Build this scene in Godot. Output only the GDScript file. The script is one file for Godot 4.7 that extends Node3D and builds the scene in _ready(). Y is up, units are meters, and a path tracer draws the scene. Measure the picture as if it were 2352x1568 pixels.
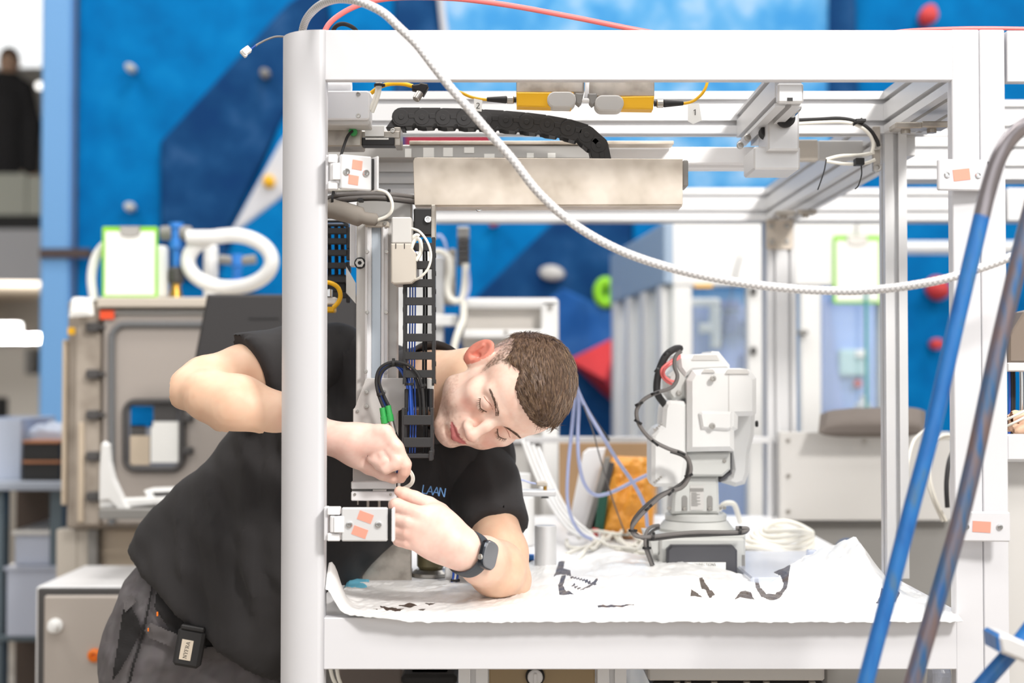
extends Node3D
# A young technician leans into a white aluminium machine frame in a workshop hall with a painted climbing wall.
const F := 3267.0
const EYE := Vector3(0, 1.307, 0)
const TILT := 0.0244
var taken := {}
var mats := {}
var screw_mesh: ArrayMesh


func _ready():
	# camera, exposure, sky
	var cam := Camera3D.new()
	cam.name = "camera"
	cam.position = EYE
	cam.rotation = Vector3(TILT, 0, 0)
	var ca := CameraAttributesPhysical.new()
	ca.frustum_focal_length = 50.0
	ca.frustum_focus_distance = 2.25
	ca.exposure_aperture = 2.4
	cam.attributes = ca
	add_child(cam)
	cam.fov = 2.0 * rad_to_deg(atan(784.0 / F))
	cam.near = 0.05
	cam.far = 100.0
	cam.current = true
	var we := WorldEnvironment.new()
	we.name = "environment"
	var e := Environment.new()
	e.background_mode = Environment.BG_COLOR
	e.background_color = Color(1.0, 1.0, 1.0)
	e.background_energy_multiplier = 1.6
	e.tonemap_mode = Environment.TONE_MAPPER_LINEAR
	e.tonemap_exposure = 1.03
	e.sdfgi_enabled = true
	e.ssao_enabled = true
	e.ssil_enabled = true
	we.environment = e
	add_child(we)
	make_materials()
	build_lamps()
	build_hall()
	build_climbing_wall()
	build_frame()
	build_rest()


func build_lamps():
	# rows of long ceiling panels, and one large panel tilted towards the bench in front of the machine
	for row in 3:
		for k in 3:
			lamp_panel(Vector3(-3.6 + 3.6 * k, 5.85, 1.0 - 3.2 * row), Vector3(0, -1, 0), Vector2(2.0, 1.2), 6.6, "square white ceiling panel, %s in the row %s" % [["leftmost", "middle one", "rightmost"][k], ["nearest the photographer", "above the machine", "nearest the climbing wall"][row]], "ceiling panels of the hall")
	lamp_panel(Vector3(2.0, 3.9, 0.9), Vector3(-0.46, -0.6, -0.66), Vector2(0.6, 0.6), 17.0, "tilted white work light panel hanging above the machine bench", "")


func lamp_panel(p: Vector3, dir: Vector3, size: Vector2, energy: float, label: String, group: String):
	dir = dir.normalized()
	var up := Vector3(0, 0, -1) if absf(dir.y) > 0.95 else Vector3.UP
	var b := Basis.looking_at(dir, up)
	var o = thing("ceiling_light", label, "light", p, group)
	o.basis = b
	var g := G.new()
	g.obox(Transform3D(Basis(), Vector3(0, 0, 0.04)), Vector3(size.x + 0.08, size.y + 0.08, 0.07), 0.01)
	inst(o, "frame", g.mesh(), mats.white_metal, Transform3D(b, p))
	g = G.new()
	g.obox(Transform3D(Basis(), Vector3(0, 0, 0.0)), Vector3(size.x, size.y, 0.012), 0.002)
	inst(o, "diffuser", g.mesh(), mats.glow, Transform3D(b, p))
	var l := AreaLight3D.new()
	l.name = "lamp"
	l.area_size = size
	l.light_energy = energy
	l.light_color = Color(1.0, 0.985, 0.965)
	l.shadow_enabled = true
	l.set("area_range", 30.0)
	l.set("area_attenuation", 2.0)
	l.position = Vector3(0, 0, -0.015)
	o.add_child(l)


# ---------------------------------------------------------------- geometry helpers

class G:
	var v := PackedVector3Array()
	var n := PackedVector3Array()
	var u := PackedVector2Array()
	var c := PackedColorArray()
	var col := Color.WHITE

	func t3(a: Vector3, b: Vector3, d: Vector3, na: Vector3, nb: Vector3, nd: Vector3, ua := Vector2(), ub := Vector2(), ud := Vector2()):
		if (b - a).cross(d - a).dot(na + nb + nd) > 0.0:
			v.append_array([a, d, b]); n.append_array([na, nd, nb]); u.append_array([ua, ud, ub])
		else:
			v.append_array([a, b, d]); n.append_array([na, nb, nd]); u.append_array([ua, ub, ud])
		c.append_array([col, col, col])

	func tri(a, b, d, out):
		var q: Vector3 = (b - a).cross(d - a)
		if q.length_squared() < 1e-20:
			return
		q = q.normalized()
		if q.dot(out) < 0.0:
			q = -q
		t3(a, b, d, q, q, q)

	func quad(a, b, d, e, out):
		var q: Vector3 = (d - a).cross(e - b)
		if q.length_squared() < 1e-20:
			return
		q = q.normalized()
		if q.dot(out) < 0.0:
			q = -q
		t3(a, b, d, q, q, q, Vector2(0, 0), Vector2(1, 0), Vector2(1, 1))
		t3(a, d, e, q, q, q, Vector2(0, 0), Vector2(1, 1), Vector2(0, 1))

	func obox(t: Transform3D, s: Vector3, bev := 0.0):
		var h := s * 0.5
		bev = minf(bev, minf(h.x, minf(h.y, h.z)) * 0.9)
		var p = func(full: int, sg: Vector3) -> Vector3:
			var q := h - Vector3.ONE * bev
			q[full] = h[full]
			return t * (q * sg)
		for i in 3:
			var j := (i + 1) % 3
			var k := (i + 2) % 3
			for si in [-1.0, 1.0]:
				var a := Vector3.ONE
				a[i] = si
				var out := Vector3.ZERO
				out[i] = si
				var cs := []
				for jk in [Vector2(-1, -1), Vector2(1, -1), Vector2(1, 1), Vector2(-1, 1)]:
					a[j] = jk.x
					a[k] = jk.y
					cs.append(p.call(i, a))
				quad(cs[0], cs[1], cs[2], cs[3], t.basis * out)
				if bev > 0.0:
					for sj in [-1.0, 1.0]:
						var e0 := Vector3.ONE
						e0[i] = si
						e0[j] = sj
						var e1 := e0
						e0[k] = -1.0
						e1[k] = 1.0
						var o2 := Vector3.ZERO
						o2[i] = si
						o2[j] = sj
						quad(p.call(i, e0), p.call(i, e1), p.call(j, e1), p.call(j, e0), t.basis * o2)
		if bev > 0.0:
			for m in 8:
				var sg := Vector3(1 if m & 1 else -1, 1 if m & 2 else -1, 1 if m & 4 else -1)
				tri(p.call(0, sg), p.call(1, sg), p.call(2, sg), t.basis * sg)

	func box(lo: Vector3, hi: Vector3, bev := 0.0):
		obox(Transform3D(Basis(), (lo + hi) * 0.5), (hi - lo).abs(), bev)

	# profile of Vector2(radius, height along the transform's y)
	func lathe(t: Transform3D, prof: Array, seg := 20, smooth := false):
		var nr := []
		for i in prof.size() - 1:
			var e: Vector2 = prof[i + 1] - prof[i]
			nr.append(Vector2(e.y, -e.x).normalized() if e.length() > 1e-9 else Vector2(1, 0))
		for i in prof.size() - 1:
			var n0: Vector2 = nr[i]
			var n1: Vector2 = nr[i]
			if smooth:
				if i > 0:
					n0 = (nr[i] + nr[i - 1]).normalized()
				if i < nr.size() - 1:
					n1 = (nr[i] + nr[i + 1]).normalized()
			for k in seg:
				var a0 := TAU * k / seg
				var a1 := TAU * (k + 1) / seg
				var d0 := Vector3(cos(a0), 0, sin(a0))
				var d1 := Vector3(cos(a1), 0, sin(a1))
				var p0: Vector2 = prof[i]
				var p1: Vector2 = prof[i + 1]
				var A := t * (d0 * p0.x + Vector3(0, p0.y, 0))
				var B := t * (d1 * p0.x + Vector3(0, p0.y, 0))
				var C := t * (d1 * p1.x + Vector3(0, p1.y, 0))
				var D := t * (d0 * p1.x + Vector3(0, p1.y, 0))
				var u0 := float(k) / seg
				var u1 := float(k + 1) / seg
				var m0 := t.basis * (d0 * n0.x + Vector3(0, n0.y, 0))
				var m1 := t.basis * (d1 * n0.x + Vector3(0, n0.y, 0))
				var m2 := t.basis * (d1 * n1.x + Vector3(0, n1.y, 0))
				var m3 := t.basis * (d0 * n1.x + Vector3(0, n1.y, 0))
				if p0.x > 1e-7:
					t3(A, B, C, m0, m1, m2, Vector2(u0, p0.y), Vector2(u1, p0.y), Vector2(u1, p1.y))
				if p1.x > 1e-7:
					t3(A, C, D, m0, m2, m3, Vector2(u0, p0.y), Vector2(u1, p1.y), Vector2(u0, p1.y))

	func along(a: Vector3, b: Vector3) -> Transform3D:
		var y := (b - a).normalized()
		var x := y.cross(Vector3(0, 0, 1) if absf(y.z) < 0.9 else Vector3(1, 0, 0)).normalized()
		return Transform3D(Basis(x, y, x.cross(y)), a)

	func cyl(a: Vector3, b: Vector3, ra: float, rb := -1.0, seg := 18, bev := 0.0):
		if rb < 0.0:
			rb = ra
		var h := (b - a).length()
		bev = minf(bev, minf(ra, rb) * 0.5)
		if bev > 0.0:
			lathe(along(a, b), [Vector2(0, 0), Vector2(ra - bev, 0), Vector2(ra, bev), Vector2(rb, h - bev), Vector2(rb - bev, h), Vector2(0, h)], seg)
		else:
			lathe(along(a, b), [Vector2(0, 0), Vector2(ra, 0), Vector2(rb, h), Vector2(0, h)], seg)

	func ball(t: Transform3D, r: Vector3, rings := 10, seg := 16):
		var pr := []
		for i in rings + 1:
			var a := -PI / 2 + PI * i / rings
			pr.append(Vector2(cos(a), sin(a)))
		lathe(Transform3D(t.basis * Basis.from_scale(r), t.origin), pr, seg, true)

	func spline(pts: Array, sub: int) -> Array:
		var out := []
		for i in pts.size() - 1:
			var p0: Vector3 = pts[maxi(i - 1, 0)]
			var p3: Vector3 = pts[mini(i + 2, pts.size() - 1)]
			for k in sub:
				out.append((pts[i] as Vector3).cubic_interpolate(pts[i + 1], p0, p3, float(k) / sub))
		out.append(pts[-1])
		return out

	func tube(pts: Array, r, seg := 8, sub := 5):
		var q := spline(pts, sub) if sub > 1 else pts
		var cnt := q.size()
		var rings := []
		var side := Vector3.ZERO
		var len := 0.0
		var lens := []
		for i in cnt:
			var tg: Vector3 = ((q[mini(i + 1, cnt - 1)] as Vector3) - q[maxi(i - 1, 0)]).normalized()
			if side == Vector3.ZERO:
				side = tg.cross(Vector3(0, 0, 1) if absf(tg.z) < 0.8 else Vector3(0, 1, 0))
			side = (side - tg * side.dot(tg)).normalized()
			var up := tg.cross(side)
			var rr: float = r if r is float else lerpf(r[0], r[1], float(i) / (cnt - 1)) if r.size() == 2 else r[mini(int(i / float(sub)), r.size() - 1)]
			var ring := []
			for k in seg:
				var a := TAU * k / seg
				var dv := side * cos(a) + up * sin(a)
				ring.append([q[i] + dv * rr, dv])
			rings.append(ring)
			if i > 0:
				len += (q[i] - q[i - 1]).length()
			lens.append(len)
		for i in cnt - 1:
			for k in seg:
				var k2 := (k + 1) % seg
				var A = rings[i][k]
				var B = rings[i][k2]
				var C = rings[i + 1][k2]
				var D = rings[i + 1][k]
				var ua := Vector2(float(k) / seg, lens[i])
				var ub := Vector2(float(k + 1) / seg, lens[i])
				var uc := Vector2(float(k + 1) / seg, lens[i + 1])
				var ud := Vector2(float(k) / seg, lens[i + 1])
				t3(A[0], B[0], C[0], A[1], B[1], C[1], ua, ub, uc)
				t3(A[0], C[0], D[0], A[1], C[1], D[1], ua, uc, ud)
		for e in [0, cnt - 1]:
			var out: Vector3 = (q[0] - q[1]) if e == 0 else (q[cnt - 1] - q[cnt - 2])
			for k in seg:
				tri(q[e], rings[e][k][0], rings[e][(k + 1) % seg][0], out)

	# polygon in the transform's xy plane, front at z = 0, body reaching to z = -depth
	func prism(poly: PackedVector2Array, t: Transform3D, depth: float, bev := 0.0, smooth := false):
		var p := poly.duplicate()
		if Geometry2D.is_polygon_clockwise(p):
			p.reverse()
		var cnt := p.size()
		var ins := PackedVector2Array()
		var pn := PackedVector2Array()
		for i in cnt:
			var e0 := (p[i] - p[(i + cnt - 1) % cnt]).normalized()
			var e1 := (p[(i + 1) % cnt] - p[i]).normalized()
			var m := (Vector2(e0.y, -e0.x) + Vector2(e1.y, -e1.x))
			m = m.normalized() if m.length() > 1e-6 else Vector2(e0.y, -e0.x)
			pn.append(m)
			ins.append(p[i] - m * bev / maxf(0.4, m.dot(Vector2(e0.y, -e0.x))))
		var ix := Geometry2D.triangulate_polygon(ins)
		var fz := t.basis.z
		for i in range(0, ix.size(), 3):
			for zz in [[0.0, 1.0], [-depth, -1.0]]:
				var a := t * Vector3(ins[ix[i]].x, ins[ix[i]].y, zz[0])
				var b := t * Vector3(ins[ix[i + 1]].x, ins[ix[i + 1]].y, zz[0])
				var d := t * Vector3(ins[ix[i + 2]].x, ins[ix[i + 2]].y, zz[0])
				var nn: Vector3 = fz * zz[1]
				t3(a, b, d, nn, nn, nn, ins[ix[i]], ins[ix[i + 1]], ins[ix[i + 2]])
		for i in cnt:
			var j := (i + 1) % cnt
			var e := (p[j] - p[i]).normalized()
			var on := t.basis * Vector3(e.y, -e.x, 0)
			var o0 := t.basis * Vector3(pn[i].x, pn[i].y, 0) if smooth else on
			var o1 := t.basis * Vector3(pn[j].x, pn[j].y, 0) if smooth else on
			var A := t * Vector3(p[i].x, p[i].y, -bev)
			var B := t * Vector3(p[j].x, p[j].y, -bev)
			var C := t * Vector3(p[j].x, p[j].y, -depth + bev)
			var D := t * Vector3(p[i].x, p[i].y, -depth + bev)
			t3(A, B, C, o0, o1, o1)
			t3(A, C, D, o0, o1, o0)
			if bev > 0.0:
				quad(t * Vector3(ins[i].x, ins[i].y, 0), t * Vector3(ins[j].x, ins[j].y, 0), B, A, on + fz)
				quad(t * Vector3(ins[i].x, ins[i].y, -depth), t * Vector3(ins[j].x, ins[j].y, -depth), C, D, on - fz)

	func mesh(off := Vector3.ZERO) -> ArrayMesh:
		if off != Vector3.ZERO:
			for i in v.size():
				v[i] -= off
		var a := []
		a.resize(Mesh.ARRAY_MAX)
		a[Mesh.ARRAY_VERTEX] = v
		a[Mesh.ARRAY_NORMAL] = n
		a[Mesh.ARRAY_TEX_UV] = u
		a[Mesh.ARRAY_COLOR] = c
		var m := ArrayMesh.new()
		m.add_surface_from_arrays(Mesh.PRIMITIVE_TRIANGLES, a)
		return m


# the point that the picture shows at that pixel, at a distance along the hall
func at(px: float, py: float, d: float) -> Vector3:
	var y := (784.0 - py) / F
	var dir := Vector3((px - 1176.0) / F, y * cos(TILT) + sin(TILT), y * sin(TILT) - cos(TILT))
	return EYE + dir * (d / -dir.z)


func path(l: Array, d = 0.0) -> Array:
	var out := []
	for p in l:
		out.append(at(p[0], p[1], p[2] if p.size() > 2 else d))
	return out


# box whose front face covers that rectangle of the picture at distance d
func B(g: G, x0: float, y0: float, x1: float, y1: float, d: float, depth: float, bev := 0.001):
	var a := at(x0, y1, d)
	var b := at(x1, y0, d)
	var k := at((x0 + x1) / 2, (y0 + y1) / 2, d)
	g.box(Vector3(a.x, a.y, -d - depth), Vector3(b.x, b.y, -d), bev)


func slab(g: G, l: Array, d: float, depth: float, bev := 0.001, smooth := false):
	var p := PackedVector2Array()
	for q in l:
		var w := at(q[0], q[1], d)
		p.append(Vector2(w.x, w.y))
	g.prism(p, Transform3D(Basis(), Vector3(0, 0, -d)), depth, bev, smooth)


func rounded(x0: float, y0: float, x1: float, y1: float, r: float, k := 4) -> Array:
	var out := []
	for q in [[x1 - r, y1 - r, 0.0], [x0 + r, y1 - r, 90.0], [x0 + r, y0 + r, 180.0], [x1 - r, y0 + r, 270.0]]:
		for i in k + 1:
			var a := deg_to_rad(q[2] + 90.0 * i / k)
			out.append([q[0] + r * cos(a), q[1] + r * sin(a)])
	return out


# aluminium profile with T slots, w along the side direction and h along up
func profile(g: G, a: Vector3, b: Vector3, up: Vector3, w: float, h: float, sw: Array, sh: Array):
	var z := (b - a).normalized()
	up = (up - z * up.dot(z)).normalized()
	var x := up.cross(z)
	var o := 0.0045
	var dp := 0.011
	var p := PackedVector2Array()
	var hw := w / 2
	var hh := h / 2
	for side in 4:
		var ss: Array = sw if side % 2 == 0 else sh
		var half := hw if side % 2 == 0 else hh
		var off := hh if side % 2 == 0 else hw
		var rot := [0.0, PI / 2, PI, -PI / 2][side] as float
		var loc := [Vector2(-half, -off)]
		for s in ss:
			loc.append_array([Vector2(s - o, -off), Vector2(s - o, -off + dp), Vector2(s + o, -off + dp), Vector2(s + o, -off)])
		for q in loc:
			p.append((q as Vector2).rotated(rot))
	g.prism(p, Transform3D(Basis(x, up, z), b), (b - a).length(), 0.0006)


func numbered(called: String) -> String:
	var k: int = taken.get(called, 0)
	taken[called] = k + 1
	return called if k == 0 else "%s_%03d" % [called, k]


func metas(o: Node, label: String, category: String, group: String):
	o.set_meta("label", label)
	o.set_meta("category", category)
	if group:
		o.set_meta("group", group)


func thing(called: String, label: String, category: String, base: Vector3, group := "") -> Node3D:
	var o := Node3D.new()
	o.name = numbered(called)
	o.position = base
	add_child(o)
	metas(o, label, category, group)
	return o


func part(par: Node3D, called: String, g: G, m: Material, label := "") -> MeshInstance3D:
	var o := MeshInstance3D.new()
	o.name = called
	o.mesh = g.mesh(par.global_position)
	o.material_override = m
	par.add_child(o, true)
	if label:
		o.set_meta("label", label)
	return o


func solo(called: String, label: String, category: String, g: G, m: Material, group := "") -> MeshInstance3D:
	var lo := g.v[0]
	var hi := g.v[0]
	for q in g.v:
		lo = lo.min(q)
		hi = hi.max(q)
	var base := Vector3((lo.x + hi.x) / 2, lo.y, (lo.z + hi.z) / 2)
	var o := MeshInstance3D.new()
	o.name = numbered(called)
	o.mesh = g.mesh(base)
	o.material_override = m
	o.position = base
	add_child(o)
	metas(o, label, category, group)
	return o


func struct(called: String, g: G, m: Material) -> MeshInstance3D:
	var o := MeshInstance3D.new()
	o.name = called
	o.mesh = g.mesh()
	o.material_override = m
	add_child(o)
	o.set_meta("kind", "structure")
	return o


func inst(par: Node3D, called: String, mesh: Mesh, m: Material, t: Transform3D, label := "") -> MeshInstance3D:
	var o := MeshInstance3D.new()
	o.name = called
	o.mesh = mesh
	o.material_override = m
	o.transform = par.global_transform.affine_inverse() * t
	par.add_child(o, true)
	if label:
		o.set_meta("label", label)
	return o


func screw(par: Node3D, p: Vector3, r: float, m: Material = null, b := Basis()):
	if screw_mesh == null:
		var g := G.new()
		g.lathe(Transform3D(Basis(Vector3(1, 0, 0), Vector3(0, 0, 1), Vector3(0, -1, 0)), Vector3.ZERO), [Vector2(1.0, -0.3), Vector2(1.0, 0.35), Vector2(0.86, 0.6), Vector2(0.5, 0.62), Vector2(0.42, 0.2), Vector2(0, 0.2)], 14)
		screw_mesh = g.mesh()
	inst(par, "screw", screw_mesh, m if m else mats.steel, Transform3D(b * Basis.from_scale(Vector3.ONE * r), p))


# ---------------------------------------------------------------- materials

func rgb(h: int) -> Color:
	return Color.hex(h * 256 + 255)


func lin(h: int) -> Color:
	return rgb(h).srgb_to_linear()


func mt(called: String, h: int, rough := 0.5, metal := 0.0) -> StandardMaterial3D:
	var m := StandardMaterial3D.new()
	m.resource_name = called
	m.albedo_color = rgb(h)
	m.roughness = rough
	m.metallic = metal
	mats[called] = m
	return m


func blotch(sd: int, freq: float, stops: Array, size := 256, oct := 4, kind := FastNoiseLite.TYPE_SIMPLEX_SMOOTH) -> ImageTexture:
	var f := FastNoiseLite.new()
	f.seed = sd
	f.noise_type = kind
	f.frequency = freq
	f.fractal_octaves = oct
	var im := f.get_seamless_image(size, size)
	var out := Image.create(size, size, false, Image.FORMAT_RGB8)
	var k := stops.size() - 1
	for y in size:
		for x in size:
			var s := clampf((im.get_pixel(x, y).r - 0.15) / 0.7, 0.0, 0.999) * k
			var i := int(s)
			out.set_pixel(x, y, rgb(stops[i]).lerp(rgb(stops[i + 1]), s - i))
	return ImageTexture.create_from_image(out)


func tri_tex(m: StandardMaterial3D, tex: Texture2D, scale: float):
	m.albedo_color = Color.WHITE
	m.albedo_texture = tex
	m.uv1_triplanar = true
	m.uv1_world_triplanar = true
	m.uv1_scale = Vector3.ONE * scale


func bump(m: StandardMaterial3D, sd: int, freq: float, cm: float, scale: float, size := 256):
	m.heightmap_enabled = true
	m.heightmap_texture = blotch(sd, freq, [0x000000, 0xffffff], size, 3)
	m.heightmap_scale = cm
	m.uv1_triplanar = true
	m.uv1_world_triplanar = true
	m.uv1_scale = Vector3.ONE * scale


func make_materials():
	mt("white_metal", 0xeeeef0, 0.38)
	mt("frame_white", 0xd6d6da, 0.42)
	mt("alu", 0xd9d9da, 0.42, 0.35)
	mt("alu_dark", 0xb9b7b4, 0.4, 0.5)
	mt("cream", 0xc4bcb1, 0.45)
	mt("white_plastic", 0xf0f0ef, 0.35)
	mt("light_grey", 0xc9c7c4, 0.5)
	mt("mid_grey", 0x8d8b88, 0.55)
	mt("dark_grey", 0x4a4848, 0.55)
	mt("black", 0x1d1c1d, 0.5)
	mt("black_rubber", 0x262526, 0.7)
	mt("black_gloss", 0x151518, 0.15)
	mt("steel", 0xb8b4ae, 0.3, 0.9)
	mt("chrome", 0xd8d8d8, 0.15, 1.0)
	mt("brass", 0xc79a4a, 0.3, 0.9)
	mt("salmon", 0xf09a86, 0.7)
	mt("green", 0x2f9d4c, 0.45)
	mt("lime", 0x8fd81a, 0.5)
	mt("yellow", 0xf2b705, 0.45)
	mt("orange", 0xe8781c, 0.5)
	mt("red", 0xd23a3a, 0.5)
	mt("hose_red", 0xf07a78, 0.35)
	mt("blue_tube", 0x2f58b8, 0.2)
	mt("pale_tube", 0xb9c3ea, 0.25)
	mt("blue_plastic", 0x2f7fd6, 0.4)
	mt("paper", 0xfbfbf8, 0.8)
	mt("ink", 0x3a3532, 0.7)
	mt("cable_white", 0xefece2, 0.45)
	mt("cable_grey", 0x6c6866, 0.5)
	mt("beige", 0xcbbba6, 0.6)
	mt("cardboard", 0xa98a68, 0.8)
	mt("navy_cloth", 0x3b3a3c, 0.9)
	var w: StandardMaterial3D = mt("stainless", 0xcfc4b6, 0.4, 0.25)
	tri_tex(w, blotch(3, 0.012, [0xbcb0a2, 0xcfc4b6, 0xd8cdc0, 0xe2d8cb]), 3.0)
	w = mt("stainless_grey", 0xb0aaa2, 0.36, 0.6)
	tri_tex(w, blotch(5, 0.02, [0x9b948b, 0xb3aca3, 0xbdb6ad]), 4.0)
	w = mt("cabinet", 0xa79b8e, 0.5)
	tri_tex(w, blotch(7, 0.02, [0x988d81, 0xa99e92, 0xb3a89c]), 1.5)
	w = mt("concrete", 0xb5aa9d, 0.6)
	tri_tex(w, blotch(9, 0.03, [0x8f867b, 0x9c9388, 0xa89f94]), 0.5)
	mt("wall_paint", 0xb9b5ae, 0.9)
	mt("ceiling_paint", 0x8f8f90, 0.9)
	w = mt("wall_blue", 0x0079c4, 0.75)
	tri_tex(w, blotch(11, 0.02, [0x0067a8, 0x006eb0, 0x0073b6, 0x067bbd]), 0.7)
	bump(w, 12, 0.2, 0.15, 0.7)
	w = mt("wall_navy", 0x184b88, 0.75)
	tri_tex(w, blotch(13, 0.02, [0x113a6c, 0x144070, 0x1a4879, 0x2c5585]), 0.7)
	w = mt("wall_mid", 0x2f68b2, 0.75)
	tri_tex(w, blotch(14, 0.02, [0x255a9f, 0x2d63a9, 0x3c70b3]), 0.7)
	w = mt("wall_sky", 0x4ba0dc, 0.75)
	tri_tex(w, blotch(15, 0.02, [0x4596d4, 0x66aadd, 0x9cc3e6]), 0.7)
	for k in ["wall_blue", "wall_navy", "wall_mid", "wall_sky"]:
		mats[k].metallic_specular = 0.2
	mt("wall_edge", 0x6fa3d8, 0.75)
	mt("wall_white", 0xcfd0d6, 0.75)
	mt("wall_red", 0x9c2038, 0.75)
	mt("wall_brown", 0x4a3e3e, 0.8)
	var gl := mt("glow", 0xffffff, 0.5)
	gl.emission_enabled = true
	gl.emission = Color(1, 0.99, 0.97)
	gl.emission_energy_multiplier = 2.0
	var p := mt("glass", 0xdff0f2, 0.05)
	p.transparency = BaseMaterial3D.TRANSPARENCY_ALPHA
	p.albedo_color = Color(0.85, 0.95, 0.97, 0.12)
	p = mt("clear_box", 0xd6dbe6, 0.2)
	p.transparency = BaseMaterial3D.TRANSPARENCY_ALPHA
	p.albedo_color = Color(0.82, 0.85, 0.92, 0.55)

# ---------------------------------------------------------------- the hall

func build_hall():
	var g := G.new()
	g.box(Vector3(-9, -0.2, -14), Vector3(8, 0, 6))
	struct("floor", g, mats.concrete)
	g = G.new()
	g.box(Vector3(-9, 6.0, -14), Vector3(8, 6.2, 6))
	struct("ceiling", g, mats.ceiling_paint)
	g = G.new()
	g.box(Vector3(-9.2, 0, -14), Vector3(-9, 6, 6))
	struct("wall_left", g, mats.wall_paint)
	g = G.new()
	g.box(Vector3(8, 0, -14), Vector3(8.2, 6, 6))
	struct("wall_right", g, mats.wall_paint)
	g = G.new()
	# glazed hall front with tall open bays behind the photographer
	g.box(Vector3(-9, 0, 6), Vector3(8, 0.9, 6.2))
	g.box(Vector3(-9, 5.6, 6), Vector3(8, 6, 6.2))
	for k in 7:
		g.box(Vector3(-9 + 2.78 * k, 0.9, 6), Vector3(-8.7 + 2.78 * k, 5.6, 6.2))
	struct("wall_front", g, mats.wall_paint)
	# the rear wall with a window opening above the mezzanine
	g = G.new()
	g.box(Vector3(-9, 0, -14), Vector3(8, 4.3, -13.8))
	g.box(Vector3(-9, 4.3, -14), Vector3(-7.2, 6, -13.8))
	g.box(Vector3(-4.47, 4.3, -14), Vector3(8, 6, -13.8))
	g.box(Vector3(-7.2, 5.6, -14), Vector3(-4.47, 6, -13.8))
	struct("wall_rear", g, mats.wall_paint)
	var o := Node3D.new()
	o.name = "window_1"
	o.set_meta("kind", "structure")
	o.position = Vector3(-5.8, 4.3, -13.9)
	add_child(o)
	g = G.new()
	for x in [-7.2, -6.25, -5.35, -4.47]:
		g.box(Vector3(x - 0.03, 4.3, -13.96), Vector3(x + 0.03, 5.6, -13.86))
	for y in [4.3, 5.6]:
		g.box(Vector3(-7.2, y - 0.03, -13.96), Vector3(-4.47, y + 0.03, -13.86))
	part(o, "window_frame", g, mats.white_metal)
	g = G.new()
	g.box(Vector3(-7.2, 4.3, -13.92), Vector3(-4.47, 5.6, -13.91))
	part(o, "pane", g, mats.glass)
	# mezzanine seen past the end of the climbing wall
	g = G.new()
	g.box(Vector3(-9, 2.05, -13.8), Vector3(-3.0, 2.3, -11.0), 0.0)
	struct("floor_mezzanine", g, mats.beige)


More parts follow.
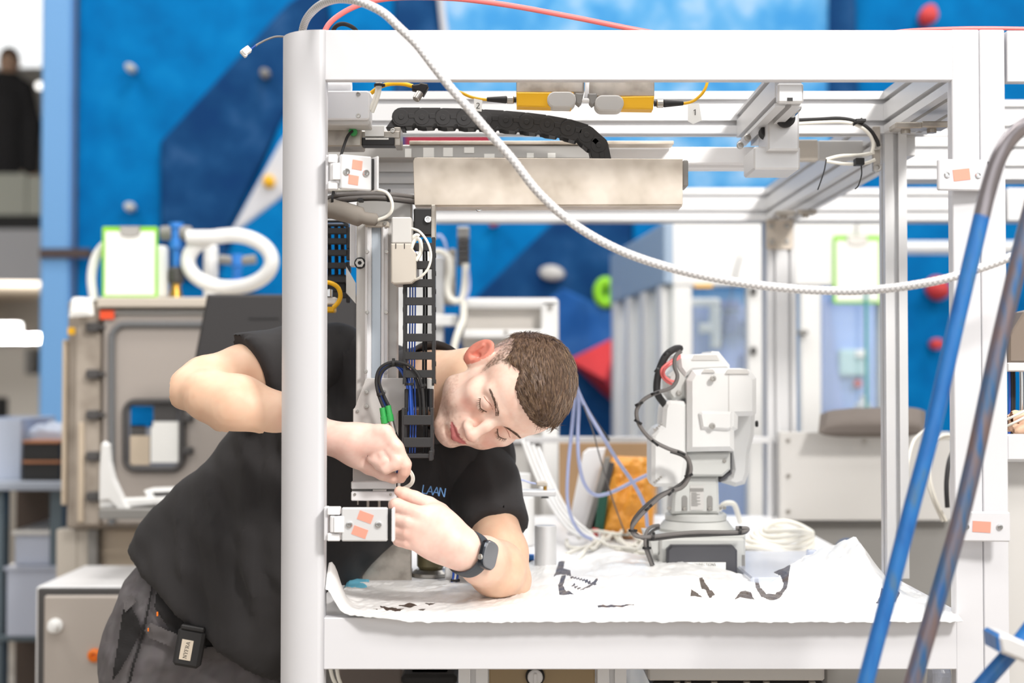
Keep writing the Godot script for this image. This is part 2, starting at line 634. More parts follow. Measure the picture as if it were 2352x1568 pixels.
func build_climbing_wall():
	# free standing climbing wall, its left edge at about 2.3 m from the middle
	var d := 7.0
	var w := Node3D.new()
	w.name = "wall_back"
	w.set_meta("kind", "structure")
	w.position = at(1176, 1568, d) * Vector3(1, 0, 1)
	add_child(w)
	var g := G.new()
	var lo := at(172, 0, d)
	g.box(Vector3(lo.x, 0, -d - 0.35), Vector3(4.4, 5.6, -d))
	part(w, "backing", g, mats.wall_blue)
	g = G.new()
	var a := at(96, 0, d - 0.1)
	var b := at(162, 0, d - 0.1)
	g.box(Vector3(a.x, 0, -d - 0.3), Vector3(b.x, 5.6, -d + 0.1), 0.01)
	part(w, "side_post", g, mats.wall_edge, "pale blue end post of the climbing wall")
	g = G.new()
	a = at(162, 0, d - 0.02)
	b = at(178, 0, d - 0.02)
	g.box(Vector3(a.x, 0, -d - 0.3), Vector3(b.x, 5.6, -d + 0.02), 0.004)
	part(w, "edge_strip", g, mats.wall_brown, "dark brown edge strip")
	g = G.new()
	B(g, 90, 570, 205, 592, d - 0.12, 0.05)
	part(w, "cross_bar", g, mats.wall_brown)
	# painted facets, each a low panel of its own
	for f in [
		[mats.wall_navy, 0.05, [[368, 325], [660, 8], [760, -60], [1000, -60], [720, 130], [526, 520], [526, 640], [368, 640]]],
		[mats.wall_blue, 0.09, [[742, -80], [903, -80], [903, 230], [640, 700], [500, 640], [640, 290], [760, 60]]],
		[mats.wall_navy, 0.07, [[903, -80], [985, -80], [1012, 100], [1040, 250], [903, 260]]],
		[mats.wall_white, 0.10, [[640, 330], [720, 210], [800, 200], [690, 420], [538, 536], [530, 530]]],
		[mats.wall_sky, 0.04, [[1000, -90], [1908, -90], [1908, 330], [1700, 480], [1500, 430], [1040, 330]]],
		[mats.wall_white, 0.09, [[996, -80], [1010, -80], [1032, 100], [1016, 100]]],
		[mats.wall_red, 0.11, [[930, 290], [1128, 290], [1128, 350], [930, 350]]],
		[mats.wall_navy, 0.08, [[1908, -90], [1962, -90], [1975, 240], [1905, 240]]],
		[mats.wall_navy, 0.06, [[1280, 500], [1455, 490], [1455, 560], [1600, 700], [1600, 1100], [1000, 1100], [1000, 770], [1090, 684]]],
		[mats.wall_mid, 0.09, [[1180, 760], [1290, 660], [1420, 720], [1420, 880], [1300, 820], [1230, 900]]],
		[mats.wall_blue, 0.09, [[1455, 470], [1640, 470], [1640, 520], [1545, 560], [1455, 600]]],
		[mats.wall_navy, 0.08, [[1290, 900], [1420, 950], [1420, 1060], [1230, 1060]]],
	]:
		g = G.new()
		slab(g, f[2], d - f[1], f[1] + 0.02, 0.012)
		part(w, "panel", g, f[0])
	# red volume bolted to the wall
	g = G.new()
	var tip := [at(1300, 822, 6.93), at(1430, 870, 6.93), at(1426, 760, 6.93), at(1430, 945, 6.93), at(1390, 872, 6.68)]
	for k in [[0, 2, 4], [2, 1, 4], [1, 3, 4], [3, 0, 4]]:
		g.tri(tip[k[0]], tip[k[1]], tip[k[2]], Vector3(0, 0, 1))
	g.tri(tip[0], tip[2], tip[3], Vector3(0, 0, -1))
	g.tri(tip[2], tip[1], tip[3], Vector3(0, 0, -1))
	solo("climbing_volume", "large red angular climbing volume on the navy wall beside the booth", "climbing volume", g, mats.red)
	hold(2130, 36, 38, 52, mats.red, "oval red climbing hold high on the blue wall above the machine frame")
	hold(2152, 662, 52, 58, mats.red, "largest red climbing hold, behind the hose and blue ladder")
	hold(2150, 790, 28, 26, mats.red, "small red climbing hold under the big red one, next to the ladder")
	hold(1135, 513, 22, 14, mats.red, "small faded red hold just under the rear white beam")
	hold(1390, 672, 44, 66, mats.lime, "lime green ring-shaped climbing hold beside the glass booth")
	hold(1268, 627, 62, 36, mats.light_grey, "flat grey climbing hold on the navy panel")
	hold(620, 418, 30, 34, mats.yellow, "yellow climbing hold on the white facet beside the machine post")
	hold(302, 158, 20, 20, mats.light_grey, "upper small grey bolt-on on the bright blue panel")
	hold(300, 476, 20, 22, mats.light_grey, "lower small grey bolt-on above the clipboard")
	hold(610, 170, 22, 22, mats.mid_grey, "small brownish bolt-on on the navy panel beside the machine post")


func hold(px: float, py: float, w: float, h: float, m: Material, label: String):
	var g := G.new()
	var c := at(px, py, 6.92)
	var s := 6.86 / F / 2
	var rn := RandomNumberGenerator.new()
	rn.seed = int(px * 7 + py)
	if m == mats.lime:
		var pts := []
		for k in 13:
			var a := TAU * k / 12.0
			pts.append(c + Vector3(cos(a) * w * s * 0.75, sin(a) * h * s * 0.75, 0.03))
		g.tube(pts, 0.026, 10, 3)
	else:
		g.ball(Transform3D(Basis(Vector3(0, 0, 1), rn.randf_range(-0.5, 0.5)), c), Vector3(w * s, h * s, 0.09), 8, 12)
		g.ball(Transform3D(Basis(), c + Vector3(w * s * 0.3, -h * s * 0.25, 0.03)), Vector3(w * s * 0.6, h * s * 0.6, 0.08), 8, 12)
	solo("climbing_hold", label, "climbing hold", g, m, "holds on the climbing wall")

# ---------------------------------------------------------------- the white machine frame

func quarter_post(g: G, x0: float, x1: float, z: float, y0: float, y1: float, dep: float):
	# flat face to the right, rounded to the left
	var p := PackedVector2Array()
	p.append(Vector2(x1, z - 0.03))
	p.append(Vector2(x1, z))
	var cx := x0 + (x1 - x0) * 0.86
	for k in 15:
		var a := PI / 2 * k / 14.0
		p.append(Vector2(cx - (cx - x0) * sin(a), z - dep + dep * cos(a)))
	p.append(Vector2(x0 + 0.012, z - dep))
	var t := Transform3D(Basis(Vector3(1, 0, 0), Vector3(0, 0, 1), Vector3(0, -1, 0)), Vector3(0, y0, 0))
	# extrude along y: polygon plane is x/z
	var cnt := p.size()
	if not Geometry2D.is_polygon_clockwise(p):
		p.reverse()
	for i in cnt:
		var j := (i + 1) % cnt
		var e := p[j] - p[i]
		var ni := (p[j] - p[(i + cnt - 1) % cnt]).normalized()
		var nj := (p[(j + 1) % cnt] - p[i]).normalized()
		var c0 := Vector3(-ni.y, 0, ni.x)
		var c1 := Vector3(-nj.y, 0, nj.x)
		var fl := Vector3(-e.y, 0, e.x).normalized()
		if e.length() > 0.012:
			c0 = fl
			c1 = fl
		var A := Vector3(p[i].x, y0, p[i].y)
		var Bq := Vector3(p[j].x, y0, p[j].y)
		var C := Vector3(p[j].x, y1, p[j].y)
		var D := Vector3(p[i].x, y1, p[i].y)
		g.t3(A, Bq, C, c0, c1, c1)
		g.t3(A, C, D, c0, c1, c0)
	var ix := Geometry2D.triangulate_polygon(p)
	for i in range(0, ix.size(), 3):
		for yy in [[y0, -1.0], [y1, 1.0]]:
			g.tri(Vector3(p[ix[i]].x, yy[0], p[ix[i]].y), Vector3(p[ix[i + 1]].x, yy[0], p[ix[i + 1]].y), Vector3(p[ix[i + 2]].x, yy[0], p[ix[i + 2]].y), Vector3(0, yy[1], 0))


func build_frame():
	var d := 2.1
	var W: Material = mats.frame_white
	var fr := thing("machine_frame", "white aluminium machine frame with a rounded corner post around the open bench", "machine frame", Vector3(at(1420, 1418, d).x, 0, -2.8))
	var top := at(1176, 68, d).y
	var g := G.new()
	quarter_post(g, at(633, 784, d).x, at(745.5, 784, d).x, -d, 0.0, top, 0.062)
	part(fr, "corner_post", g, W, "rounded corner post")
	g = G.new()
	B(g, 746, 69, 2190, 184, d, 0.018, 0.0012)
	part(fr, "top_beam", g, W)
	g = G.new()
	B(g, 743, 1418.5, 2197, 1537, d, 0.03, 0.0012)
	part(fr, "bottom_beam", g, W)
	g = G.new()
	var a := at(2191, 784, d)
	var b := at(2255, 784, d)
	g.box(Vector3(a.x, 0, -d - 0.024), Vector3(b.x - 0.0006, top, -d), 0.0014)
	part(fr, "front_post", g, W)
	# table plate
	var ty := at(1176, 1418, d).y
	g = G.new()
	g.box(Vector3(at(700, 784, d).x, ty - 0.03, -3.64), Vector3(at(2230, 784, d).x, ty - 0.001, -d - 0.031), 0.002)
	part(fr, "table_plate", g, mats.white_metal)
	# inner cross rail, rear rails and the rails that run back
	var dA := 2.5
	var dC := 3.6
	g = G.new()
	var yA := (at(0, 209, dA).y + at(0, 306, dA).y) / 2
	profile(g, Vector3(at(700, 0, dA).x, yA, -dA - 0.02), Vector3(at(2029.5, 0, dA).x + 0.08, yA, -dA - 0.02), Vector3.UP, 0.04, 0.0745, [0.0], [-0.019, 0.019])
	part(fr, "cross_rail", g, mats.alu)
	g = G.new()
	var yC := (at(0, 431, dC).y + at(0, 506, dC).y) / 2
	profile(g, Vector3(at(660, 0, dC).x, yC, -dC - 0.04), Vector3(at(2300, 0, dC).x, yC, -dC - 0.04), Vector3.UP, 0.08, 0.083, [-0.02, 0.02], [-0.02, 0.02])
	part(fr, "rear_rail", g, mats.alu)
	g = G.new()
	var x0 := at(2029.5, 306, dA).x + 0.04
	profile(g, Vector3(x0, yA, -dA), Vector3(x0, yA, -d - 0.02), Vector3.UP, 0.08, 0.0745, [-0.02, 0.02], [-0.019, 0.019])
	part(fr, "side_rail", g, mats.alu)
	g = G.new()
	var x1 := at(1758.5, 505, dC).x + 0.04
	profile(g, Vector3(x1, yC, -dC + 0.0), Vector3(x1, yC, -dA - 0.045), Vector3.UP, 0.08, 0.083, [-0.02, 0.02], [-0.02, 0.02])
	part(fr, "side_rail", g, mats.alu)
	g = G.new()
	g.box(Vector3(x1 - 0.04, yC - 0.0415, -dA - 0.045), Vector3(x1 + 0.04, yC + 0.0415, -dA - 0.041), 0.001)
	part(fr, "end_cap", g, mats.alu)
	g = G.new()
	var x2 := at(1692, 300, 2.5).x
	profile(g, Vector3(x2 + 0.02, yA - 0.03, -dA), Vector3(x2 + 0.02, yA - 0.03, -d - 0.035), Vector3.UP, 0.04, 0.06, [0.0], [-0.02, 0.02])
	part(fr, "side_rail", g, mats.alu)
	# posts
	g = G.new()
	profile(g, Vector3(x1, 0, -dC - 0.04), Vector3(x1, yC - 0.04, -dC - 0.04), Vector3(1, 0, 0), 0.08, 0.074, [-0.02, 0.02], [-0.019, 0.019])
	part(fr, "rear_post", g, mats.alu)
	g = G.new()
	profile(g, Vector3(at(2055, 0, dA).x, ty, -dA - 0.02), Vector3(at(2055, 0, dA).x, yA - 0.037, -dA - 0.02), Vector3(1, 0, 0), 0.04, 0.0385, [0.0], [0.0])
	part(fr, "inner_post", g, mats.alu)
	g = G.new()
	profile(g, Vector3(at(690, 0, dC).x, 0, -dC - 0.04), Vector3(at(690, 0, dC).x, yC - 0.04, -dC - 0.04), Vector3(1, 0, 0), 0.08, 0.074, [-0.02, 0.02], [-0.019, 0.019])
	part(fr, "rear_post", g, mats.alu)
	# joint plate with four screws
	g = G.new()
	slab(g, rounded(1760, 504, 1822, 572, 5), dC - 0.006, 0.005, 0.0008)
	var pl := part(fr, "joint_plate", g, mats.stainless)
	for q in [[1772, 519], [1807, 519], [1772, 555], [1807, 555]]:
		screw(pl, at(q[0], q[1], dC - 0.006), 0.007)
	for q in [[1800, 484, 3.2], [1850, 481, 3.2], [2080, 282, 2.3], [2140, 280, 2.3]]:
		g = G.new()
		var c := at(q[0], q[1], q[2])
		g.box(c + Vector3(-0.022, -0.012, -0.02), c + Vector3(0.022, -0.002, 0.02), 0.002)
		g.cyl(c + Vector3(0, -0.018, 0), c + Vector3(0, -0.01, 0), 0.008, -1, 6)
		part(fr, "corner_bracket", g, mats.stainless_grey)
	g = G.new()
	B(g, 2006, 290, 2022, 392, dA - 0.012, 0.01)
	var br := part(fr, "bracket", g, mats.stainless_grey)
	for q in [[2014, 336], [2014, 385]]:
		screw(br, at(q[0], q[1], dA - 0.013), 0.008)
	# rear mid rail, rear cover panels
	g = G.new()
	B(g, 1140, 1003, 1795, 1017, dC, 0.03)
	part(fr, "mid_rail", g, mats.alu)
	g = G.new()
	B(g, 1792, 992, 2186, 1195, dC - 0.05, 0.03, 0.002)
	var cov := part(fr, "cover_panel", g, mats.light_grey, "pale grey screwed cover panel")
	for q in [[1810, 1011], [1985, 1011], [1810, 1093], [1810, 1174]]:
		screw(cov, at(q[0], q[1], dC - 0.05), 0.006)
	g = G.new()
	B(g, 1788, 1195, 2240, 1900, dC - 0.01, 0.02, 0.002)
	var low := part(fr, "lower_panel", g, mats.mid_grey, "darker grey lower panel")
	screw(low, at(1810, 1209, dC - 0.01), 0.005)
	g = G.new()
	var rc := at(1945, 1272, dC - 0.012)
	var ring := []
	for k in 21:
		ring.append(rc + Vector3(cos(TAU * k / 20) * 0.03, sin(TAU * k / 20) * 0.037, 0))
	g.tube(ring, 0.0012, 5, 1)
	g.tube([rc + Vector3(0.002, 0.035, 0), rc + Vector3(0, -0.03, 0)], 0.003, 5, 1)
	g.tube([rc + Vector3(-0.026, -0.008, 0), rc + Vector3(-0.014, -0.032, 0)], 0.004, 5, 1)
	part(low, "marker_sign", g, mats.blue_plastic, "blue marker circle with a stroke")
	# under the table: lower posts
	for q in [[1055, 1122], [1368, 1434]]:
		g = G.new()
		profile(g, Vector3(at((q[0] + q[1]) / 2.0, 0, 2.3).x, 0, -2.3), Vector3(at((q[0] + q[1]) / 2.0, 0, 2.3).x, ty - 0.03, -2.3), Vector3(1, 0, 0), 0.04, (q[1] - q[0]) / F * 2.28, [0.0], [0.0])
		part(fr, "lower_post", g, mats.alu)
	# the neighbouring machine to the right
	var nb := thing("machine_frame", "second white machine frame joined on behind the blue ladder", "machine frame", Vector3(at(2330, 0, d).x, 0, -2.6))
	g = G.new()
	b = at(2255.5, 784, d)
	var c2 := at(2313, 784, d)
	g.box(Vector3(b.x, 0, -d - 0.024), Vector3(c2.x, top, -d), 0.0014)
	part(nb, "front_post", g, W)
	g = G.new()
	B(g, 2314, 70, 2700, 188, d, 0.018, 0.0012)
	part(nb, "top_beam", g, W)
	var dB := 2.9
	for q in [[229, 312], [313.5, 411]]:
		g = G.new()
		var yy := (at(0, q[0], dB).y + at(0, q[1], dB).y) / 2
		profile(g, Vector3(at(2070, 0, dB).x, yy, -dB - 0.04), Vector3(at(2700, 0, dB).x, yy, -dB - 0.04), Vector3.UP, 0.08, (q[1] - q[0]) / F * dB, [-0.02, 0.02], [-0.02, 0.02])
		part(nb, "rear_rail", g, mats.alu)
	g = G.new()
	B(g, 2314, 431, 2700, 506, dC, 0.08)
	part(nb, "rear_rail", g, mats.alu)
	g = G.new()
	B(g, 2314, 998, 2700, 1057, d, 0.03, 0.002)
	part(nb, "bench_edge", g, W)
	g = G.new()
	B(g, 2300, 1057, 2700, 1620, d + 0.05, 0.03, 0.002)
	part(nb, "cover_panel", g, mats.light_grey)
	# hinges with salmon stickers, a gasket and an end plate
	hinge(745, 1163, 1240, 908, 0.0, true, "lower hinge plate on the rounded post, in front of the fist")
	hinge(749, 357, 437, 868, 0.5, true, "upper hinge plate on the rounded post, swung forward beside the gantry")
	hinge(2147, 368, 440, 2265, 0.12, false, "upper hinge plate on the right post, crossed by the ladder tube")
	hinge(2192, 1172, 1240, 2309, -0.1, false, "lower hinge plate flat on the right post, behind the ladder")


func hinge(x0: float, y0: float, y1: float, x1: float, turn: float, knuckle: bool, label: String):
	var d := 2.085
	var c := at(x0, (y0 + y1) / 2, d)
	var o := thing("hinge", label, "hinge", c, "hinge plates of the machine doors")
	var h := (y1 - y0) / F * d
	var w := (x1 - x0) / F * d
	var q := w / 163.0 if knuckle else w / 118.0
	var g: G
	var px := 0.0
	if knuckle:
		g = G.new()
		g.box(c + Vector3(0, -h / 2, -0.012), c + Vector3(q * 9, h / 2, 0.006), 0.001)
		part(o, "mount_plate", g, mats.frame_white)
		for s in [-1.0, 1.0]:
			g = G.new()
			g.box(c + Vector3(q * 9, s * h * 0.5, -0.004), c + Vector3(q * 38, s * h * 0.27, 0.012), 0.0012)
			part(o, "knuckle_block", g, mats.white_metal)
		g = G.new()
		g.cyl(c + Vector3(q * 25, -h * 0.24, 0.008), c + Vector3(q * 25, h * 0.24, 0.008), q * 11, -1, 20, 0.0008)
		g.box(c + Vector3(q * 25, -h * 0.24, 0.004), c + Vector3(q * 48, h * 0.24, 0.018), 0.001)
		part(o, "knuckle", g, mats.white_metal)
		px = q * 42
	var rot := Basis(Vector3.UP, turn)
	var t := Transform3D(rot, c + Vector3(px, 0, 0.008))
	var pw := w - px - (q * 16 if knuckle else 0.0)
	g = G.new()
	g.obox(t * Transform3D(Basis(), Vector3(pw / 2, 0, 0.004)), Vector3(pw, h * 0.99, 0.009), 0.0018)
	part(o, "plate", g, mats.alu if knuckle else mats.frame_white)
	var zf := 0.0085
	for sx in [0.17, 0.8]:
		screw(o, t * Vector3(pw * sx, 0, zf), h * 0.105, mats.chrome, rot)
	g = G.new()
	var tilt := -0.35 if turn == 0.0 else 0.12 if turn > 0.0 else -0.05
	if knuckle:
		for sgn in [-1.0, 1.0]:
			g.obox(t * Transform3D(Basis(Vector3(0, 0, 1), tilt if turn == 0.0 else -0.1), Vector3(pw * (0.46 + 0.06 * sgn), h * 0.22 * sgn, zf + 0.0005)), Vector3(pw * 0.32, h * 0.27, 0.0006))
	else:
		g.obox(t * Transform3D(Basis(Vector3(0, 0, 1), tilt), Vector3(pw * 0.46, 0, zf + 0.0005)), Vector3(pw * 0.34, h * 0.36, 0.0006))
	part(o, "sticker", g, mats.salmon)
	if knuckle or turn > 0.0:
		g = G.new()
		g.obox(t * Transform3D(Basis(), Vector3(pw + q * 6, 0, 0.0)), Vector3(q * 12, h * 0.9, 0.012), 0.001)
		part(o, "gasket", g, mats.black_rubber)
	if knuckle:
		g = G.new()
		g.obox(t * Transform3D(Basis(), Vector3(pw + q * 13, 0, 0.006)), Vector3(q * 6, h * 0.99, 0.024), 0.0018)
		part(o, "end_plate", g, mats.white_metal)

# ---------------------------------------------------------------- gantry, lift axis and gripper inside the machine

func tube_part(o: Node3D, called: String, l: Array, d: float, rpx: float, m: Material, label := "", seg := 8):
	var g := G.new()
	g.tube(path(l, d), rpx / F * d, seg, 5)
	return part(o, called, g, m, label)


func tie(o: Node3D, px: float, py: float, d: float, rpx: float, ang := 0.0):
	# cable tie: a flat band with a little head and tail
	var g := G.new()
	var c := at(px, py, d)
	var b := Basis(Vector3(0, 0, 1), ang)
	var r := rpx / F * d
	g.lathe(Transform3D(b, c), [Vector2(r * 0.85, -0.002), Vector2(r, -0.002), Vector2(r, 0.002), Vector2(r * 0.85, 0.002)], 14)
	g.obox(Transform3D(b, c + b * Vector3(r, 0, 0.001)), Vector3(0.005, 0.0045, 0.004), 0.0008)
	part(o, "cable_tie", g, mats.black)


func build_gantry():
	var g: G
	var o := thing("gantry_axis", "horizontal linear axis with a blotchy stainless cover plate across the machine", "linear axis", at(1260, 420, 2.35))
	g = G.new()
	B(g, 700, 332, 1400, 364, 2.40, 0.07, 0.002)
	part(o, "axis_beam", g, mats.alu_dark)
	g = G.new()
	B(g, 940, 323, 1548, 331, 2.395, 0.04, 0.001)
	part(o, "guide_rail", g, mats.stainless)
	g = G.new()
	var yl := (at(0, 366, 2.44).y + at(0, 432, 2.44).y) / 2
	profile(g, Vector3(at(700, 0, 2.44).x, yl, -2.48), Vector3(at(1570, 0, 2.44).x, yl, -2.48), Vector3.UP, 0.07, 0.05, [], [-0.0, 0.02])
	part(o, "support_beam", g, mats.alu)
	g = G.new()
	B(g, 1396, 337, 1770, 376, 2.44, 0.04, 0.002)
	B(g, 1570, 376, 1770, 388, 2.46, 0.03, 0.002)
	part(o, "cross_bar", g, mats.white_metal)
	g = G.new()
	slab(g, [[949, 370], [952, 363], [958, 361.5], [1568, 365], [1568, 469], [952, 471]], 2.27, 0.003, 0.0006)
	slab(g, [[952, 466], [1568, 464], [1567, 473], [954, 475]], 2.275, 0.05, 0.001)
	part(o, "cover_plate", g, mats.stainless, "blotchy stainless cover plate")
	g = G.new()
	B(g, 1568.5, 367, 1581, 428, 2.29, 0.05, 0.002)
	part(o, "end_cap", g, mats.mid_grey)
	for q in [[930, 945, 341, 361], [972, 997, 339, 361], [1018, 1040, 339, 359], [1066, 1089, 338, 351], [1112, 1136, 353, 362], [1165, 1180, 353, 362], [1210, 1226, 351, 362], [1258, 1276, 351, 362]]:
		g = G.new()
		B(g, q[0], q[2], q[1], q[3], 2.3985, 0.001, 0.0)
		part(o, "tape_mark", g, mats.paper)
	g = G.new()
	B(g, 960, 476, 1560, 482, 2.32, 0.02, 0.001)
	part(o, "lower_strip", g, mats.white_metal)
	screw(o, at(1100, 478, 2.315), 0.006, mats.chrome)
	# clamp carriage at the right end of the bar
	o = thing("rail_carriage", "pale clamp block with a round black-ringed shaft on the cross bar", "clamp block", at(1795, 390, 2.3))
	g = G.new()
	B(g, 1786, 190, 1846, 236, 2.12, 0.014, 0.003)
	part(o, "upper_block", g, mats.alu)
	g = G.new()
	slab(g, [[1764, 262], [1790, 240], [1836, 240], [1836, 345], [1764, 345]], 2.28, 0.09, 0.003)
	part(o, "body", g, mats.alu)
	g = G.new()
	B(g, 1731, 336, 1838, 389, 2.30, 0.10, 0.003)
	part(o, "lower_block", g, mats.alu)
	g = G.new()
	var sc := at(1803, 273, 2.275)
	g.cyl(sc, sc + Vector3(0, 0, 0.012), 0.015, -1, 22, 0.002)
	part(o, "ring", g, mats.black_rubber)
	g = G.new()
	g.cyl(sc + Vector3(0, 0, -0.02), sc + Vector3(0.008, 0.012, 0.045), 0.0105, -1, 22, 0.002)
	part(o, "shaft", g, mats.chrome)
	g = G.new()
	var s2 := at(1756, 308, 2.33)
	g.cyl(s2, s2 + Vector3(0.002, 0.003, 0.02), 0.011, -1, 18, 0.002)
	part(o, "bushing", g, mats.black_rubber)
	for q in [[1717, 316], [1700, 334], [1752, 276]]:
		screw(o, at(q[0], q[1], 2.38), 0.006)
	g = G.new()
	B(g, 1808, 224, 1821, 232, 2.1195, 0.004, 0.0)
	part(o, "slot", g, mats.black)

	build_lift()
	build_chains()
	build_upper_left()
	build_switches()


func build_lift():
	var g: G
	var o := thing("lift_axis", "upright pale grey lift axis with guide rails, hanging before the black polo shirt", "linear axis", at(865, 1105, 2.31))
	g = G.new()
	B(g, 817, 462, 914, 1105, 2.305, 0.02, 0.002)
	part(o, "column", g, mats.light_grey)
	g = G.new()
	B(g, 820, 452, 946, 505, 2.30, 0.03, 0.002)
	part(o, "top_bracket", g, mats.alu_dark)
	g = G.new()
	B(g, 803, 500, 817, 612, 2.36, 0.02, 0.002)
	part(o, "side_strip", g, mats.white_metal)
	for q in [[838, 853], [875, 891]]:
		g = G.new()
		B(g, q[0], 520, q[1], 872, 2.292, 0.013, 0.001)
		B(g, q[0] + 3, 520, q[1] - 8, 872, 2.288, 0.012, 0.001)
		part(o, "guide_rail", g, mats.white_metal)
	g = G.new()
	B(g, 853.5, 520, 874.5, 872, 2.301, 0.004, 0.0)
	var bs: StandardMaterial3D = mt("band", 0xb4bcc4, 0.25, 0.4)
	part(o, "steel_band", g, bs)
	g = G.new()
	B(g, 838, 508, 893, 521, 2.287, 0.02, 0.0015)
	part(o, "rail_cap", g, mats.cream)
	for q in [[843, 578], [888, 578], [843, 717], [887, 717], [840, 853], [886, 855], [846, 513], [884, 513]]:
		screw(o, at(q[0], q[1], 2.286), 0.0032)
	g = G.new()
	var nc := at(827, 604, 2.304)
	g.lathe(Transform3D(Basis(Vector3(1, 0, 0), Vector3(0, 0, 1), Vector3(0, -1, 0)), nc), [Vector2(0.0035, 0.001), Vector2(0.0075, 0.001), Vector2(0.0075, 0.005), Vector2(0.0035, 0.005)], 6)
	part(o, "nut", g, mats.steel)
	g = G.new()
	g.cyl(nc + Vector3(0, 0, 0.0), nc + Vector3(0, 0, 0.0015), 0.0095, -1, 16)
	part(o, "washer", g, mats.black)
	# gear motor housing in two tones
	g = G.new()
	B(g, 899, 498, 945, 559, 2.205, 0.08, 0.002)
	part(o, "motor_top", g, mats.light_grey)
	g = G.new()
	slab(g, [[898, 559], [944, 559], [945, 567], [955, 580], [955, 641], [944, 650], [904, 652], [898, 648]], 2.203, 0.085, 0.002)
	part(o, "motor_housing", g, mats.cream, "cream lower motor housing")
	for x in [909, 929]:
		g = G.new()
		B(g, x - 1, 559, x + 1, 571, 2.2025, 0.001, 0.0)
		part(o, "vent_slot", g, mats.ink)
	# mounting plate with a notch at the lower right
	g = G.new()
	slab(g, [[838, 872], [843, 868], [987, 868], [994, 872], [996, 880], [996, 940], [922, 940], [914, 944], [911, 952], [911, 1106], [810, 1106], [811, 940], [815, 936], [836, 880]], 2.272, 0.012, 0.001)
	var pl := part(o, "mount_plate", g, mats.light_grey)
	for q in [[842, 900, 5], [842, 933, 5], [882, 900, 5], [821, 944, 3.6], [978, 899, 6], [951, 921, 5]]:
		screw(pl, at(q[0], q[1], 2.271), q[2] / F * 2.27)
	# tilted white side plate seen past the column
	g = G.new()
	var a := at(795, 612, 2.42)
	var b := at(817, 650, 2.36)
	var c := at(817, 697, 2.36)
	var e := at(795, 672, 2.42)
	for k in [[a, b, c, e, 0.0], [a, b, c, e, -0.004]]:
		var sh := Vector3(0, 0, k[4])
		g.quad(k[0] + sh, k[1] + sh, k[2] + sh, k[3] + sh, Vector3(0, 0, 1))
	g.quad(a, b, b + Vector3(0, 0, -0.004), a + Vector3(0, 0, -0.004), Vector3.UP)
	part(o, "side_plate", g, mats.white_plastic)
	# gripper
	o = thing("gripper", "flat silver gripper under the lift axis, being wired between both hands", "gripper", at(860, 1152, 2.25))
	g = G.new()
	B(g, 806, 1105, 913, 1123, 2.252, 0.05, 0.0015)
	part(o, "upper_jaw_guide", g, mats.alu)
	g = G.new()
	B(g, 808, 1123, 908, 1129, 2.262, 0.04, 0.0005)
	part(o, "gap", g, mats.mid_grey)
	g = G.new()
	B(g, 856, 1123.5, 888, 1128, 2.255, 0.02, 0.0005)
	part(o, "name_strip", g, mats.light_grey)
	g = G.new()
	B(g, 806, 1128.5, 913, 1150, 2.252, 0.05, 0.0015)
	part(o, "body", g, mats.white_metal)
	for q in [[815, 1135], [897, 1135]]:
		screw(o, at(q[0], q[1], 2.2515), 0.0022)
	for q in [[845, 7], [871, 7], [822, 4], [893, 4]]:
		g = G.new()
		var p0 := at(q[0], 1150, 2.27)
		g.cyl(p0, p0 - Vector3(0, 0.018 if q[1] > 5 else 0.006, 0), q[1] * 0.5 / F * 2.27, -1, 12)
		part(o, "pin", g, mats.steel)
	g = G.new()
	B(g, 908, 1102, 919, 1121, 2.246, 0.006, 0.0005)
	part(o, "wire_tag", g, mats.paper)
	g = G.new()
	B(g, 910, 1104, 913, 1119, 2.2455, 0.001, 0.0)
	part(o, "tag_print", g, mats.ink)
	tube_part(o, "wire", [[912, 1124, 2.25], [930, 1118, 2.24], [943, 1109, 2.23], [946, 1095, 2.225], [938, 1083, 2.22], [924, 1079, 2.215], [914, 1092, 2.22]], 2.24, 2.7, mats.cable_white)
	tube_part(o, "wire", [[912, 1126, 2.25], [933, 1121, 2.24], [947, 1111, 2.23], [950, 1095, 2.225], [941, 1079, 2.22], [926, 1073, 2.215], [916, 1088, 2.22]], 2.24, 2.7, mats.cable_white)
	tube_part(o, "signal_wire", [[913, 1050, 2.24], [912, 1075, 2.23], [914, 1102, 2.245]], 2.24, 2.5, mats.blue_tube)
	g = G.new()
	B(g, 912, 1128, 921, 1142, 2.25, 0.02, 0.001)
	part(o, "plug", g, mats.stainless_grey)


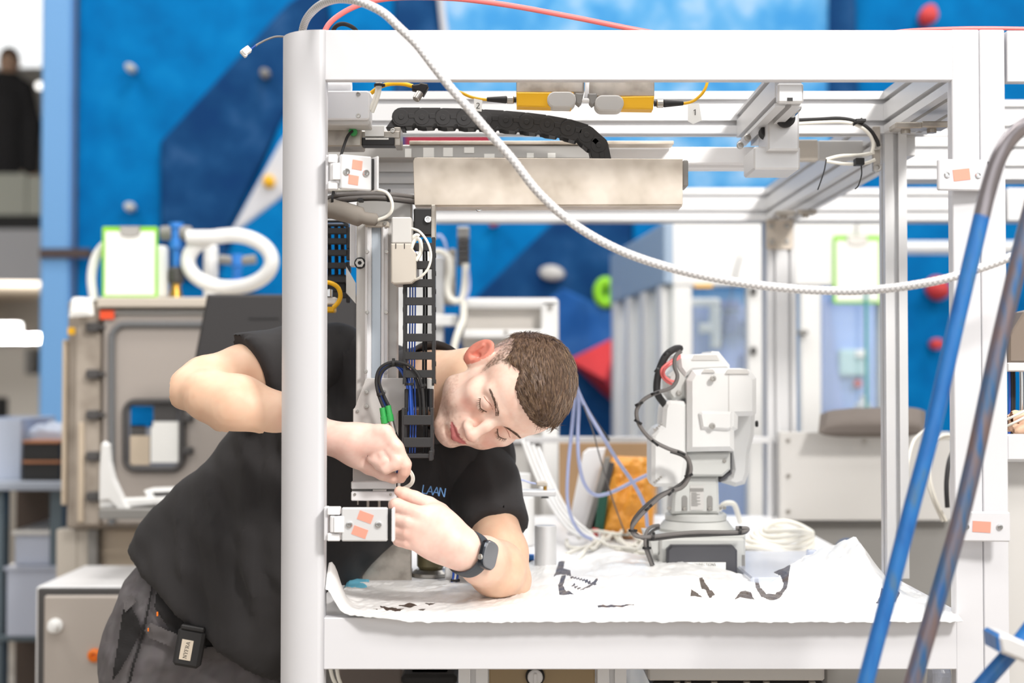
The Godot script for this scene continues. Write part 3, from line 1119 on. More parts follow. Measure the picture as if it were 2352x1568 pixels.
func link_mesh(horizontal: bool) -> ArrayMesh:
	# one link of an energy chain: two rounded side plates with a boss, two cross bars (origin in its middle)
	var g := G.new()
	if horizontal:
		var p := PackedVector2Array()
		for k in 9:
			var a := PI / 2 + PI * k / 8.0
			p.append(Vector2(-0.010 + 0.0155 * cos(a), 0.0155 * sin(a)))
		p.append_array([Vector2(0.008, -0.0145), Vector2(0.010, -0.011), Vector2(0.013, -0.011), Vector2(0.0145, -0.0145), Vector2(0.020, -0.0145), Vector2(0.020, 0.0155)])
		for z in [0.022, -0.018]:
			g.prism(p, Transform3D(Basis(), Vector3(0, 0, z)), 0.004, 0.0006)
		g.cyl(Vector3(-0.010, 0, 0.022), Vector3(-0.010, 0, 0.0228), 0.0125, -1, 20, 0.0003)
		g.cyl(Vector3(-0.010, 0, 0.0228), Vector3(-0.010, 0, 0.0240), 0.0045, -1, 16, 0.0004)
		g.box(Vector3(0.001, -0.002, 0.022), Vector3(0.012, 0.006, 0.0228), 0.0003)
		g.box(Vector3(-0.004, 0.012, -0.018), Vector3(0.008, 0.0155, 0.018), 0.0005)
		g.box(Vector3(-0.004, -0.0155, -0.018), Vector3(0.006, -0.012, 0.018), 0.0005)
	else:
		var w := 33.0 / F * 2.24
		for s in [-1.0, 1.0]:
			g.box(Vector3(s * w - 0.0025, -0.0152, -0.012), Vector3(s * w + 0.0025, 0.0152, 0.012), 0.0006)
			g.box(Vector3(s * (w - 0.0012) - 0.0016, -0.0185, -0.010), Vector3(s * (w - 0.0012) + 0.0016, 0.0, 0.010), 0.0004)
			g.cyl(Vector3(s * (w + 0.0025), -0.0125, 0), Vector3(s * (w + 0.0035), -0.0125, 0), 0.004, -1, 12)
		g.box(Vector3(-w, -0.0062, 0.008), Vector3(w, 0.0062, 0.0125), 0.0008)
		g.box(Vector3(-w, -0.0052, -0.0125), Vector3(w, 0.0052, -0.009), 0.0006)
	return g.mesh()


func build_chains():
	var g: G
	var o := thing("cable_chain", "black energy chain bending over the horizontal axis at the top of the machine", "cable chain", at(1150, 330, 2.34))
	var lm := link_mesh(true)
	var mc: StandardMaterial3D = mt("chain_black", 0x2b2a2b, 0.55)
	var d := 2.32
	var q := [[938, 274, 0], [985, 274.5, 0], [1033, 275.5, -1], [1081, 277, -2], [1128, 279, -3], [1176, 282.5, -5], [1223, 287, -7], [1270, 294, -10], [1317, 304, -17], [1356, 324, -42], [1376, 352, -78]]
	for k in q:
		inst(o, "chain_link", lm, mc, Transform3D(Basis(Vector3(0, 0, 1), deg_to_rad(k[2])), at(k[0], k[1], d)))
	g = G.new()
	slab(g, [[886, 293], [914, 255], [925, 253], [930, 296]], d - 0.018, 0.04, 0.001)
	part(o, "end_bracket", g, mc)
	# upright chain in front of the face
	o = thing("cable_chain", "black ladder-like energy chain hanging upright beside the face", "cable chain", at(963, 1055, 2.24))
	lm = link_mesh(false)
	var y := 568.0
	while y < 870.0:
		inst(o, "chain_link", lm, mc, Transform3D(Basis(), at(963.5, y, 2.24)))
		y += 41.5
	for yy in [964.0, 1015.0]:
		inst(o, "chain_link", lm, mc, Transform3D(Basis().scaled(Vector3(0.98, 1.25, 1.1)), at(960, yy, 2.23)))
	g = G.new()
	B(g, 950, 478, 998, 541, 2.245, 0.03, 0.002)
	part(o, "upper_end", g, mats.black)
	g = G.new()
	B(g, 990, 470, 1000, 548, 2.243, 0.03, 0.001)
	part(o, "end_plate", g, mats.stainless_grey)
	screw(o, at(983, 504, 2.243), 0.006, mats.chrome)
	g = G.new()
	B(g, 929, 893, 938, 945, 2.235, 0.03, 0.001)
	B(g, 985, 893, 994, 945, 2.235, 0.03, 0.001)
	B(g, 936, 892, 988, 934, 2.262, 0.008, 0.001)
	part(o, "lower_end", g, mats.black)
	g = G.new()
	B(g, 929, 1042, 994, 1052, 2.215, 0.03, 0.001)
	B(g, 985, 1035, 994, 1058, 2.212, 0.03, 0.001)
	B(g, 929, 936, 934, 1046, 2.22, 0.02, 0.001)
	B(g, 990, 936, 995, 1050, 2.22, 0.02, 0.001)
	part(o, "end_frame", g, mc)
	for q2 in [[941, 0], [947, 0], [953, 0], [973, 1], [979, 1]]:
		g = G.new()
		var l := [[q2[0], 548, 2.25], [q2[0] + 1, 700, 2.25], [q2[0] - 1, 860, 2.25], [q2[0] + 2, 960, 2.24], [q2[0], 1040, 2.235]]
		g.tube(path(l), (1.9 if q2[1] == 0 else 2.8) / F * 2.25, 7, 4)
		part(o, "hose" if q2[1] == 0 else "cable", g, mats.blue_tube if q2[1] == 0 else mats.black_rubber)
	# cable loop with the green plugs in front of the mounting plate
	o = thing("cable_loop", "looped black and blue cables with two green plugs on the mounting plate", "cable", at(905, 960, 2.24))
	var dd := 2.225
	tube_part(o, "cable", [[881, 937], [869, 905], [864, 872], [874, 844], [903, 831], [938, 838], [960, 860], [968, 885], [972, 915], [974, 955]], dd, 3.6, mats.black_rubber)
	tube_part(o, "cable", [[893, 932], [878, 900], [871, 874], [880, 850], [904, 838], [932, 845], [953, 866], [961, 890], [965, 920], [966, 955]], dd + 0.006, 3.6, mats.black_rubber)
	tube_part(o, "hose", [[887, 936], [873, 900], [868, 872], [878, 846], [904, 834], [926, 846], [938, 870], [942, 900], [944, 955]], dd + 0.012, 3.4, mats.blue_tube)
	tube_part(o, "hose", [[889, 938], [876, 900], [872, 874], [882, 850], [905, 838], [921, 850], [932, 873], [937, 902], [938, 955]], dd + 0.014, 3.4, mats.blue_tube)
	for q3 in [[873, 936, 889, 974, 0.06], [885, 931, 903, 966, 0.16]]:
		g = G.new()
		var p0 := at((q3[0] + q3[2]) / 2.0 - 3, q3[1], dd)
		var p1 := at((q3[0] + q3[2]) / 2.0 + 3, q3[3], dd)
		g.lathe(g.along(p0, p1), [Vector2(0, 0), Vector2(0.0045, 0), Vector2(0.005, 0.014), Vector2(0.0058, 0.0145), Vector2(0.0055, 0.025), Vector2(0, 0.026)], 14)
		part(o, "green_plug", g, mats.green)
	g = G.new()
	g.cyl(at(898, 966, dd), at(902, 982, dd), 0.0045, -1, 6)
	g.cyl(at(902, 982, dd), at(906, 994, dd), 0.004, -1, 14)
	part(o, "nut", g, mats.steel)
	g = G.new()
	g.cyl(at(905, 992, dd), at(911, 1008, dd), 0.004, -1, 12)
	part(o, "sleeve", g, mats.black)
	tie(o, 904, 834, dd, 8, 1.57)
	tie(o, 873, 905, dd, 8, 0.2)
	tie(o, 940, 882, dd, 7, 0.0)
	tie(o, 969, 885, dd, 7, 0.1)
	# third chain, partly hidden behind the rounded post
	o = thing("cable_chain", "black arched energy chain half hidden behind the rounded post", "cable chain", at(770, 690, 2.5))
	for k in 11:
		var yy := 478.0 + (9.0 * k if k < 5 else 45.0 + 22.0 * (k - 5) + 3.0 * (k - 5) * (k - 5) * 0.5)
		var dep := 2.46 + 0.14 * pow(maxf(0.0, (5.0 - k) / 5.0), 1.5)
		g = G.new()
		B(g, 722, yy, 799 - maxf(0, 5 - k) * 4.5, yy + (5.0 if k < 5 else 14.0), dep, 0.012, 0.001)
		B(g, 795 - maxf(0, 5 - k) * 4.5, yy - 2, 804 - maxf(0, 5 - k) * 4.5, yy + (7.0 if k < 5 else 24.0), dep, 0.02, 0.001)
		B(g, 726, yy - 2, 732, yy + (7.0 if k < 5 else 24.0), dep, 0.02, 0.001)
		part(o, "chain_link", g, mc)
	for x in [756, 772, 786]:
		g = G.new()
		g.tube(path([[x, 520, 2.49], [x + 1, 600, 2.48], [x, 668, 2.48]]), 0.0035, 6, 3)
		part(o, "cable", g, mats.black_rubber)
	g = G.new()
	B(g, 740, 630, 795, 672, 2.47, 0.03, 0.002)
	part(o, "end_bracket", g, mats.black)
	o = thing("valve_block", "small white and yellow valve block with a yellow hose beside the rounded post", "valve", at(762, 716, 2.4))
	g = G.new()
	B(g, 742, 682, 772, 698, 2.4, 0.03, 0.002)
	part(o, "body", g, mats.white_plastic)
	g = G.new()
	B(g, 742, 704, 768, 717, 2.4, 0.03, 0.002)
	part(o, "yellow_cap", g, mats.yellow)
	tube_part(o, "yellow_hose", [[742, 648], [760, 650], [776, 660], [782, 678], [777, 694], [766, 706]], 2.385, 5.2, mats.yellow)
	g = G.new()
	g.cyl(at(756, 664, 2.4), at(756, 682, 2.4), 0.006, -1, 12, 0.001)
	part(o, "fitting", g, mats.chrome)


func build_upper_left():
	var g: G
	var o := thing("junction_box", "pale grey box with rounded corners under the top beam beside the rounded post", "junction box", at(795, 287, 2.2))
	g = G.new()
	slab(g, rounded(735, 208, 848, 274, 6), 2.19, 0.05, 0.002)
	part(o, "lid", g, mats.white_metal)
	g = G.new()
	B(g, 735, 274, 848, 287, 2.2, 0.05, 0.002)
	part(o, "base", g, mats.light_grey)
	g = G.new()
	g.cyl(at(735, 199, 2.21), at(808, 199, 2.21), 0.0095, -1, 18, 0.001)
	part(o, "cylinder", g, mats.white_metal)
	for q in [[823, 216], [823, 266]]:
		screw(o, at(q[0], q[1], 2.19), 0.0035)
	o = thing("carriage_block", "tan stainless carriage block with a green fitting and black cable above the upper hinge", "carriage", at(830, 338, 2.25))
	g = G.new()
	B(g, 735, 295, 830, 336, 2.25, 0.06, 0.002)
	part(o, "block", g, mats.stainless_grey)
	g = G.new()
	B(g, 830, 301, 918, 317, 2.26, 0.05, 0.001)
	B(g, 905, 292, 920, 334, 2.262, 0.05, 0.001)
	part(o, "steel_plate", g, mats.stainless_grey)
	screw(o, at(902, 300, 2.259), 0.004)
	g = G.new()
	B(g, 831, 315, 906, 333.5, 2.255, 0.03, 0.001)
	part(o, "slot_cover", g, mats.black)
	g = G.new()
	B(g, 839, 317, 893, 321, 2.254, 0.002, 0.0003)
	part(o, "scraper", g, mats.steel)
	g = G.new()
	B(g, 838, 288, 882, 313, 2.256, 0.004, 0.0005)
	part(o, "film", g, mats.white_plastic)
	g = G.new()
	B(g, 768, 278, 785, 294, 2.235, 0.02, 0.001)
	B(g, 790, 286, 806, 295, 2.24, 0.02, 0.001)
	part(o, "clamp", g, mats.cream)
	screw(o, at(771, 289, 2.233), 0.0035)
	g = G.new()
	g.cyl(at(812, 304, 2.25), at(810, 302, 2.235), 0.0065, -1, 14, 0.001)
	part(o, "green_fitting", g, mats.green)
	tube_part(o, "cable", [[809, 301, 2.235], [799, 312, 2.22], [791, 332, 2.2], [781, 364, 2.19]], 2.2, 3.4, mats.black_rubber)
	o = thing("cable_pair", "pair of beige cables hanging from the top beam beside the junction box", "cable", at(858, 255, 2.2))
	tube_part(o, "cable", [[867, 180], [866, 205], [860, 228], [850, 253]], 2.2, 4.2, mats.cable_white)
	tube_part(o, "cable", [[874, 180], [872, 207], [865, 232], [855, 258]], 2.2, 4.2, mats.cable_white)
	tie(o, 870, 196, 2.2, 11, 0.0)
	o = thing("yellow_cable", "yellow cable ending in a black angled plug below the top beam", "cable", at(930, 225, 2.2))
	tube_part(o, "lead", [[852, 214], [868, 202], [885, 195], [905, 192], [928, 193], [948, 198]], 2.21, 5.0, mats.yellow)
	g = G.new()
	slab(g, [[946, 194], [962, 192], [966, 189], [982, 192], [984, 199], [972, 220], [956, 208], [946, 206]], 2.2, 0.016, 0.002)
	part(o, "plug", g, mats.black)
	g = G.new()
	g.cyl(at(965, 213, 2.195), at(955, 229, 2.19), 0.006, -1, 14, 0.001)
	part(o, "plug_nut", g, mats.steel)
	o = thing("cable_bundle", "tied grey cable bundle running behind the upper hinge to the cover plate", "cable", at(850, 460, 2.25))
	tube_part(o, "cable", [[735, 470, 2.28], [760, 452, 2.25], [800, 446, 2.23], [860, 444, 2.23], [910, 447, 2.24], [960, 453, 2.3]], 2.25, 5.2, mats.cable_grey)
	tube_part(o, "cable", [[735, 478, 2.28], [765, 461, 2.25], [800, 455, 2.23], [860, 452, 2.23], [910, 456, 2.24], [960, 462, 2.3]], 2.25, 5.2, mats.cable_grey)
	tube_part(o, "dark_cable", [[735, 484, 2.29], [770, 466, 2.26], [820, 459, 2.25], [880, 458, 2.25], [960, 467, 2.31]], 2.25, 4.0, mats.dark_grey)
	tie(o, 765, 456, 2.24, 14, 1.5)
	tie(o, 893, 451, 2.235, 13, 1.5)
	g = G.new()
	B(g, 821, 455, 833, 462, 2.22, 0.02, 0.001)
	part(o, "clip", g, mats.black)
	tube_part(o, "cream_cable", [[760, 437, 2.26], [800, 436, 2.24], [850, 434, 2.23], [885, 441, 2.23], [899, 460, 2.22], [900, 482, 2.22], [888, 497, 2.225], [864, 506, 2.23]], 2.23, 4.2, mats.cable_white)
	# grey woven sleeve
	g = G.new()
	g.tube(path([[728, 470, 2.27], [760, 478, 2.25], [800, 489, 2.235], [835, 500, 2.23], [868, 505, 2.23]]), [0.0125, 0.016, 0.0155, 0.010, 0.006], 14, 5)
	var sl: StandardMaterial3D = mt("sleeve_cloth", 0x8b847c, 0.85)
	solo("cable_sleeve", "tapered grey fabric cable sleeve beneath the grey cable bundle", "cable sleeve", g, sl)
	# cables with loops beside the motor housing
	o = thing("motor_cable", "cream cable loops on the right of the motor housing", "cable", at(965, 640, 2.24))
	tube_part(o, "cable", [[940, 588], [948, 560], [958, 548], [966, 556], [966, 580], [955, 598]], 2.212, 4.6, mats.cable_white)
	tube_part(o, "cable", [[938, 575], [946, 550], [956, 540], [963, 543]], 2.222, 4.6, mats.cable_white)
	tube_part(o, "thin_cable", [[944, 524, 2.215], [964, 532, 2.2], [982, 556, 2.195], [990, 585, 2.195], [984, 615, 2.195], [966, 636, 2.2], [948, 644, 2.215]], 2.2, 3.0, mats.cable_white)
	# cables on the right, under the cross rail
	o = thing("black_and_white_cables", "black and white cables tied along the rail beside the inner post", "cable", at(1930, 300, 2.42))
	tube_part(o, "black_cable", [[1830, 276], [1880, 274], [1930, 272], [1970, 280], [1998, 298], [2014, 322], [2018, 336]], 2.42, 4.6, mats.black_rubber)
	tube_part(o, "white_cable", [[1830, 284], [1880, 281], [1935, 280], [1970, 288], [1995, 306], [2006, 330], [2002, 352]], 2.42, 4.2, mats.cable_white)
	tie(o, 1968, 281, 2.42, 12, 0.6)
	g = G.new()
	B(g, 1966, 272, 1990, 279, 2.4, 0.02, 0.001)
	part(o, "clip", g, mats.black)
	tube_part(o, "white_cable", [[1898, 366], [1930, 358], [1975, 356], [2008, 350]], 2.44, 4.0, mats.cable_white)
	tube_part(o, "white_cable", [[1898, 370], [1940, 376], [1985, 375], [2010, 366]], 2.44, 4.0, mats.cable_white)
	for t in [[[1898, 366], [1893, 392], [1884, 420], [1878, 436]], [[1978, 378], [1979, 400], [1972, 425], [1964, 434]]]:
		tube_part(o, "cable_tie", t, 2.43, 1.5, mats.black)
	g = G.new()
	B(g, 1966, 362, 1986, 378, 2.42, 0.02, 0.001)
	part(o, "clip", g, mats.black)
	g = G.new()
	B(g, 1832, 320, 1879, 369, 2.56, 0.02, 0.002)
	solo("cream_plate", "small cream plate behind the clamp block, under the cross rail", "plate", g, mats.cream)
	g = G.new()
	B(g, 1880, 322, 2000, 368, 2.6, 0.01, 0.002)
	solo("grey_plate", "grey plate beside the cream plate, behind the looped white cables", "plate", g, mats.light_grey)


func build_switches():
	var g: G
	for s in [0, 1]:
		var left: bool = s == 0
		var o := thing("safety_switch", "yellow safety switch with an oval grey cap, cable to the " + ("upright-hose side" if left else "tag marked 1"), "safety switch", at(1255 if left else 1430, 250, 2.2), "yellow switches under the top beam")
		g = G.new()
		if left:
			B(g, 1186, 180, 1342, 212, 2.215, 0.02, 0.001)
		else:
			B(g, 1351, 180, 1503, 221, 2.215, 0.02, 0.001)
		part(o, "bracket", g, mats.stainless_grey)
		g = G.new()
		if left:
			slab(g, [[1186, 211], [1318, 212], [1318, 240], [1312, 248], [1187, 244]], 2.2, 0.03, 0.002)
		else:
			slab(g, [[1375, 222], [1503, 220], [1500, 251], [1380, 249]], 2.2, 0.03, 0.002)
		part(o, "body", g, mats.yellow)
		g = G.new()
		if left:
			slab(g, rounded(1257, 210, 1323, 246, 17, 6), 2.19, 0.035, 0.002)
		else:
			slab(g, rounded(1367, 218, 1433, 254, 17, 6), 2.19, 0.035, 0.002)
		part(o, "cap", g, mats.light_grey)
		g = G.new()
		if left:
			slab(g, [[1322, 213], [1341, 214], [1336, 236], [1330, 242], [1322, 235]], 2.195, 0.02, 0.002)
		else:
			slab(g, [[1351, 214], [1371, 214], [1371, 235], [1360, 243], [1354, 236]], 2.195, 0.02, 0.002)
		part(o, "lug", g, mats.mid_grey)
		var ya := 229.0 if left else 238.0
		var dir := -1.0 if left else 1.0
		var x0 := 1186.0 if left else 1502.0
		g = G.new()
		g.cyl(at(x0, ya, 2.21), at(x0 + dir * 9, ya, 2.21), 0.0045, -1, 12)
		part(o, "neck", g, mats.black)
		g = G.new()
		g.cyl(at(x0 + dir * 6, ya, 2.21), at(x0 + dir * 22, ya, 2.21), 0.0065, -1, 14, 0.001)
		part(o, "plug_nut", g, mats.steel)
		g = G.new()
		g.cyl(at(x0 + dir * 22, ya, 2.21), at(x0 + dir * 68, ya - 1, 2.21), 0.006, 0.0035, 14, 0.001)
		part(o, "plug", g, mats.black)
		if left:
			tube_part(o, "lead", [[1118, 229], [1100, 227], [1080, 222], [1062, 214], [1040, 205]], 2.21, 3.4, mats.yellow)
		else:
			tube_part(o, "lead", [[1569, 238], [1590, 233], [1608, 220], [1620, 203], [1627, 180]], 2.21, 3.4, mats.yellow)
		g = G.new()
		if left:
			slab(g, [[1088, 226], [1108, 230], [1106, 256], [1090, 254]], 2.205, 0.0012, 0.0)
		else:
			slab(g, [[1580, 240], [1606, 236], [1612, 276], [1592, 285], [1580, 278]], 2.205, 0.0012, 0.0)
		part(o, "tag", g, mats.paper)
		text(o, "tag_number", "2" if left else "1", at(1098 if left else 1596, 243 if left else 258, 2.203), 0.009, mats.ink, Basis())
	var b := thing("pin_joint", "small white pin joint between the two yellow switches", "pin", at(1346, 235, 2.2))
	g = G.new()
	g.cyl(at(1334, 230, 2.2), at(1360, 231, 2.2), 0.0035, -1, 12)
	part(b, "pin", g, mats.white_plastic)
	g = G.new()
	g.cyl(at(1349, 180, 2.21), at(1347, 228, 2.21), 0.0035, -1, 10)
	part(b, "rod", g, mats.white_metal)


func text(par: Node3D, called: String, s: String, p: Vector3, h: float, m: Material, b: Basis, serif := false, depth := 0.0006):
	var t := TextMesh.new()
	var f := SystemFont.new()
	f.font_names = PackedStringArray(["Droid Serif" if serif else "Droid Sans"])
	t.font = f
	t.font_size = 64
	t.text = s
	t.depth = depth
	t.pixel_size = h / 46.0
	t.curve_step = 4.0
	return inst(par, called, t, m, Transform3D(b, p))

# ---------------------------------------------------------------- the small white robot arm on the table

func build_robot():
	var g: G
	var wr: StandardMaterial3D = mt("robot_white", 0xe0e0df, 0.4)
	var gr: StandardMaterial3D = mt("robot_grey", 0xc6c7c4, 0.45)
	var dk: StandardMaterial3D = mt("robot_dark", 0x4b4b50, 0.4)
	var o := thing("industrial_robot", "small white six-axis robot arm standing folded on the table", "robot", Vector3(at(1605, 0, 2.62).x, at(0, 1418, 2.1).y, -2.62))
	var ty := at(0, 1418, 2.1).y
	var a := at(1516, 1236, 2.55)
	var b := at(1713, 1340, 2.55)
	g = G.new()
	g.box(Vector3(a.x, ty, -2.72), Vector3(b.x, a.y, -2.55), 0.004)
	part(o, "base", g, gr)
	g = G.new()
	slab(g, [[1532, 1262], [1542, 1252], [1683, 1252], [1694, 1264], [1694, 1325], [1532, 1325]], 2.532, 0.03, 0.004)
	part(o, "connector_cover", g, dk)
	g = G.new()
	B(g, 1566, 1291, 1667, 1322, 2.5315, 0.001, 0.0)
	var lb := part(o, "label", g, mats.paper)
	text(lb, "lettering", "CONNECTIONS", at(1616, 1296, 2.531), 0.0033, mats.ink, Basis(), false, 0.0003)
	g = G.new()
	B(g, 1704, 1274, 1711, 1322, 2.5495, 0.001, 0.0)
	part(o, "side_label", g, mats.mid_grey)
	g = G.new()
	slab(g, [[1486, 1228], [1713, 1228], [1713, 1240], [1535, 1240], [1512, 1275], [1498, 1275]], 2.56, 0.12, 0.003)
	part(o, "foot_plate", g, gr)
	g = G.new()
	var c := at(1598, 1228, 2.64)
	g.lathe(Transform3D(Basis(), c), [Vector2(0, 0), Vector2(0.067, 0), Vector2(0.069, 0.003), Vector2(0.069, 0.014), Vector2(0.059, 0.027), Vector2(0.056, 0.028), Vector2(0, 0.028)], 40)
	part(o, "turntable", g, gr)
	g = G.new()
	g.lathe(Transform3D(Basis(), c), [Vector2(0.0555, 0.0285), Vector2(0.0565, 0.0295), Vector2(0.0565, 0.039), Vector2(0.052, 0.042), Vector2(0, 0.042)], 40)
	part(o, "waist_ring", g, gr)
	g = G.new()
	slab(g, [[1548, 1093], [1650, 1093], [1653, 1180], [1543, 1180]], 2.592, 0.09, 0.005)
	part(o, "waist", g, gr)
	for x in [1566, 1624]:
		g = G.new()
		slab(g, [[x + 3, 1138], [x + 10, 1138], [x + 13, 1143], [x + 13, 1172], [x, 1172], [x, 1143]], 2.5905, 0.003, 0.0005)
		part(o, "bolt_pocket", g, mats.mid_grey)
		screw(o, at(x + 6.5, 1168, 2.589), 0.0035)
	for x in [1536, 1543, 1655, 1664]:
		screw(o, at(x, 1166, 2.60), 0.0032)
	g = G.new()
	slab(g, rounded(1585, 1115, 1616, 1171, 2, 2), 2.5905, 0.001, 0.0)
	lb = part(o, "name_plate", g, mats.light_grey)
	g = G.new()
	B(g, 1586, 1121, 1616, 1128, 2.5893, 0.0003, 0.0)
	for k in 9:
		B(g, 1588, 1131 + k * 3.6, 1600 + fmod(k * 7.3, 14.0), 1132.4 + k * 3.6, 2.5893, 0.0003, 0.0)
	part(lb, "print", g, mats.mid_grey)
	g = G.new()
	slab(g, [[1576, 1038], [1678, 1038], [1678, 1078], [1660, 1094], [1576, 1094]], 2.575, 0.11, 0.004)
	part(o, "shoulder_cover", g, gr)
	screw(o, at(1664, 1058, 2.574), 0.0035)
	g = G.new()
	slab(g, [[1660, 945], [1736, 945], [1733, 1000], [1723, 1042], [1720, 1088], [1712, 1112], [1690, 1118], [1654, 1107], [1676, 1092], [1680, 1078]], 2.61, 0.07, 0.008)
	part(o, "forearm_side", g, wr)
	g = G.new()
	slab(g, [[1678.5, 1040], [1681, 1040], [1681, 1088], [1654, 1108], [1652, 1100], [1676, 1084]], 2.60, 0.05, 0.001)
	part(o, "joint_gap", g, dk)
	g = G.new()
	slab(g, [[1524, 937], [1529, 924], [1540, 919], [1571, 921], [1578, 930], [1578, 1062], [1571, 1118], [1503, 1118], [1497, 1106], [1497, 1000], [1508, 984], [1521, 977]], 2.555, 0.1, 0.007)
	part(o, "upper_arm_cover", g, wr)
	g = G.new()
	slab(g, [[1500, 1004], [1512, 990], [1524, 984], [1520, 1108], [1504, 1112]], 2.556, 0.006, 0.003)
	part(o, "disc_edge", g, mats.white_plastic)
	for k in 4:
		screw(o, at(1504 + 5 * k, 986 - 4 * k, 2.549), 0.0022)
		screw(o, at(1503 + 5 * k, 1107 - 4 * k, 2.549), 0.0022)
	g = G.new()
	slab(g, [[1579, 1038], [1579, 872], [1592, 850], [1640, 845], [1702, 845], [1722, 848], [1739, 868], [1739, 948], [1732, 955], [1697, 956], [1696, 985], [1688, 990], [1688, 1036]], 2.545, 0.17, 0.009)
	part(o, "forearm_housing", g, wr)
	g = G.new()
	slab(g, [[1606, 950], [1612, 945], [1682, 945], [1682, 984], [1672, 988], [1612, 984]], 2.537, 0.02, 0.004)
	part(o, "lower_cover", g, wr)
	g = G.new()
	B(g, 1673.5, 848, 1675, 984, 2.5442, 0.002, 0.0)
	part(o, "seam", g, mats.light_grey)
	g = G.new()
	slab(g, [[1556, 816], [1632, 811], [1636, 806], [1652, 807], [1677, 838], [1677, 848], [1592, 852], [1575, 866], [1560, 846]], 2.565, 0.14, 0.006)
	part(o, "wrist_housing", g, wr)
	for q in [[1588, 815, 1652, 827], [1612, 848, 1643, 855], [1666, 848, 1722, 858]]:
		g = G.new()
		slab(g, [[q[0] + 6, q[1]], [q[2] - 6, q[1]], [q[2], q[3]], [q[0], q[3]]], 2.541 if q[1] > 840 else 2.563, 0.004, 0.0)
		part(o, "inset_plate", g, mats.light_grey)
	g = G.new()
	slab(g, [[1534, 862], [1556, 842], [1578, 866], [1578, 914], [1545, 919], [1535, 904]], 2.57, 0.1, 0.005)
	part(o, "side_cover", g, gr)
	screw(o, at(1560, 902, 2.568), 0.005)
	for q in [[1638, 869], [1636, 978]]:
		screw(o, at(q[0], q[1], 2.536), 0.0055)
	g = G.new()
	g.cyl(at(1735, 973, 2.64), at(1741, 973, 2.64), 0.006, -1, 14, 0.001)
	part(o, "side_knob", g, mats.black)
	# dress pack
	o = thing("robot_cables", "grey and black cables tied in wide loops round the robot arm", "cable", at(1500, 1290, 2.5))
	tube_part(o, "braided_sleeve", [[1562, 800, 2.58], [1548, 802, 2.56], [1530, 816, 2.55], [1516, 845, 2.55], [1509, 880, 2.55], [1511, 906, 2.55], [1528, 930, 2.57]], 2.55, 8.5, mats.black_rubber)
	tube_part(o, "cable", [[1565, 806], [1552, 818], [1549, 840], [1556, 862], [1551, 880], [1538, 892], [1505, 903], [1478, 918], [1463, 940], [1464, 965], [1478, 990], [1500, 1012], [1535, 1030], [1565, 1040], [1580, 1052], [1587, 1078], [1578, 1105], [1565, 1120], [1545, 1127], [1515, 1142], [1480, 1175], [1458, 1200], [1451, 1216], [1460, 1230], [1485, 1233], [1530, 1228], [1600, 1222], [1680, 1222], [1712, 1219], [1716, 1213], [1690, 1212]], 2.505, 4.6, mats.cable_grey)
	tube_part(o, "cable", [[1540, 1036, 2.515], [1568, 1046, 2.515], [1581, 1060, 2.515], [1580, 1082, 2.515], [1572, 1104, 2.515], [1545, 1123, 2.515], [1510, 1140, 2.515], [1472, 1172, 2.515], [1452, 1202, 2.515], [1458, 1224, 2.515], [1490, 1238, 2.515], [1560, 1231, 2.515], [1650, 1227, 2.515], [1705, 1224, 2.515], [1718, 1216, 2.515]], 2.51, 4.2, mats.dark_grey)
	tube_part(o, "cable", [[1513, 1206, 2.55], [1495, 1210, 2.53], [1484, 1225, 2.51], [1482, 1255, 2.505], [1492, 1285, 2.51], [1502, 1312, 2.52]], 2.53, 4.0, mats.cable_grey)
	tube_part(o, "cable", [[1513, 1212, 2.56], [1500, 1218, 2.54], [1489, 1232, 2.52], [1488, 1258, 2.515], [1498, 1290, 2.52], [1506, 1312, 2.53]], 2.53, 3.6, mats.dark_grey)
	tube_part(o, "pink_tube", [[1562, 816, 2.56], [1540, 830, 2.55], [1521, 845, 2.545], [1520, 862, 2.545], [1532, 876, 2.55], [1548, 884, 2.56]], 2.55, 3.2, mats.hose_red)
	tube_part(o, "pink_tube", [[1562, 820, 2.555], [1545, 832, 2.545], [1527, 848, 2.54], [1526, 862, 2.54], [1538, 873, 2.545], [1552, 876, 2.555]], 2.55, 3.0, mats.hose_red)
	for q in [[1509, 848, 0.9], [1530, 812, 0.6], [1503, 903, 0.3], [1466, 928, 0.4], [1464, 968, -0.5], [1503, 1016, -0.7], [1563, 1040, -0.4], [1580, 1092, 0.3], [1540, 1131, 0.8], [1488, 1166, 0.7], [1452, 1218, 0.0], [1500, 1233, 1.4], [1700, 1219, 1.5], [1484, 1258, 0.0]]:
		tie(o, q[0], q[1], 2.503, 8.5, q[2])

# ---------------------------------------------------------------- plastic sheet and the small things on the table

func step_at(l: Array, x: float) -> float:
	if x <= l[0][0]:
		return l[0][1]
	for i in l.size() - 1:
		if x <= l[i + 1][0]:
			return lerpf(l[i][1], l[i + 1][1], (x - l[i][0]) / (l[i + 1][0] - l[i][0]))
	return l[-1][1]


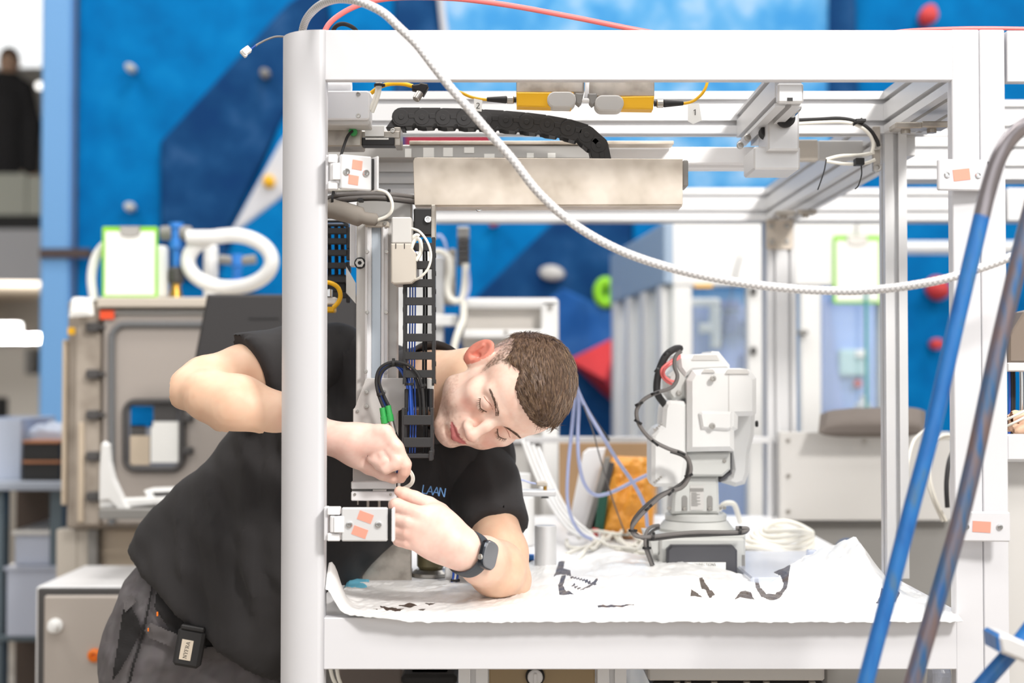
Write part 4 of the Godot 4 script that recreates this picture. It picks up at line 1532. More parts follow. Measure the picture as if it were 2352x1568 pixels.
# soft bag or pad: four corners of its face, domed in the middle and crumpled
func pillow(g: G, c: Array, thick: float, crumple: float, sd: int, n := 22):
	var f := FastNoiseLite.new()
	f.seed = sd
	f.frequency = 9.0
	f.fractal_octaves = 3
	var nz: Vector3 = ((c[1] - c[0]) as Vector3).cross(c[3] - c[0]).normalized()
	var grid := []
	for sgn in [1.0, -1.0]:
		var rows := []
		for j in n + 1:
			var row := []
			for i in n + 1:
				var u := float(i) / n
				var v := float(j) / n
				var p: Vector3 = (c[0] as Vector3).lerp(c[1], u).lerp((c[3] as Vector3).lerp(c[2], u), v)
				var e := (1.0 - pow(absf(2 * u - 1), 4.0)) * (1.0 - pow(absf(2 * v - 1), 4.0))
				var w := f.get_noise_3dv(p * 3.0)
				row.append(p + nz * sgn * (thick * 0.5 * sqrt(maxf(e, 0.0)) + crumple * w * e * sgn))
			rows.append(row)
		grid.append(rows)
	for s in 2:
		var r = grid[s]
		var sgn: float = 1.0 if s == 0 else -1.0
		for j in n:
			for i in n:
				g.quad(r[j][i], r[j][i + 1], r[j + 1][i + 1], r[j + 1][i], nz * sgn)


func on_table(px: float, py: float, h: float) -> Vector3:
	var a := at(px, py, 1.0) - EYE
	return EYE + a * ((h - EYE.y) / a.y)


func build_sheet():
	var ty := at(0, 1418, 2.1).y
	var x0 := at(750, 0, 2.1).x
	var x1 := at(2189, 0, 2.1).x
	var zb := [[748.0, 2.40], [860.0, 2.42], [1000.0, 2.45], [1130.0, 2.42], [1210.0, 2.62], [1290.0, 2.72], [1450.0, 2.80], [1500.0, 2.70], [1600.0, 2.60], [1720.0, 2.52], [1850.0, 2.47], [2000.0, 2.47], [2100.0, 2.44], [2190.0, 2.40]]
	var f := FastNoiseLite.new()
	f.seed = 21
	f.frequency = 6.0
	f.fractal_octaves = 3
	var nx := 240
	var nz := 60
	var pts := []
	for j in nz + 1:
		var row := []
		for i in nx + 1:
			var x := lerpf(x0, x1, float(i) / nx)
			var px := x / 2.1 * F + 1176.0
			var v := float(j) / nz
			var back := step_at(zb, px) + 0.012 * f.get_noise_2d(x * 7.0, 3.0)
			var front := 2.074 + 0.004 * f.get_noise_2d(x * 0.5, 9.0) + (0.035 if px < 860 else 0.0) * (860 - px) / 110.0
			var d := lerpf(front, back, v)
			var w := f.get_noise_2d(x, d * 1.3)
			var w2 := f.get_noise_2d(x * 5.0, d * 6.0)
			var y := ty + 0.0045 + 0.006 * maxf(w + 0.1, 0.0) * smoothstep(2.1, 2.25, d) + 0.0016 * (1.0 - absf(w2) * 2.5)
			if d < 2.1:
				y -= 0.007 * smoothstep(2.1, 2.07, d) * smoothstep(840, 960, px)
				w2 *= 0.3
			# standing flap at the right back
			var tri := clampf((px - 1850) / 235.0, 0, 1) if px < 2085 else clampf((2160 - px) / 75.0, 0, 1)
			y += 0.074 * tri * smoothstep(0.35, 1.0, v) * (1.0 + 0.08 * w2)
			# folded corner beside the rounded post
			y += 0.070 * exp(-pow((px - 752) / 27.0, 2)) * exp(-pow((d - 2.15) / 0.05, 2)) + 0.012 * exp(-pow((px - 1290) / 60.0, 2)) * smoothstep(0.5, 1.0, v) + 0.016 * smoothstep(1380.0, 1480.0, px) * smoothstep(1860.0, 1640.0, px) * smoothstep(0.35, 0.95, v)
			row.append(Vector3(x, y, -d))
		pts.append(row)
	var g := G.new()
	var nr := func(j: int, i: int) -> Vector3:
		var a: Vector3 = pts[j][mini(i + 1, nx)] - pts[j][maxi(i - 1, 0)]
		var b: Vector3 = pts[mini(j + 1, nz)][i] - pts[maxi(j - 1, 0)][i]
		return a.cross(b).normalized()
	var uv := func(p: Vector3) -> Vector2:
		return Vector2((p.x - x0) / (x1 - x0), (-p.z - 2.05) / 0.8)
	for s in [0.0, -0.0006]:
		for j in nz:
			for i in nx:
				var sh := Vector3(0, s, 0)
				var A: Vector3 = pts[j][i]
				var Bq: Vector3 = pts[j][i + 1]
				var C: Vector3 = pts[j + 1][i + 1]
				var D: Vector3 = pts[j + 1][i]
				var sg := 1.0 if s == 0.0 else -1.0
				g.t3(A + sh, Bq + sh, C + sh, nr.call(j, i) * sg, nr.call(j, i + 1) * sg, nr.call(j + 1, i + 1) * sg, uv.call(A), uv.call(Bq), uv.call(C))
				g.t3(A + sh, C + sh, D + sh, nr.call(j, i) * sg, nr.call(j + 1, i + 1) * sg, nr.call(j + 1, i) * sg, uv.call(A), uv.call(C), uv.call(D))
	# print: dark cut-off lettering on the bag
	var W := 2048
	var H := 512
	var im := Image.create(W, H, false, Image.FORMAT_RGB8)
	im.fill(rgb(0xf6f6f5))
	var rn := RandomNumberGenerator.new()
	rn.seed = 3
	var shapes := [
		[[1283, 1300], [1297, 1297], [1294, 1310], [1310, 1312], [1312, 1326], [1290, 1322], [1272, 1328]],
		[[1290, 1325], [1300, 1325], [1292, 1345], [1300, 1358], [1318, 1364], [1285, 1366], [1282, 1345]],
		[[1588, 1357], [1600, 1362], [1613, 1370], [1586, 1367]],
		[[1606, 1340], [1613, 1339], [1628, 1356], [1642, 1366], [1630, 1372], [1620, 1358], [1612, 1358]],
		[[1688, 1375], [1700, 1362], [1712, 1358], [1724, 1362], [1733, 1377], [1700, 1372]],
		[[1733, 1328], [1741, 1328], [1746, 1350], [1760, 1364], [1780, 1365], [1798, 1352], [1806, 1330], [1816, 1328], [1808, 1352], [1790, 1373], [1768, 1378], [1748, 1369], [1736, 1352]],
		[[1772, 1326], [1815, 1327], [1801, 1348], [1792, 1336]],
		[[2010, 1385], [2025, 1370], [2040, 1374], [2040, 1385]],
		[[2044, 1377], [2060, 1369], [2067, 1372], [2056, 1381]],
		[[1372, 1390], [1456, 1386], [1456, 1388], [1400, 1393], [1374, 1395]],
		[[872, 1390], [905, 1395], [928, 1396], [918, 1402], [890, 1400], [876, 1394]],
		[[915, 1389], [940, 1384], [962, 1390], [940, 1394]],
		[[975, 1387], [1000, 1386], [986, 1391]],
		[[858, 1396], [869, 1396], [866, 1400]],
		[[960, 1399], [978, 1397], [972, 1402]],
	]
	for k in 9:
		var a := 1312.0 + k * 6.5
		var y := 1358.0 - absf(k - 3.0) * 4.0
		shapes.append([[a, y - 2], [a + 8, y - 7], [a + 9, y - 4], [a + 2, y + 2]])
		shapes.append([[a - 2, 1328.0 + k * 1.5], [a + 5, 1326.0 + k * 1.5], [a + 6, 1329.0 + k * 1.5], [a, 1331.0 + k * 1.5]])
	for s in shapes:
		var poly := PackedVector2Array()
		var lo := Vector2(1e9, 1e9)
		var hi := -lo
		for q in s:
			var t: Vector2 = uv.call(on_table(q[0], q[1], ty + 0.006))
			t = Vector2(t.x * W, t.y * H)
			poly.append(t)
			lo = lo.min(t)
			hi = hi.max(t)
		for y in range(maxi(int(lo.y), 0), mini(int(hi.y) + 2, H)):
			for x in range(maxi(int(lo.x), 0), mini(int(hi.x) + 2, W)):
				if Geometry2D.is_point_in_polygon(Vector2(x + 0.5, y + 0.5), poly):
					im.set_pixel(x, y, rgb(0x4b3d35) if rn.randf() < 0.85 else rgb(0x8a7a70))
	var m: StandardMaterial3D = mt("plastic_film", 0xffffff, 0.28)
	m.albedo_texture = ImageTexture.create_from_image(im)
	m.texture_repeat = false
	solo("plastic_sheet", "white plastic bag sheet with cut dark lettering, spread over the bench top", "plastic sheet", g, m)


func build_table_things():
	var g: G
	var o: Node3D
	var ty := at(0, 1418, 2.1).y
	# pneumatic stand behind the elbow
	o = thing("pneumatic_stand", "T-shaped white pneumatic stand with brass fitting right of the sleeve", "fixture", Vector3(at(1190, 0, 2.62).x, ty, -2.65))
	g = G.new()
	slab(g, [[1160, 1127], [1277, 1127], [1277, 1140], [1198, 1140], [1198, 1153], [1166, 1153], [1158, 1140]], 2.62, 0.05, 0.002)
	part(o, "top_arm", g, mats.alu)
	for q in [[1173, 1192, 1154, 1206, 0.0], [1182, 1202, 1203, 1300, 0.0]]:
		g = G.new()
		var xm: float = (q[0] + q[1]) / 2.0
		g.cyl(at(xm, q[2], 2.64), Vector3(at(xm, 0, 2.64).x, maxf(at(0, q[3], 2.64).y, ty), -2.64), (q[1] - q[0]) / 2.0 / F * 2.64, -1, 18)
		part(o, "column", g, mats.alu)
	g = G.new()
	var fb := at(1190, 1300, 2.64)
	g.box(Vector3(fb.x - 0.03, ty, -2.68), Vector3(fb.x + 0.012, ty + 0.02, -2.60), 0.002)
	part(o, "foot", g, mats.dark_grey)
	g = G.new()
	g.cyl(at(1252, 1115, 2.64), at(1252, 1127, 2.64), 0.0035, -1, 6)
	part(o, "brass_fitting", g, mats.brass)
	g = G.new()
	slab(g, [[1232, 1106], [1250, 1105], [1257, 1108], [1257, 1116], [1246, 1117], [1232, 1116]], 2.635, 0.012, 0.002)
	part(o, "elbow", g, mats.cream)
	g = G.new()
	slab(g, [[1246, 1140], [1258, 1140], [1261, 1144], [1243, 1144]], 2.63, 0.02, 0.0005)
	part(o, "suction_pad", g, mats.black)
	tube_part(o, "air_tube", [[1150, 1128], [1158, 1110], [1172, 1100], [1195, 1101], [1218, 1108], [1234, 1111]], 2.64, 2.0, mats.pale_tube)
	g = G.new()
	B(g, 1228, 1207, 1278, 1340, 2.55, 0.05, 0.004)
	var sp := at(1253, 1206, 2.6)
	g = G.new()
	g.cyl(Vector3(sp.x, ty, -2.6), sp, 25.0 / F * 2.6, -1, 28, 0.001)
	solo("round_post", "short thick brushed cylinder standing right of the elbow", "post", g, mats.alu)
	o = thing("small_valve", "tiny black and blue valve beside the brushed cylinder", "valve", Vector3(at(1215, 0, 2.66).x, ty, -2.66))
	g = G.new()
	var vb := at(1216, 1276, 2.66)
	g.box(Vector3(vb.x - 0.009, ty, -2.68), Vector3(vb.x + 0.009, vb.y - 0.008, -2.65), 0.001)
	part(o, "body", g, mats.black)
	g = G.new()
	g.box(Vector3(vb.x - 0.002, vb.y - 0.008, -2.675), Vector3(vb.x + 0.009, vb.y + 0.002, -2.655), 0.001)
	part(o, "blue_cap", g, mats.blue_plastic)
	# stainless bracket, olive cylinder and white block behind the fist
	o = thing("steel_bracket", "tan stainless bracket plate on the table behind the black shirt", "bracket", Vector3(at(890, 0, 2.5).x, ty, -2.52))
	g = G.new()
	var q0 := at(836, 1352, 2.5)
	slab(g, [[830, 1225], [945, 1225], [945, 1334], [830, 1334]], 2.49, 0.012, 0.002)
	part(o, "plate", g, mats.stainless_grey)
	g = G.new()
	g.box(Vector3(q0.x, ty, -2.56), Vector3(at(945, 0, 2.5).x, ty + 0.012, -2.502), 0.002)
	part(o, "foot", g, mats.stainless_grey)
	o = thing("motor_can", "olive cylinder on a silver flange behind the wrist", "motor", Vector3(at(991, 0, 2.54).x, ty, -2.54))
	var oc := Vector3(at(991, 0, 2.54).x, ty, -2.54)
	g = G.new()
	g.lathe(Transform3D(Basis(), oc + Vector3(0, 0.012, 0)), [Vector2(0.02, 0), Vector2(0.0245, 0.006), Vector2(0.0245, 0.055), Vector2(0.022, 0.058), Vector2(0, 0.058)], 24)
	part(o, "can", g, mt("olive", 0x7d7556, 0.4, 0.3))
	g = G.new()
	g.lathe(Transform3D(Basis(), oc), [Vector2(0, 0), Vector2(0.034, 0), Vector2(0.034, 0.006), Vector2(0.026, 0.012), Vector2(0, 0.012)], 24)
	part(o, "flange", g, mats.steel)
	o = thing("white_connector_block", "white block with tied blue tubes under the watch strap", "connector block", Vector3(at(1058, 0, 2.46).x, ty, -2.48))
	g = G.new()
	var wb := at(1022, 1290, 2.46)
	var wc := at(1096, 1340, 2.46)
	g.box(Vector3(wb.x, ty, -2.50), Vector3(wc.x, wb.y, -2.46), 0.002)
	part(o, "block", g, mats.white_plastic)
	for x in [0.0, 5.0, 10.0]:
		tube_part(o, "blue_tube", [[1042 + x, 1305, 2.44], [1040 + x, 1330, 2.425], [1030 + x, 1352, 2.42]], 2.42, 2.6, mats.blue_tube if x != 5.0 else mats.cable_white)
	tie(o, 1044, 1332, 2.42, 9, 0.0)
	g = G.new()
	pillow(g, [on_table(790, 1352, ty + 0.004), on_table(845, 1352, ty + 0.004), on_table(848, 1330, ty + 0.004), on_table(800, 1330, ty + 0.004)], 0.007, 0.002, 4, 8)
	solo("blue_cloth", "sliver of light blue cloth on the table under the shirt", "cloth", g, mt("cyan_cloth", 0x6fc0dc, 0.8))
	# things leaning at the back of the table
	g = G.new()
	var yb := ty
	slab(g, [[1284, 1017], [1510, 1017], [1510, 1180], [1284, 1180]], 3.52, 0.012, 0.002)
	solo("brown_board", "brown board closing the back of the machine behind the orange bag", "board", g, mats.cardboard)
	o = thing("leaning_bar", "white bar leaning at the back beside the grey strips", "bar", Vector3(at(1320, 0, 3.2).x, ty, -3.2))
	g = G.new()
	slab(g, [[1303, 1226], [1340, 1040], [1352, 1030], [1392, 1028], [1344, 1226]], 3.2, 0.02, 0.002)
	part(o, "bar", g, mats.white_metal)
	for q in [["grey strip leaning between the white bar and the green tool", mats.mid_grey, [[1340, 1228], [1390, 1050], [1402, 1050], [1362, 1228]]], ["darker grey strip leaning against the orange bag", mats.dark_grey, [[1352, 1228], [1400, 1060], [1412, 1064], [1374, 1228]]]]:
		g = G.new()
		slab(g, q[2], 3.15, 0.015, 0.001)
		solo("leaning_strip", q[0], "strip", g, q[1], "grey strips leaning by the bag")
	o = thing("green_tool", "dark green handled tool with a red foot leaning on the orange bag", "tool", Vector3(at(1375, 0, 3.1).x, ty, -3.1))
	g = G.new()
	slab(g, [[1366, 1222], [1376, 1140], [1388, 1128], [1398, 1136], [1386, 1224]], 3.11, 0.02, 0.003)
	part(o, "handle", g, mt("dark_green", 0x1f5a48, 0.5))
	g = G.new()
	slab(g, [[1362, 1214], [1375, 1214], [1373, 1236], [1360, 1236]], 3.10, 0.02, 0.002)
	part(o, "foot", g, mats.red)
	g = G.new()
	pillow(g, [at(1380, 1236, 3.12), at(1500, 1236, 3.12), at(1508, 1050, 3.2), at(1404, 1046, 3.2)], 0.07, 0.02, 8)
	var bag: StandardMaterial3D = mt("orange_bag", 0xeaa03c, 0.4)
	solo("orange_bag", "crumpled orange bag standing behind the hanging blue tubes", "bag", g, bag)
	# hanging pale blue tubes
	o = thing("air_tubes", "pale blue air tubes drooping between the head and the robot", "tube", at(1390, 1230, 2.9))
	tube_part(o, "tube", [[1300, 830], [1318, 900], [1316, 960], [1306, 1060], [1303, 1140], [1313, 1190], [1335, 1225], [1360, 1238]], 2.9, 4.0, mats.pale_tube)
	tube_part(o, "tube", [[1306, 830], [1328, 910], [1327, 1000], [1330, 1060], [1342, 1110], [1366, 1136], [1400, 1132], [1450, 1108], [1500, 1084]], 2.88, 4.2, mats.pale_tube)
	tube_part(o, "tube", [[1300, 820], [1335, 915], [1380, 995], [1420, 1060], [1455, 1110], [1480, 1160], [1487, 1210]], 2.86, 4.2, mats.pale_tube)
	tube_part(o, "thin_tube", [[1340, 930], [1362, 990], [1378, 1050], [1405, 1140], [1434, 1220]], 2.85, 1.6, mats.cable_grey)
	tube_part(o, "dark_cable", [[1300, 850], [1335, 915], [1366, 965], [1400, 1012]], 2.95, 3.2, mats.dark_grey)
	# white cables heaped on the table
	var rn := RandomNumberGenerator.new()
	rn.seed = 12
	o = thing("cable_heap", "heap of white cables lying on the table left of the robot", "cable", Vector3(at(1380, 0, 2.95).x, ty, -2.95))
	for k in 9:
		var l := []
		var cx := 1290.0 + k * 16.0
		for j in 7:
			l.append(on_table(cx + j * 34.0 + rn.randf_range(-15, 15), 1228.0 + 26.0 * sin(j * 0.9 + k) + rn.randf_range(0, 30), ty + 0.006 + 0.004 * (k % 4)))
		g = G.new()
		g.tube(l, 0.0042, 7, 5)
		part(o, "cable", g, mats.cable_white)
	for k in 4:
		tube_part(o, "cable", [[1200 + k * 12, 1010 + k * 6, 3.3], [1235 + k * 10, 1100, 3.2], [1278 + k * 10, 1180, 3.05], [1320 + k * 12, 1225, 2.98], [1380, 1240 + k * 3, 2.95]], 3.1, 4.0, mats.white_plastic)
	o = thing("cable_coil", "coiled white cables on the table right of the robot", "cable", Vector3(at(1790, 0, 2.9).x, ty, -2.9))
	for k in 6:
		var l := []
		for j in 13:
			var a := TAU * j / 11.0 + k * 0.5
			l.append(Vector3(at(1780 + k * 5 + 78 * cos(a) * (1.0 - 0.07 * k), 0, 2.9).x, ty + 0.008 + 0.0075 * k + 0.006 * sin(a * 2 + k), -2.9 - 0.085 * sin(a)))
		g = G.new()
		g.tube(l, 0.005, 8, 5)
		part(o, "cable", g, mats.cable_white)
	tube_part(o, "cable", [[1700, 1200, 2.85], [1690, 1165, 2.83], [1680, 1155, 2.82], [1660, 1160, 2.82], [1640, 1190, 2.85]], 2.84, 6.0, mats.cable_white)
	g = G.new()
	var ta := on_table(1716, 1338, ty + 0.001)
	var tb := on_table(1900, 1282, ty + 0.001)
	g.box(Vector3(ta.x, ty + 0.0005, tb.z), Vector3(tb.x, ty + 0.016, ta.z + 0.04), 0.003)
	solo("clear_tray", "flat clear plastic tray right of the robot base", "tray", g, mats.clear_box)
	for q in [[1868, 1278], [1892, 1286]]:
		g = G.new()
		var c := on_table(q[0], q[1], ty + 0.02)
		c.y = ty
		g.box(c + Vector3(-0.010, 0.016, -0.02), c + Vector3(0.010, 0.032, 0.0), 0.003)
		solo("clear_plug", "small clear connector on the clear tray, " + ("nearer the cable coil" if q[0] < 1880 else "towards the grey panel"), "connector", g, mats.clear_box, "clear connectors on the tray")
	g = G.new()
	pillow(g, [at(1879, 993, 3.45), at(2128, 993, 3.45), at(2126, 944, 3.50), at(1884, 950, 3.50)], 0.06, 0.002, 6, 16)
	solo("grey_pad", "dark grey foam pad lying on the pale cover panel", "pad", g, mt("pad_grey", 0x7a726d, 0.95))
	# cables behind the ladder
	o = thing("loose_cables", "white and black cables hanging behind the blue ladder", "cable", at(2140, 1180, 2.8))
	tube_part(o, "white_cable", [[2190, 1000, 2.9], [2160, 1002, 2.8], [2132, 1030, 2.75], [2125, 1080, 2.72], [2140, 1140, 2.72], [2165, 1195, 2.75]], 2.8, 4.2, mats.cable_white)
	tube_part(o, "white_cable", [[2190, 1006, 2.9], [2155, 1010, 2.8], [2138, 1045, 2.75], [2136, 1100, 2.72], [2150, 1150, 2.72], [2172, 1195, 2.75]], 2.8, 4.0, mats.cable_white)
	tube_part(o, "white_cable", [[2130, 985, 2.95], [2100, 1010, 2.85], [2086, 1060, 2.8], [2082, 1120, 2.8], [2090, 1170, 2.8]], 2.8, 3.6, mats.cable_white)
	tube_part(o, "black_cable", [[2190, 1035, 2.9], [2180, 1060, 2.75], [2174, 1110, 2.72], [2176, 1165, 2.72]], 2.8, 5.5, mats.black_rubber)

# ---------------------------------------------------------------- smooth bodies: joined distances, meshed as surface nets

class Body:
	var ty := PackedInt32Array()      # 0 tapered capsule, 1 ellipsoid, 2 plane
	var A := PackedVector3Array()
	var Bv := PackedVector3Array()
	var r1 := PackedFloat32Array()
	var r2 := PackedFloat32Array()
	var kk := PackedFloat32Array()
	var op := PackedInt32Array()      # 0 join, 1 cut away, 2 keep inside
	var inv: Array[Basis] = []
	var rad := PackedVector3Array()
	var kmax := 0.0

	func add(t: int, a: Vector3, b: Vector3, ra: float, rb: float, k: float, o: int, bi := Basis(), rr := Vector3.ONE):
		ty.append(t); A.append(a); Bv.append(b); r1.append(ra); r2.append(rb); kk.append(k); op.append(o); inv.append(bi); rad.append(rr)
		kmax = maxf(kmax, k)

	func cap(a: Vector3, b: Vector3, ra: float, rb: float, k := 0.01, o := 0):
		add(0, a, b, ra, rb, k, o)

	func chain(pts: Array, rs: Array, k := 0.01, o := 0):
		for i in pts.size() - 1:
			cap(pts[i], pts[i + 1], rs[i], rs[i + 1], k, o)

	func ell(c: Vector3, r: Vector3, k := 0.01, o := 0, b := Basis()):
		add(1, c, c, maxf(r.x, maxf(r.y, r.z)), 0, k, o, b.inverse(), r)

	func plane(p: Vector3, nrm: Vector3, k := 0.005):
		add(2, p, nrm.normalized(), 0, 0, k, 2)

	func one(i: int, p: Vector3) -> float:
		var t := ty[i]
		if t == 0:
			var ba := Bv[i] - A[i]
			var pa := p - A[i]
			var h := clampf(pa.dot(ba) / maxf(ba.length_squared(), 1e-12), 0.0, 1.0)
			return (pa - ba * h).length() - lerpf(r1[i], r2[i], h)
		if t == 1:
			var q: Vector3 = inv[i] * (p - A[i])
			var r := rad[i]
			var k0 := (q / r).length()
			var k1 := (q / (r * r)).length()
			return k0 * (k0 - 1.0) / maxf(k1, 1e-9)
		return (p - A[i]).dot(Bv[i])

	func field(p: Vector3, list: PackedInt32Array) -> float:
		var d := 10.0
		for i in list:
			var e := one(i, p)
			var k := kk[i]
			var o := op[i]
			if o == 0:
				var h := maxf(k - absf(d - e), 0.0) / k
				d = minf(d, e) - h * h * k * 0.25
			else:
				if o == 1:
					e = -e
				var h := maxf(k - absf(d - e), 0.0) / k
				d = maxf(d, e) + h * h * k * 0.25
		return d

	# appends the surface to g; tint(point) gives the vertex colour, warp(point, normal) may move a point
	func net(g: G, lo: Vector3, hi: Vector3, cell: float, tint: Callable, warp: Callable):
		var n := Vector3i(((hi - lo) / cell).ceil()) + Vector3i.ONE
		var nx := n.x
		var nxy := n.x * n.y
		var val := PackedFloat32Array()
		val.resize(nxy * n.z)
		val.fill(1e9)
		var vid := PackedInt32Array()
		vid.resize(nxy * n.z)
		vid.fill(-1)
		var bs := 4
		var hd := bs * cell * 0.8661
		var all := PackedInt32Array(range(ty.size()))
		var blocks := []
		var dl := PackedFloat32Array()
		dl.resize(ty.size())
		for bz in range(0, n.z - 1, bs):
			for by in range(0, n.y - 1, bs):
				for bx in range(0, n.x - 1, bs):
					var c := lo + Vector3(bx, by, bz) * cell + Vector3.ONE * (bs * cell * 0.5)
					var d0 := 1e9
					for i in all:
						dl[i] = one(i, c)
						if op[i] == 0:
							d0 = minf(d0, dl[i])
					if absf(d0) > hd * 1.35 + kmax * 0.6 + cell and op.find(1) < 0 or d0 > hd * 1.35 + kmax * 0.6 + cell:
						continue
					var f := field(c, all)
					if absf(f) > hd * 1.35 + 0.002:
						continue
					var act := PackedInt32Array()
					for i in all:
						if ty[i] == 2 or dl[i] < maxf(f, 0.0) + kk[i] + 2.1 * hd:
							act.append(i)
					blocks.append([Vector3i(bx, by, bz), act])
					for z in range(bz, mini(bz + bs + 1, n.z)):
						for y in range(by, mini(by + bs + 1, n.y)):
							var at := z * nxy + y * nx
							for x in range(bx, mini(bx + bs + 1, n.x)):
								if val[at + x] > 1e8:
									val[at + x] = field(lo + Vector3(x, y, z) * cell, act)
		var pts := PackedVector3Array()
		var offs := [0, 1, nx, nx + 1, nxy, nxy + 1, nxy + nx, nxy + nx + 1]
		var cv := [Vector3(0, 0, 0), Vector3(1, 0, 0), Vector3(0, 1, 0), Vector3(1, 1, 0), Vector3(0, 0, 1), Vector3(1, 0, 1), Vector3(0, 1, 1), Vector3(1, 1, 1)]
		var edges := [[0, 1], [2, 3], [4, 5], [6, 7], [0, 2], [1, 3], [4, 6], [5, 7], [0, 4], [1, 5], [2, 6], [3, 7]]
		for bl in blocks:
			var b0: Vector3i = bl[0]
			for z in range(b0.z, mini(b0.z + bs, n.z - 1)):
				for y in range(b0.y, mini(b0.y + bs, n.y - 1)):
					for x in range(b0.x, mini(b0.x + bs, n.x - 1)):
						var at := z * nxy + y * nx + x
						var inside := 0
						for k in 8:
							if val[at + offs[k]] < 0.0:
								inside += 1
						if inside == 0 or inside == 8:
							continue
						var s := Vector3.ZERO
						var cnt := 0
						for e in edges:
							var va := val[at + offs[e[0]]]
							var vb := val[at + offs[e[1]]]
							if (va < 0.0) != (vb < 0.0):
								s += (cv[e[0]] as Vector3).lerp(cv[e[1]], va / (va - vb))
								cnt += 1
						vid[at] = pts.size()
						pts.append(lo + (Vector3(x, y, z) + s / cnt) * cell)
		var quads := PackedInt32Array()
		for bl in blocks:
			var b0: Vector3i = bl[0]
			for z in range(maxi(b0.z, 1), mini(b0.z + bs, n.z - 1)):
				for y in range(maxi(b0.y, 1), mini(b0.y + bs, n.y - 1)):
					for x in range(maxi(b0.x, 1), mini(b0.x + bs, n.x - 1)):
						var at := z * nxy + y * nx + x
						var v0 := val[at] < 0.0
						if v0 != (val[at + 1] < 0.0):
							quads.append_array([vid[at], vid[at - nx], vid[at - nx - nxy], vid[at - nxy]] if v0 else [vid[at], vid[at - nxy], vid[at - nx - nxy], vid[at - nx]])
						if v0 != (val[at + nx] < 0.0):
							quads.append_array([vid[at], vid[at - nxy], vid[at - 1 - nxy], vid[at - 1]] if v0 else [vid[at], vid[at - 1], vid[at - 1 - nxy], vid[at - nxy]])
						if v0 != (val[at + nxy] < 0.0):
							quads.append_array([vid[at], vid[at - 1], vid[at - 1 - nx], vid[at - nx]] if v0 else [vid[at], vid[at - nx], vid[at - 1 - nx], vid[at - 1]])
		var nr := _normals(pts, quads)
		if warp.is_valid():
			for i in pts.size():
				pts[i] = warp.call(pts[i], nr[i])
			nr = _normals(pts, quads)
		var cols := PackedColorArray()
		cols.resize(pts.size())
		for i in pts.size():
			cols[i] = tint.call(pts[i], nr[i]) if tint.is_valid() else Color.WHITE
		for q in range(0, quads.size(), 4):
			var a := quads[q]
			var b := quads[q + 1]
			var c := quads[q + 2]
			var d := quads[q + 3]
			if a < 0 or b < 0 or c < 0 or d < 0:
				continue
			var turned := (pts[b] - pts[a]).cross(pts[c] - pts[a]).dot(nr[a]) > 0.0
			for tr in [[a, c, b], [a, d, c]] if turned else [[a, b, c], [a, c, d]]:
				for k in tr:
					g.v.append(pts[k])
					g.n.append(nr[k])
					g.u.append(Vector2.ZERO)
					g.c.append(cols[k])

	func _normals(pts: PackedVector3Array, quads: PackedInt32Array) -> PackedVector3Array:
		var nr := PackedVector3Array()
		nr.resize(pts.size())
		for q in range(0, quads.size(), 4):
			var a := quads[q]
			var b := quads[q + 1]
			var c := quads[q + 2]
			var d := quads[q + 3]
			if a < 0 or b < 0 or c < 0 or d < 0:
				continue
			var m := (pts[c] - pts[a]).cross(pts[d] - pts[b])
			nr[a] += m
			nr[b] += m
			nr[c] += m
			nr[d] += m
		for i in nr.size():
			nr[i] = nr[i].normalized()
		return nr

# ---------------------------------------------------------------- the technician

const HEAD_S := 0.00094    # head model in millimetres, a little large

var head_t: Transform3D
var head_b: Body
var no_call: Callable
var mottle := FastNoiseLite.new()
var fold_n := FastNoiseLite.new()


func build_person():
	mottle.seed = 4
	mottle.frequency = 22.0
	mottle.fractal_octaves = 3
	fold_n.seed = 9
	fold_n.frequency = 1.0
	fold_n.fractal_octaves = 2
	var o := thing("person", "young man in black polo leaning sideways over the bench, wiring the gripper with both hands", "person", Vector3(at(330, 0, 2.55).x, 0, -2.55))
	var skin: StandardMaterial3D = mt("skin", 0xffffff, 0.48)
	skin.vertex_color_use_as_albedo = true
	skin.subsurf_scatter_enabled = true
	skin.subsurf_scatter_strength = 0.12
	var g := G.new()
	skin_arms(g)
	skin_hands(g)
	skin_head(g)
	part(o, "body", g, skin)
	face_details(o)
	hair(o)
	clothes(o)
	wristwatch()


func skin_tint(p: Vector3, _n: Vector3) -> Color:
	# arms a little tanner than the hands
	var m := mottle.get_noise_3dv(p * 1.2)
	var m2 := mottle.get_noise_3dv(p * 5.0 + Vector3(3, 1, 2))
	var s := clampf(0.45 + m * 0.6 + m2 * 0.25, 0, 1)
	var d := minf(p.distance_to(at(832, 1010, 2.22)), p.distance_to(at(990, 1215, 2.155)))
	var t := smoothstep(0.05, 0.16, d)
	return lin(0xf0d0c3).lerp(lin(0xe8baac), s).lerp(lin(0xe6c3a8).lerp(lin(0xdcb195), s), t)


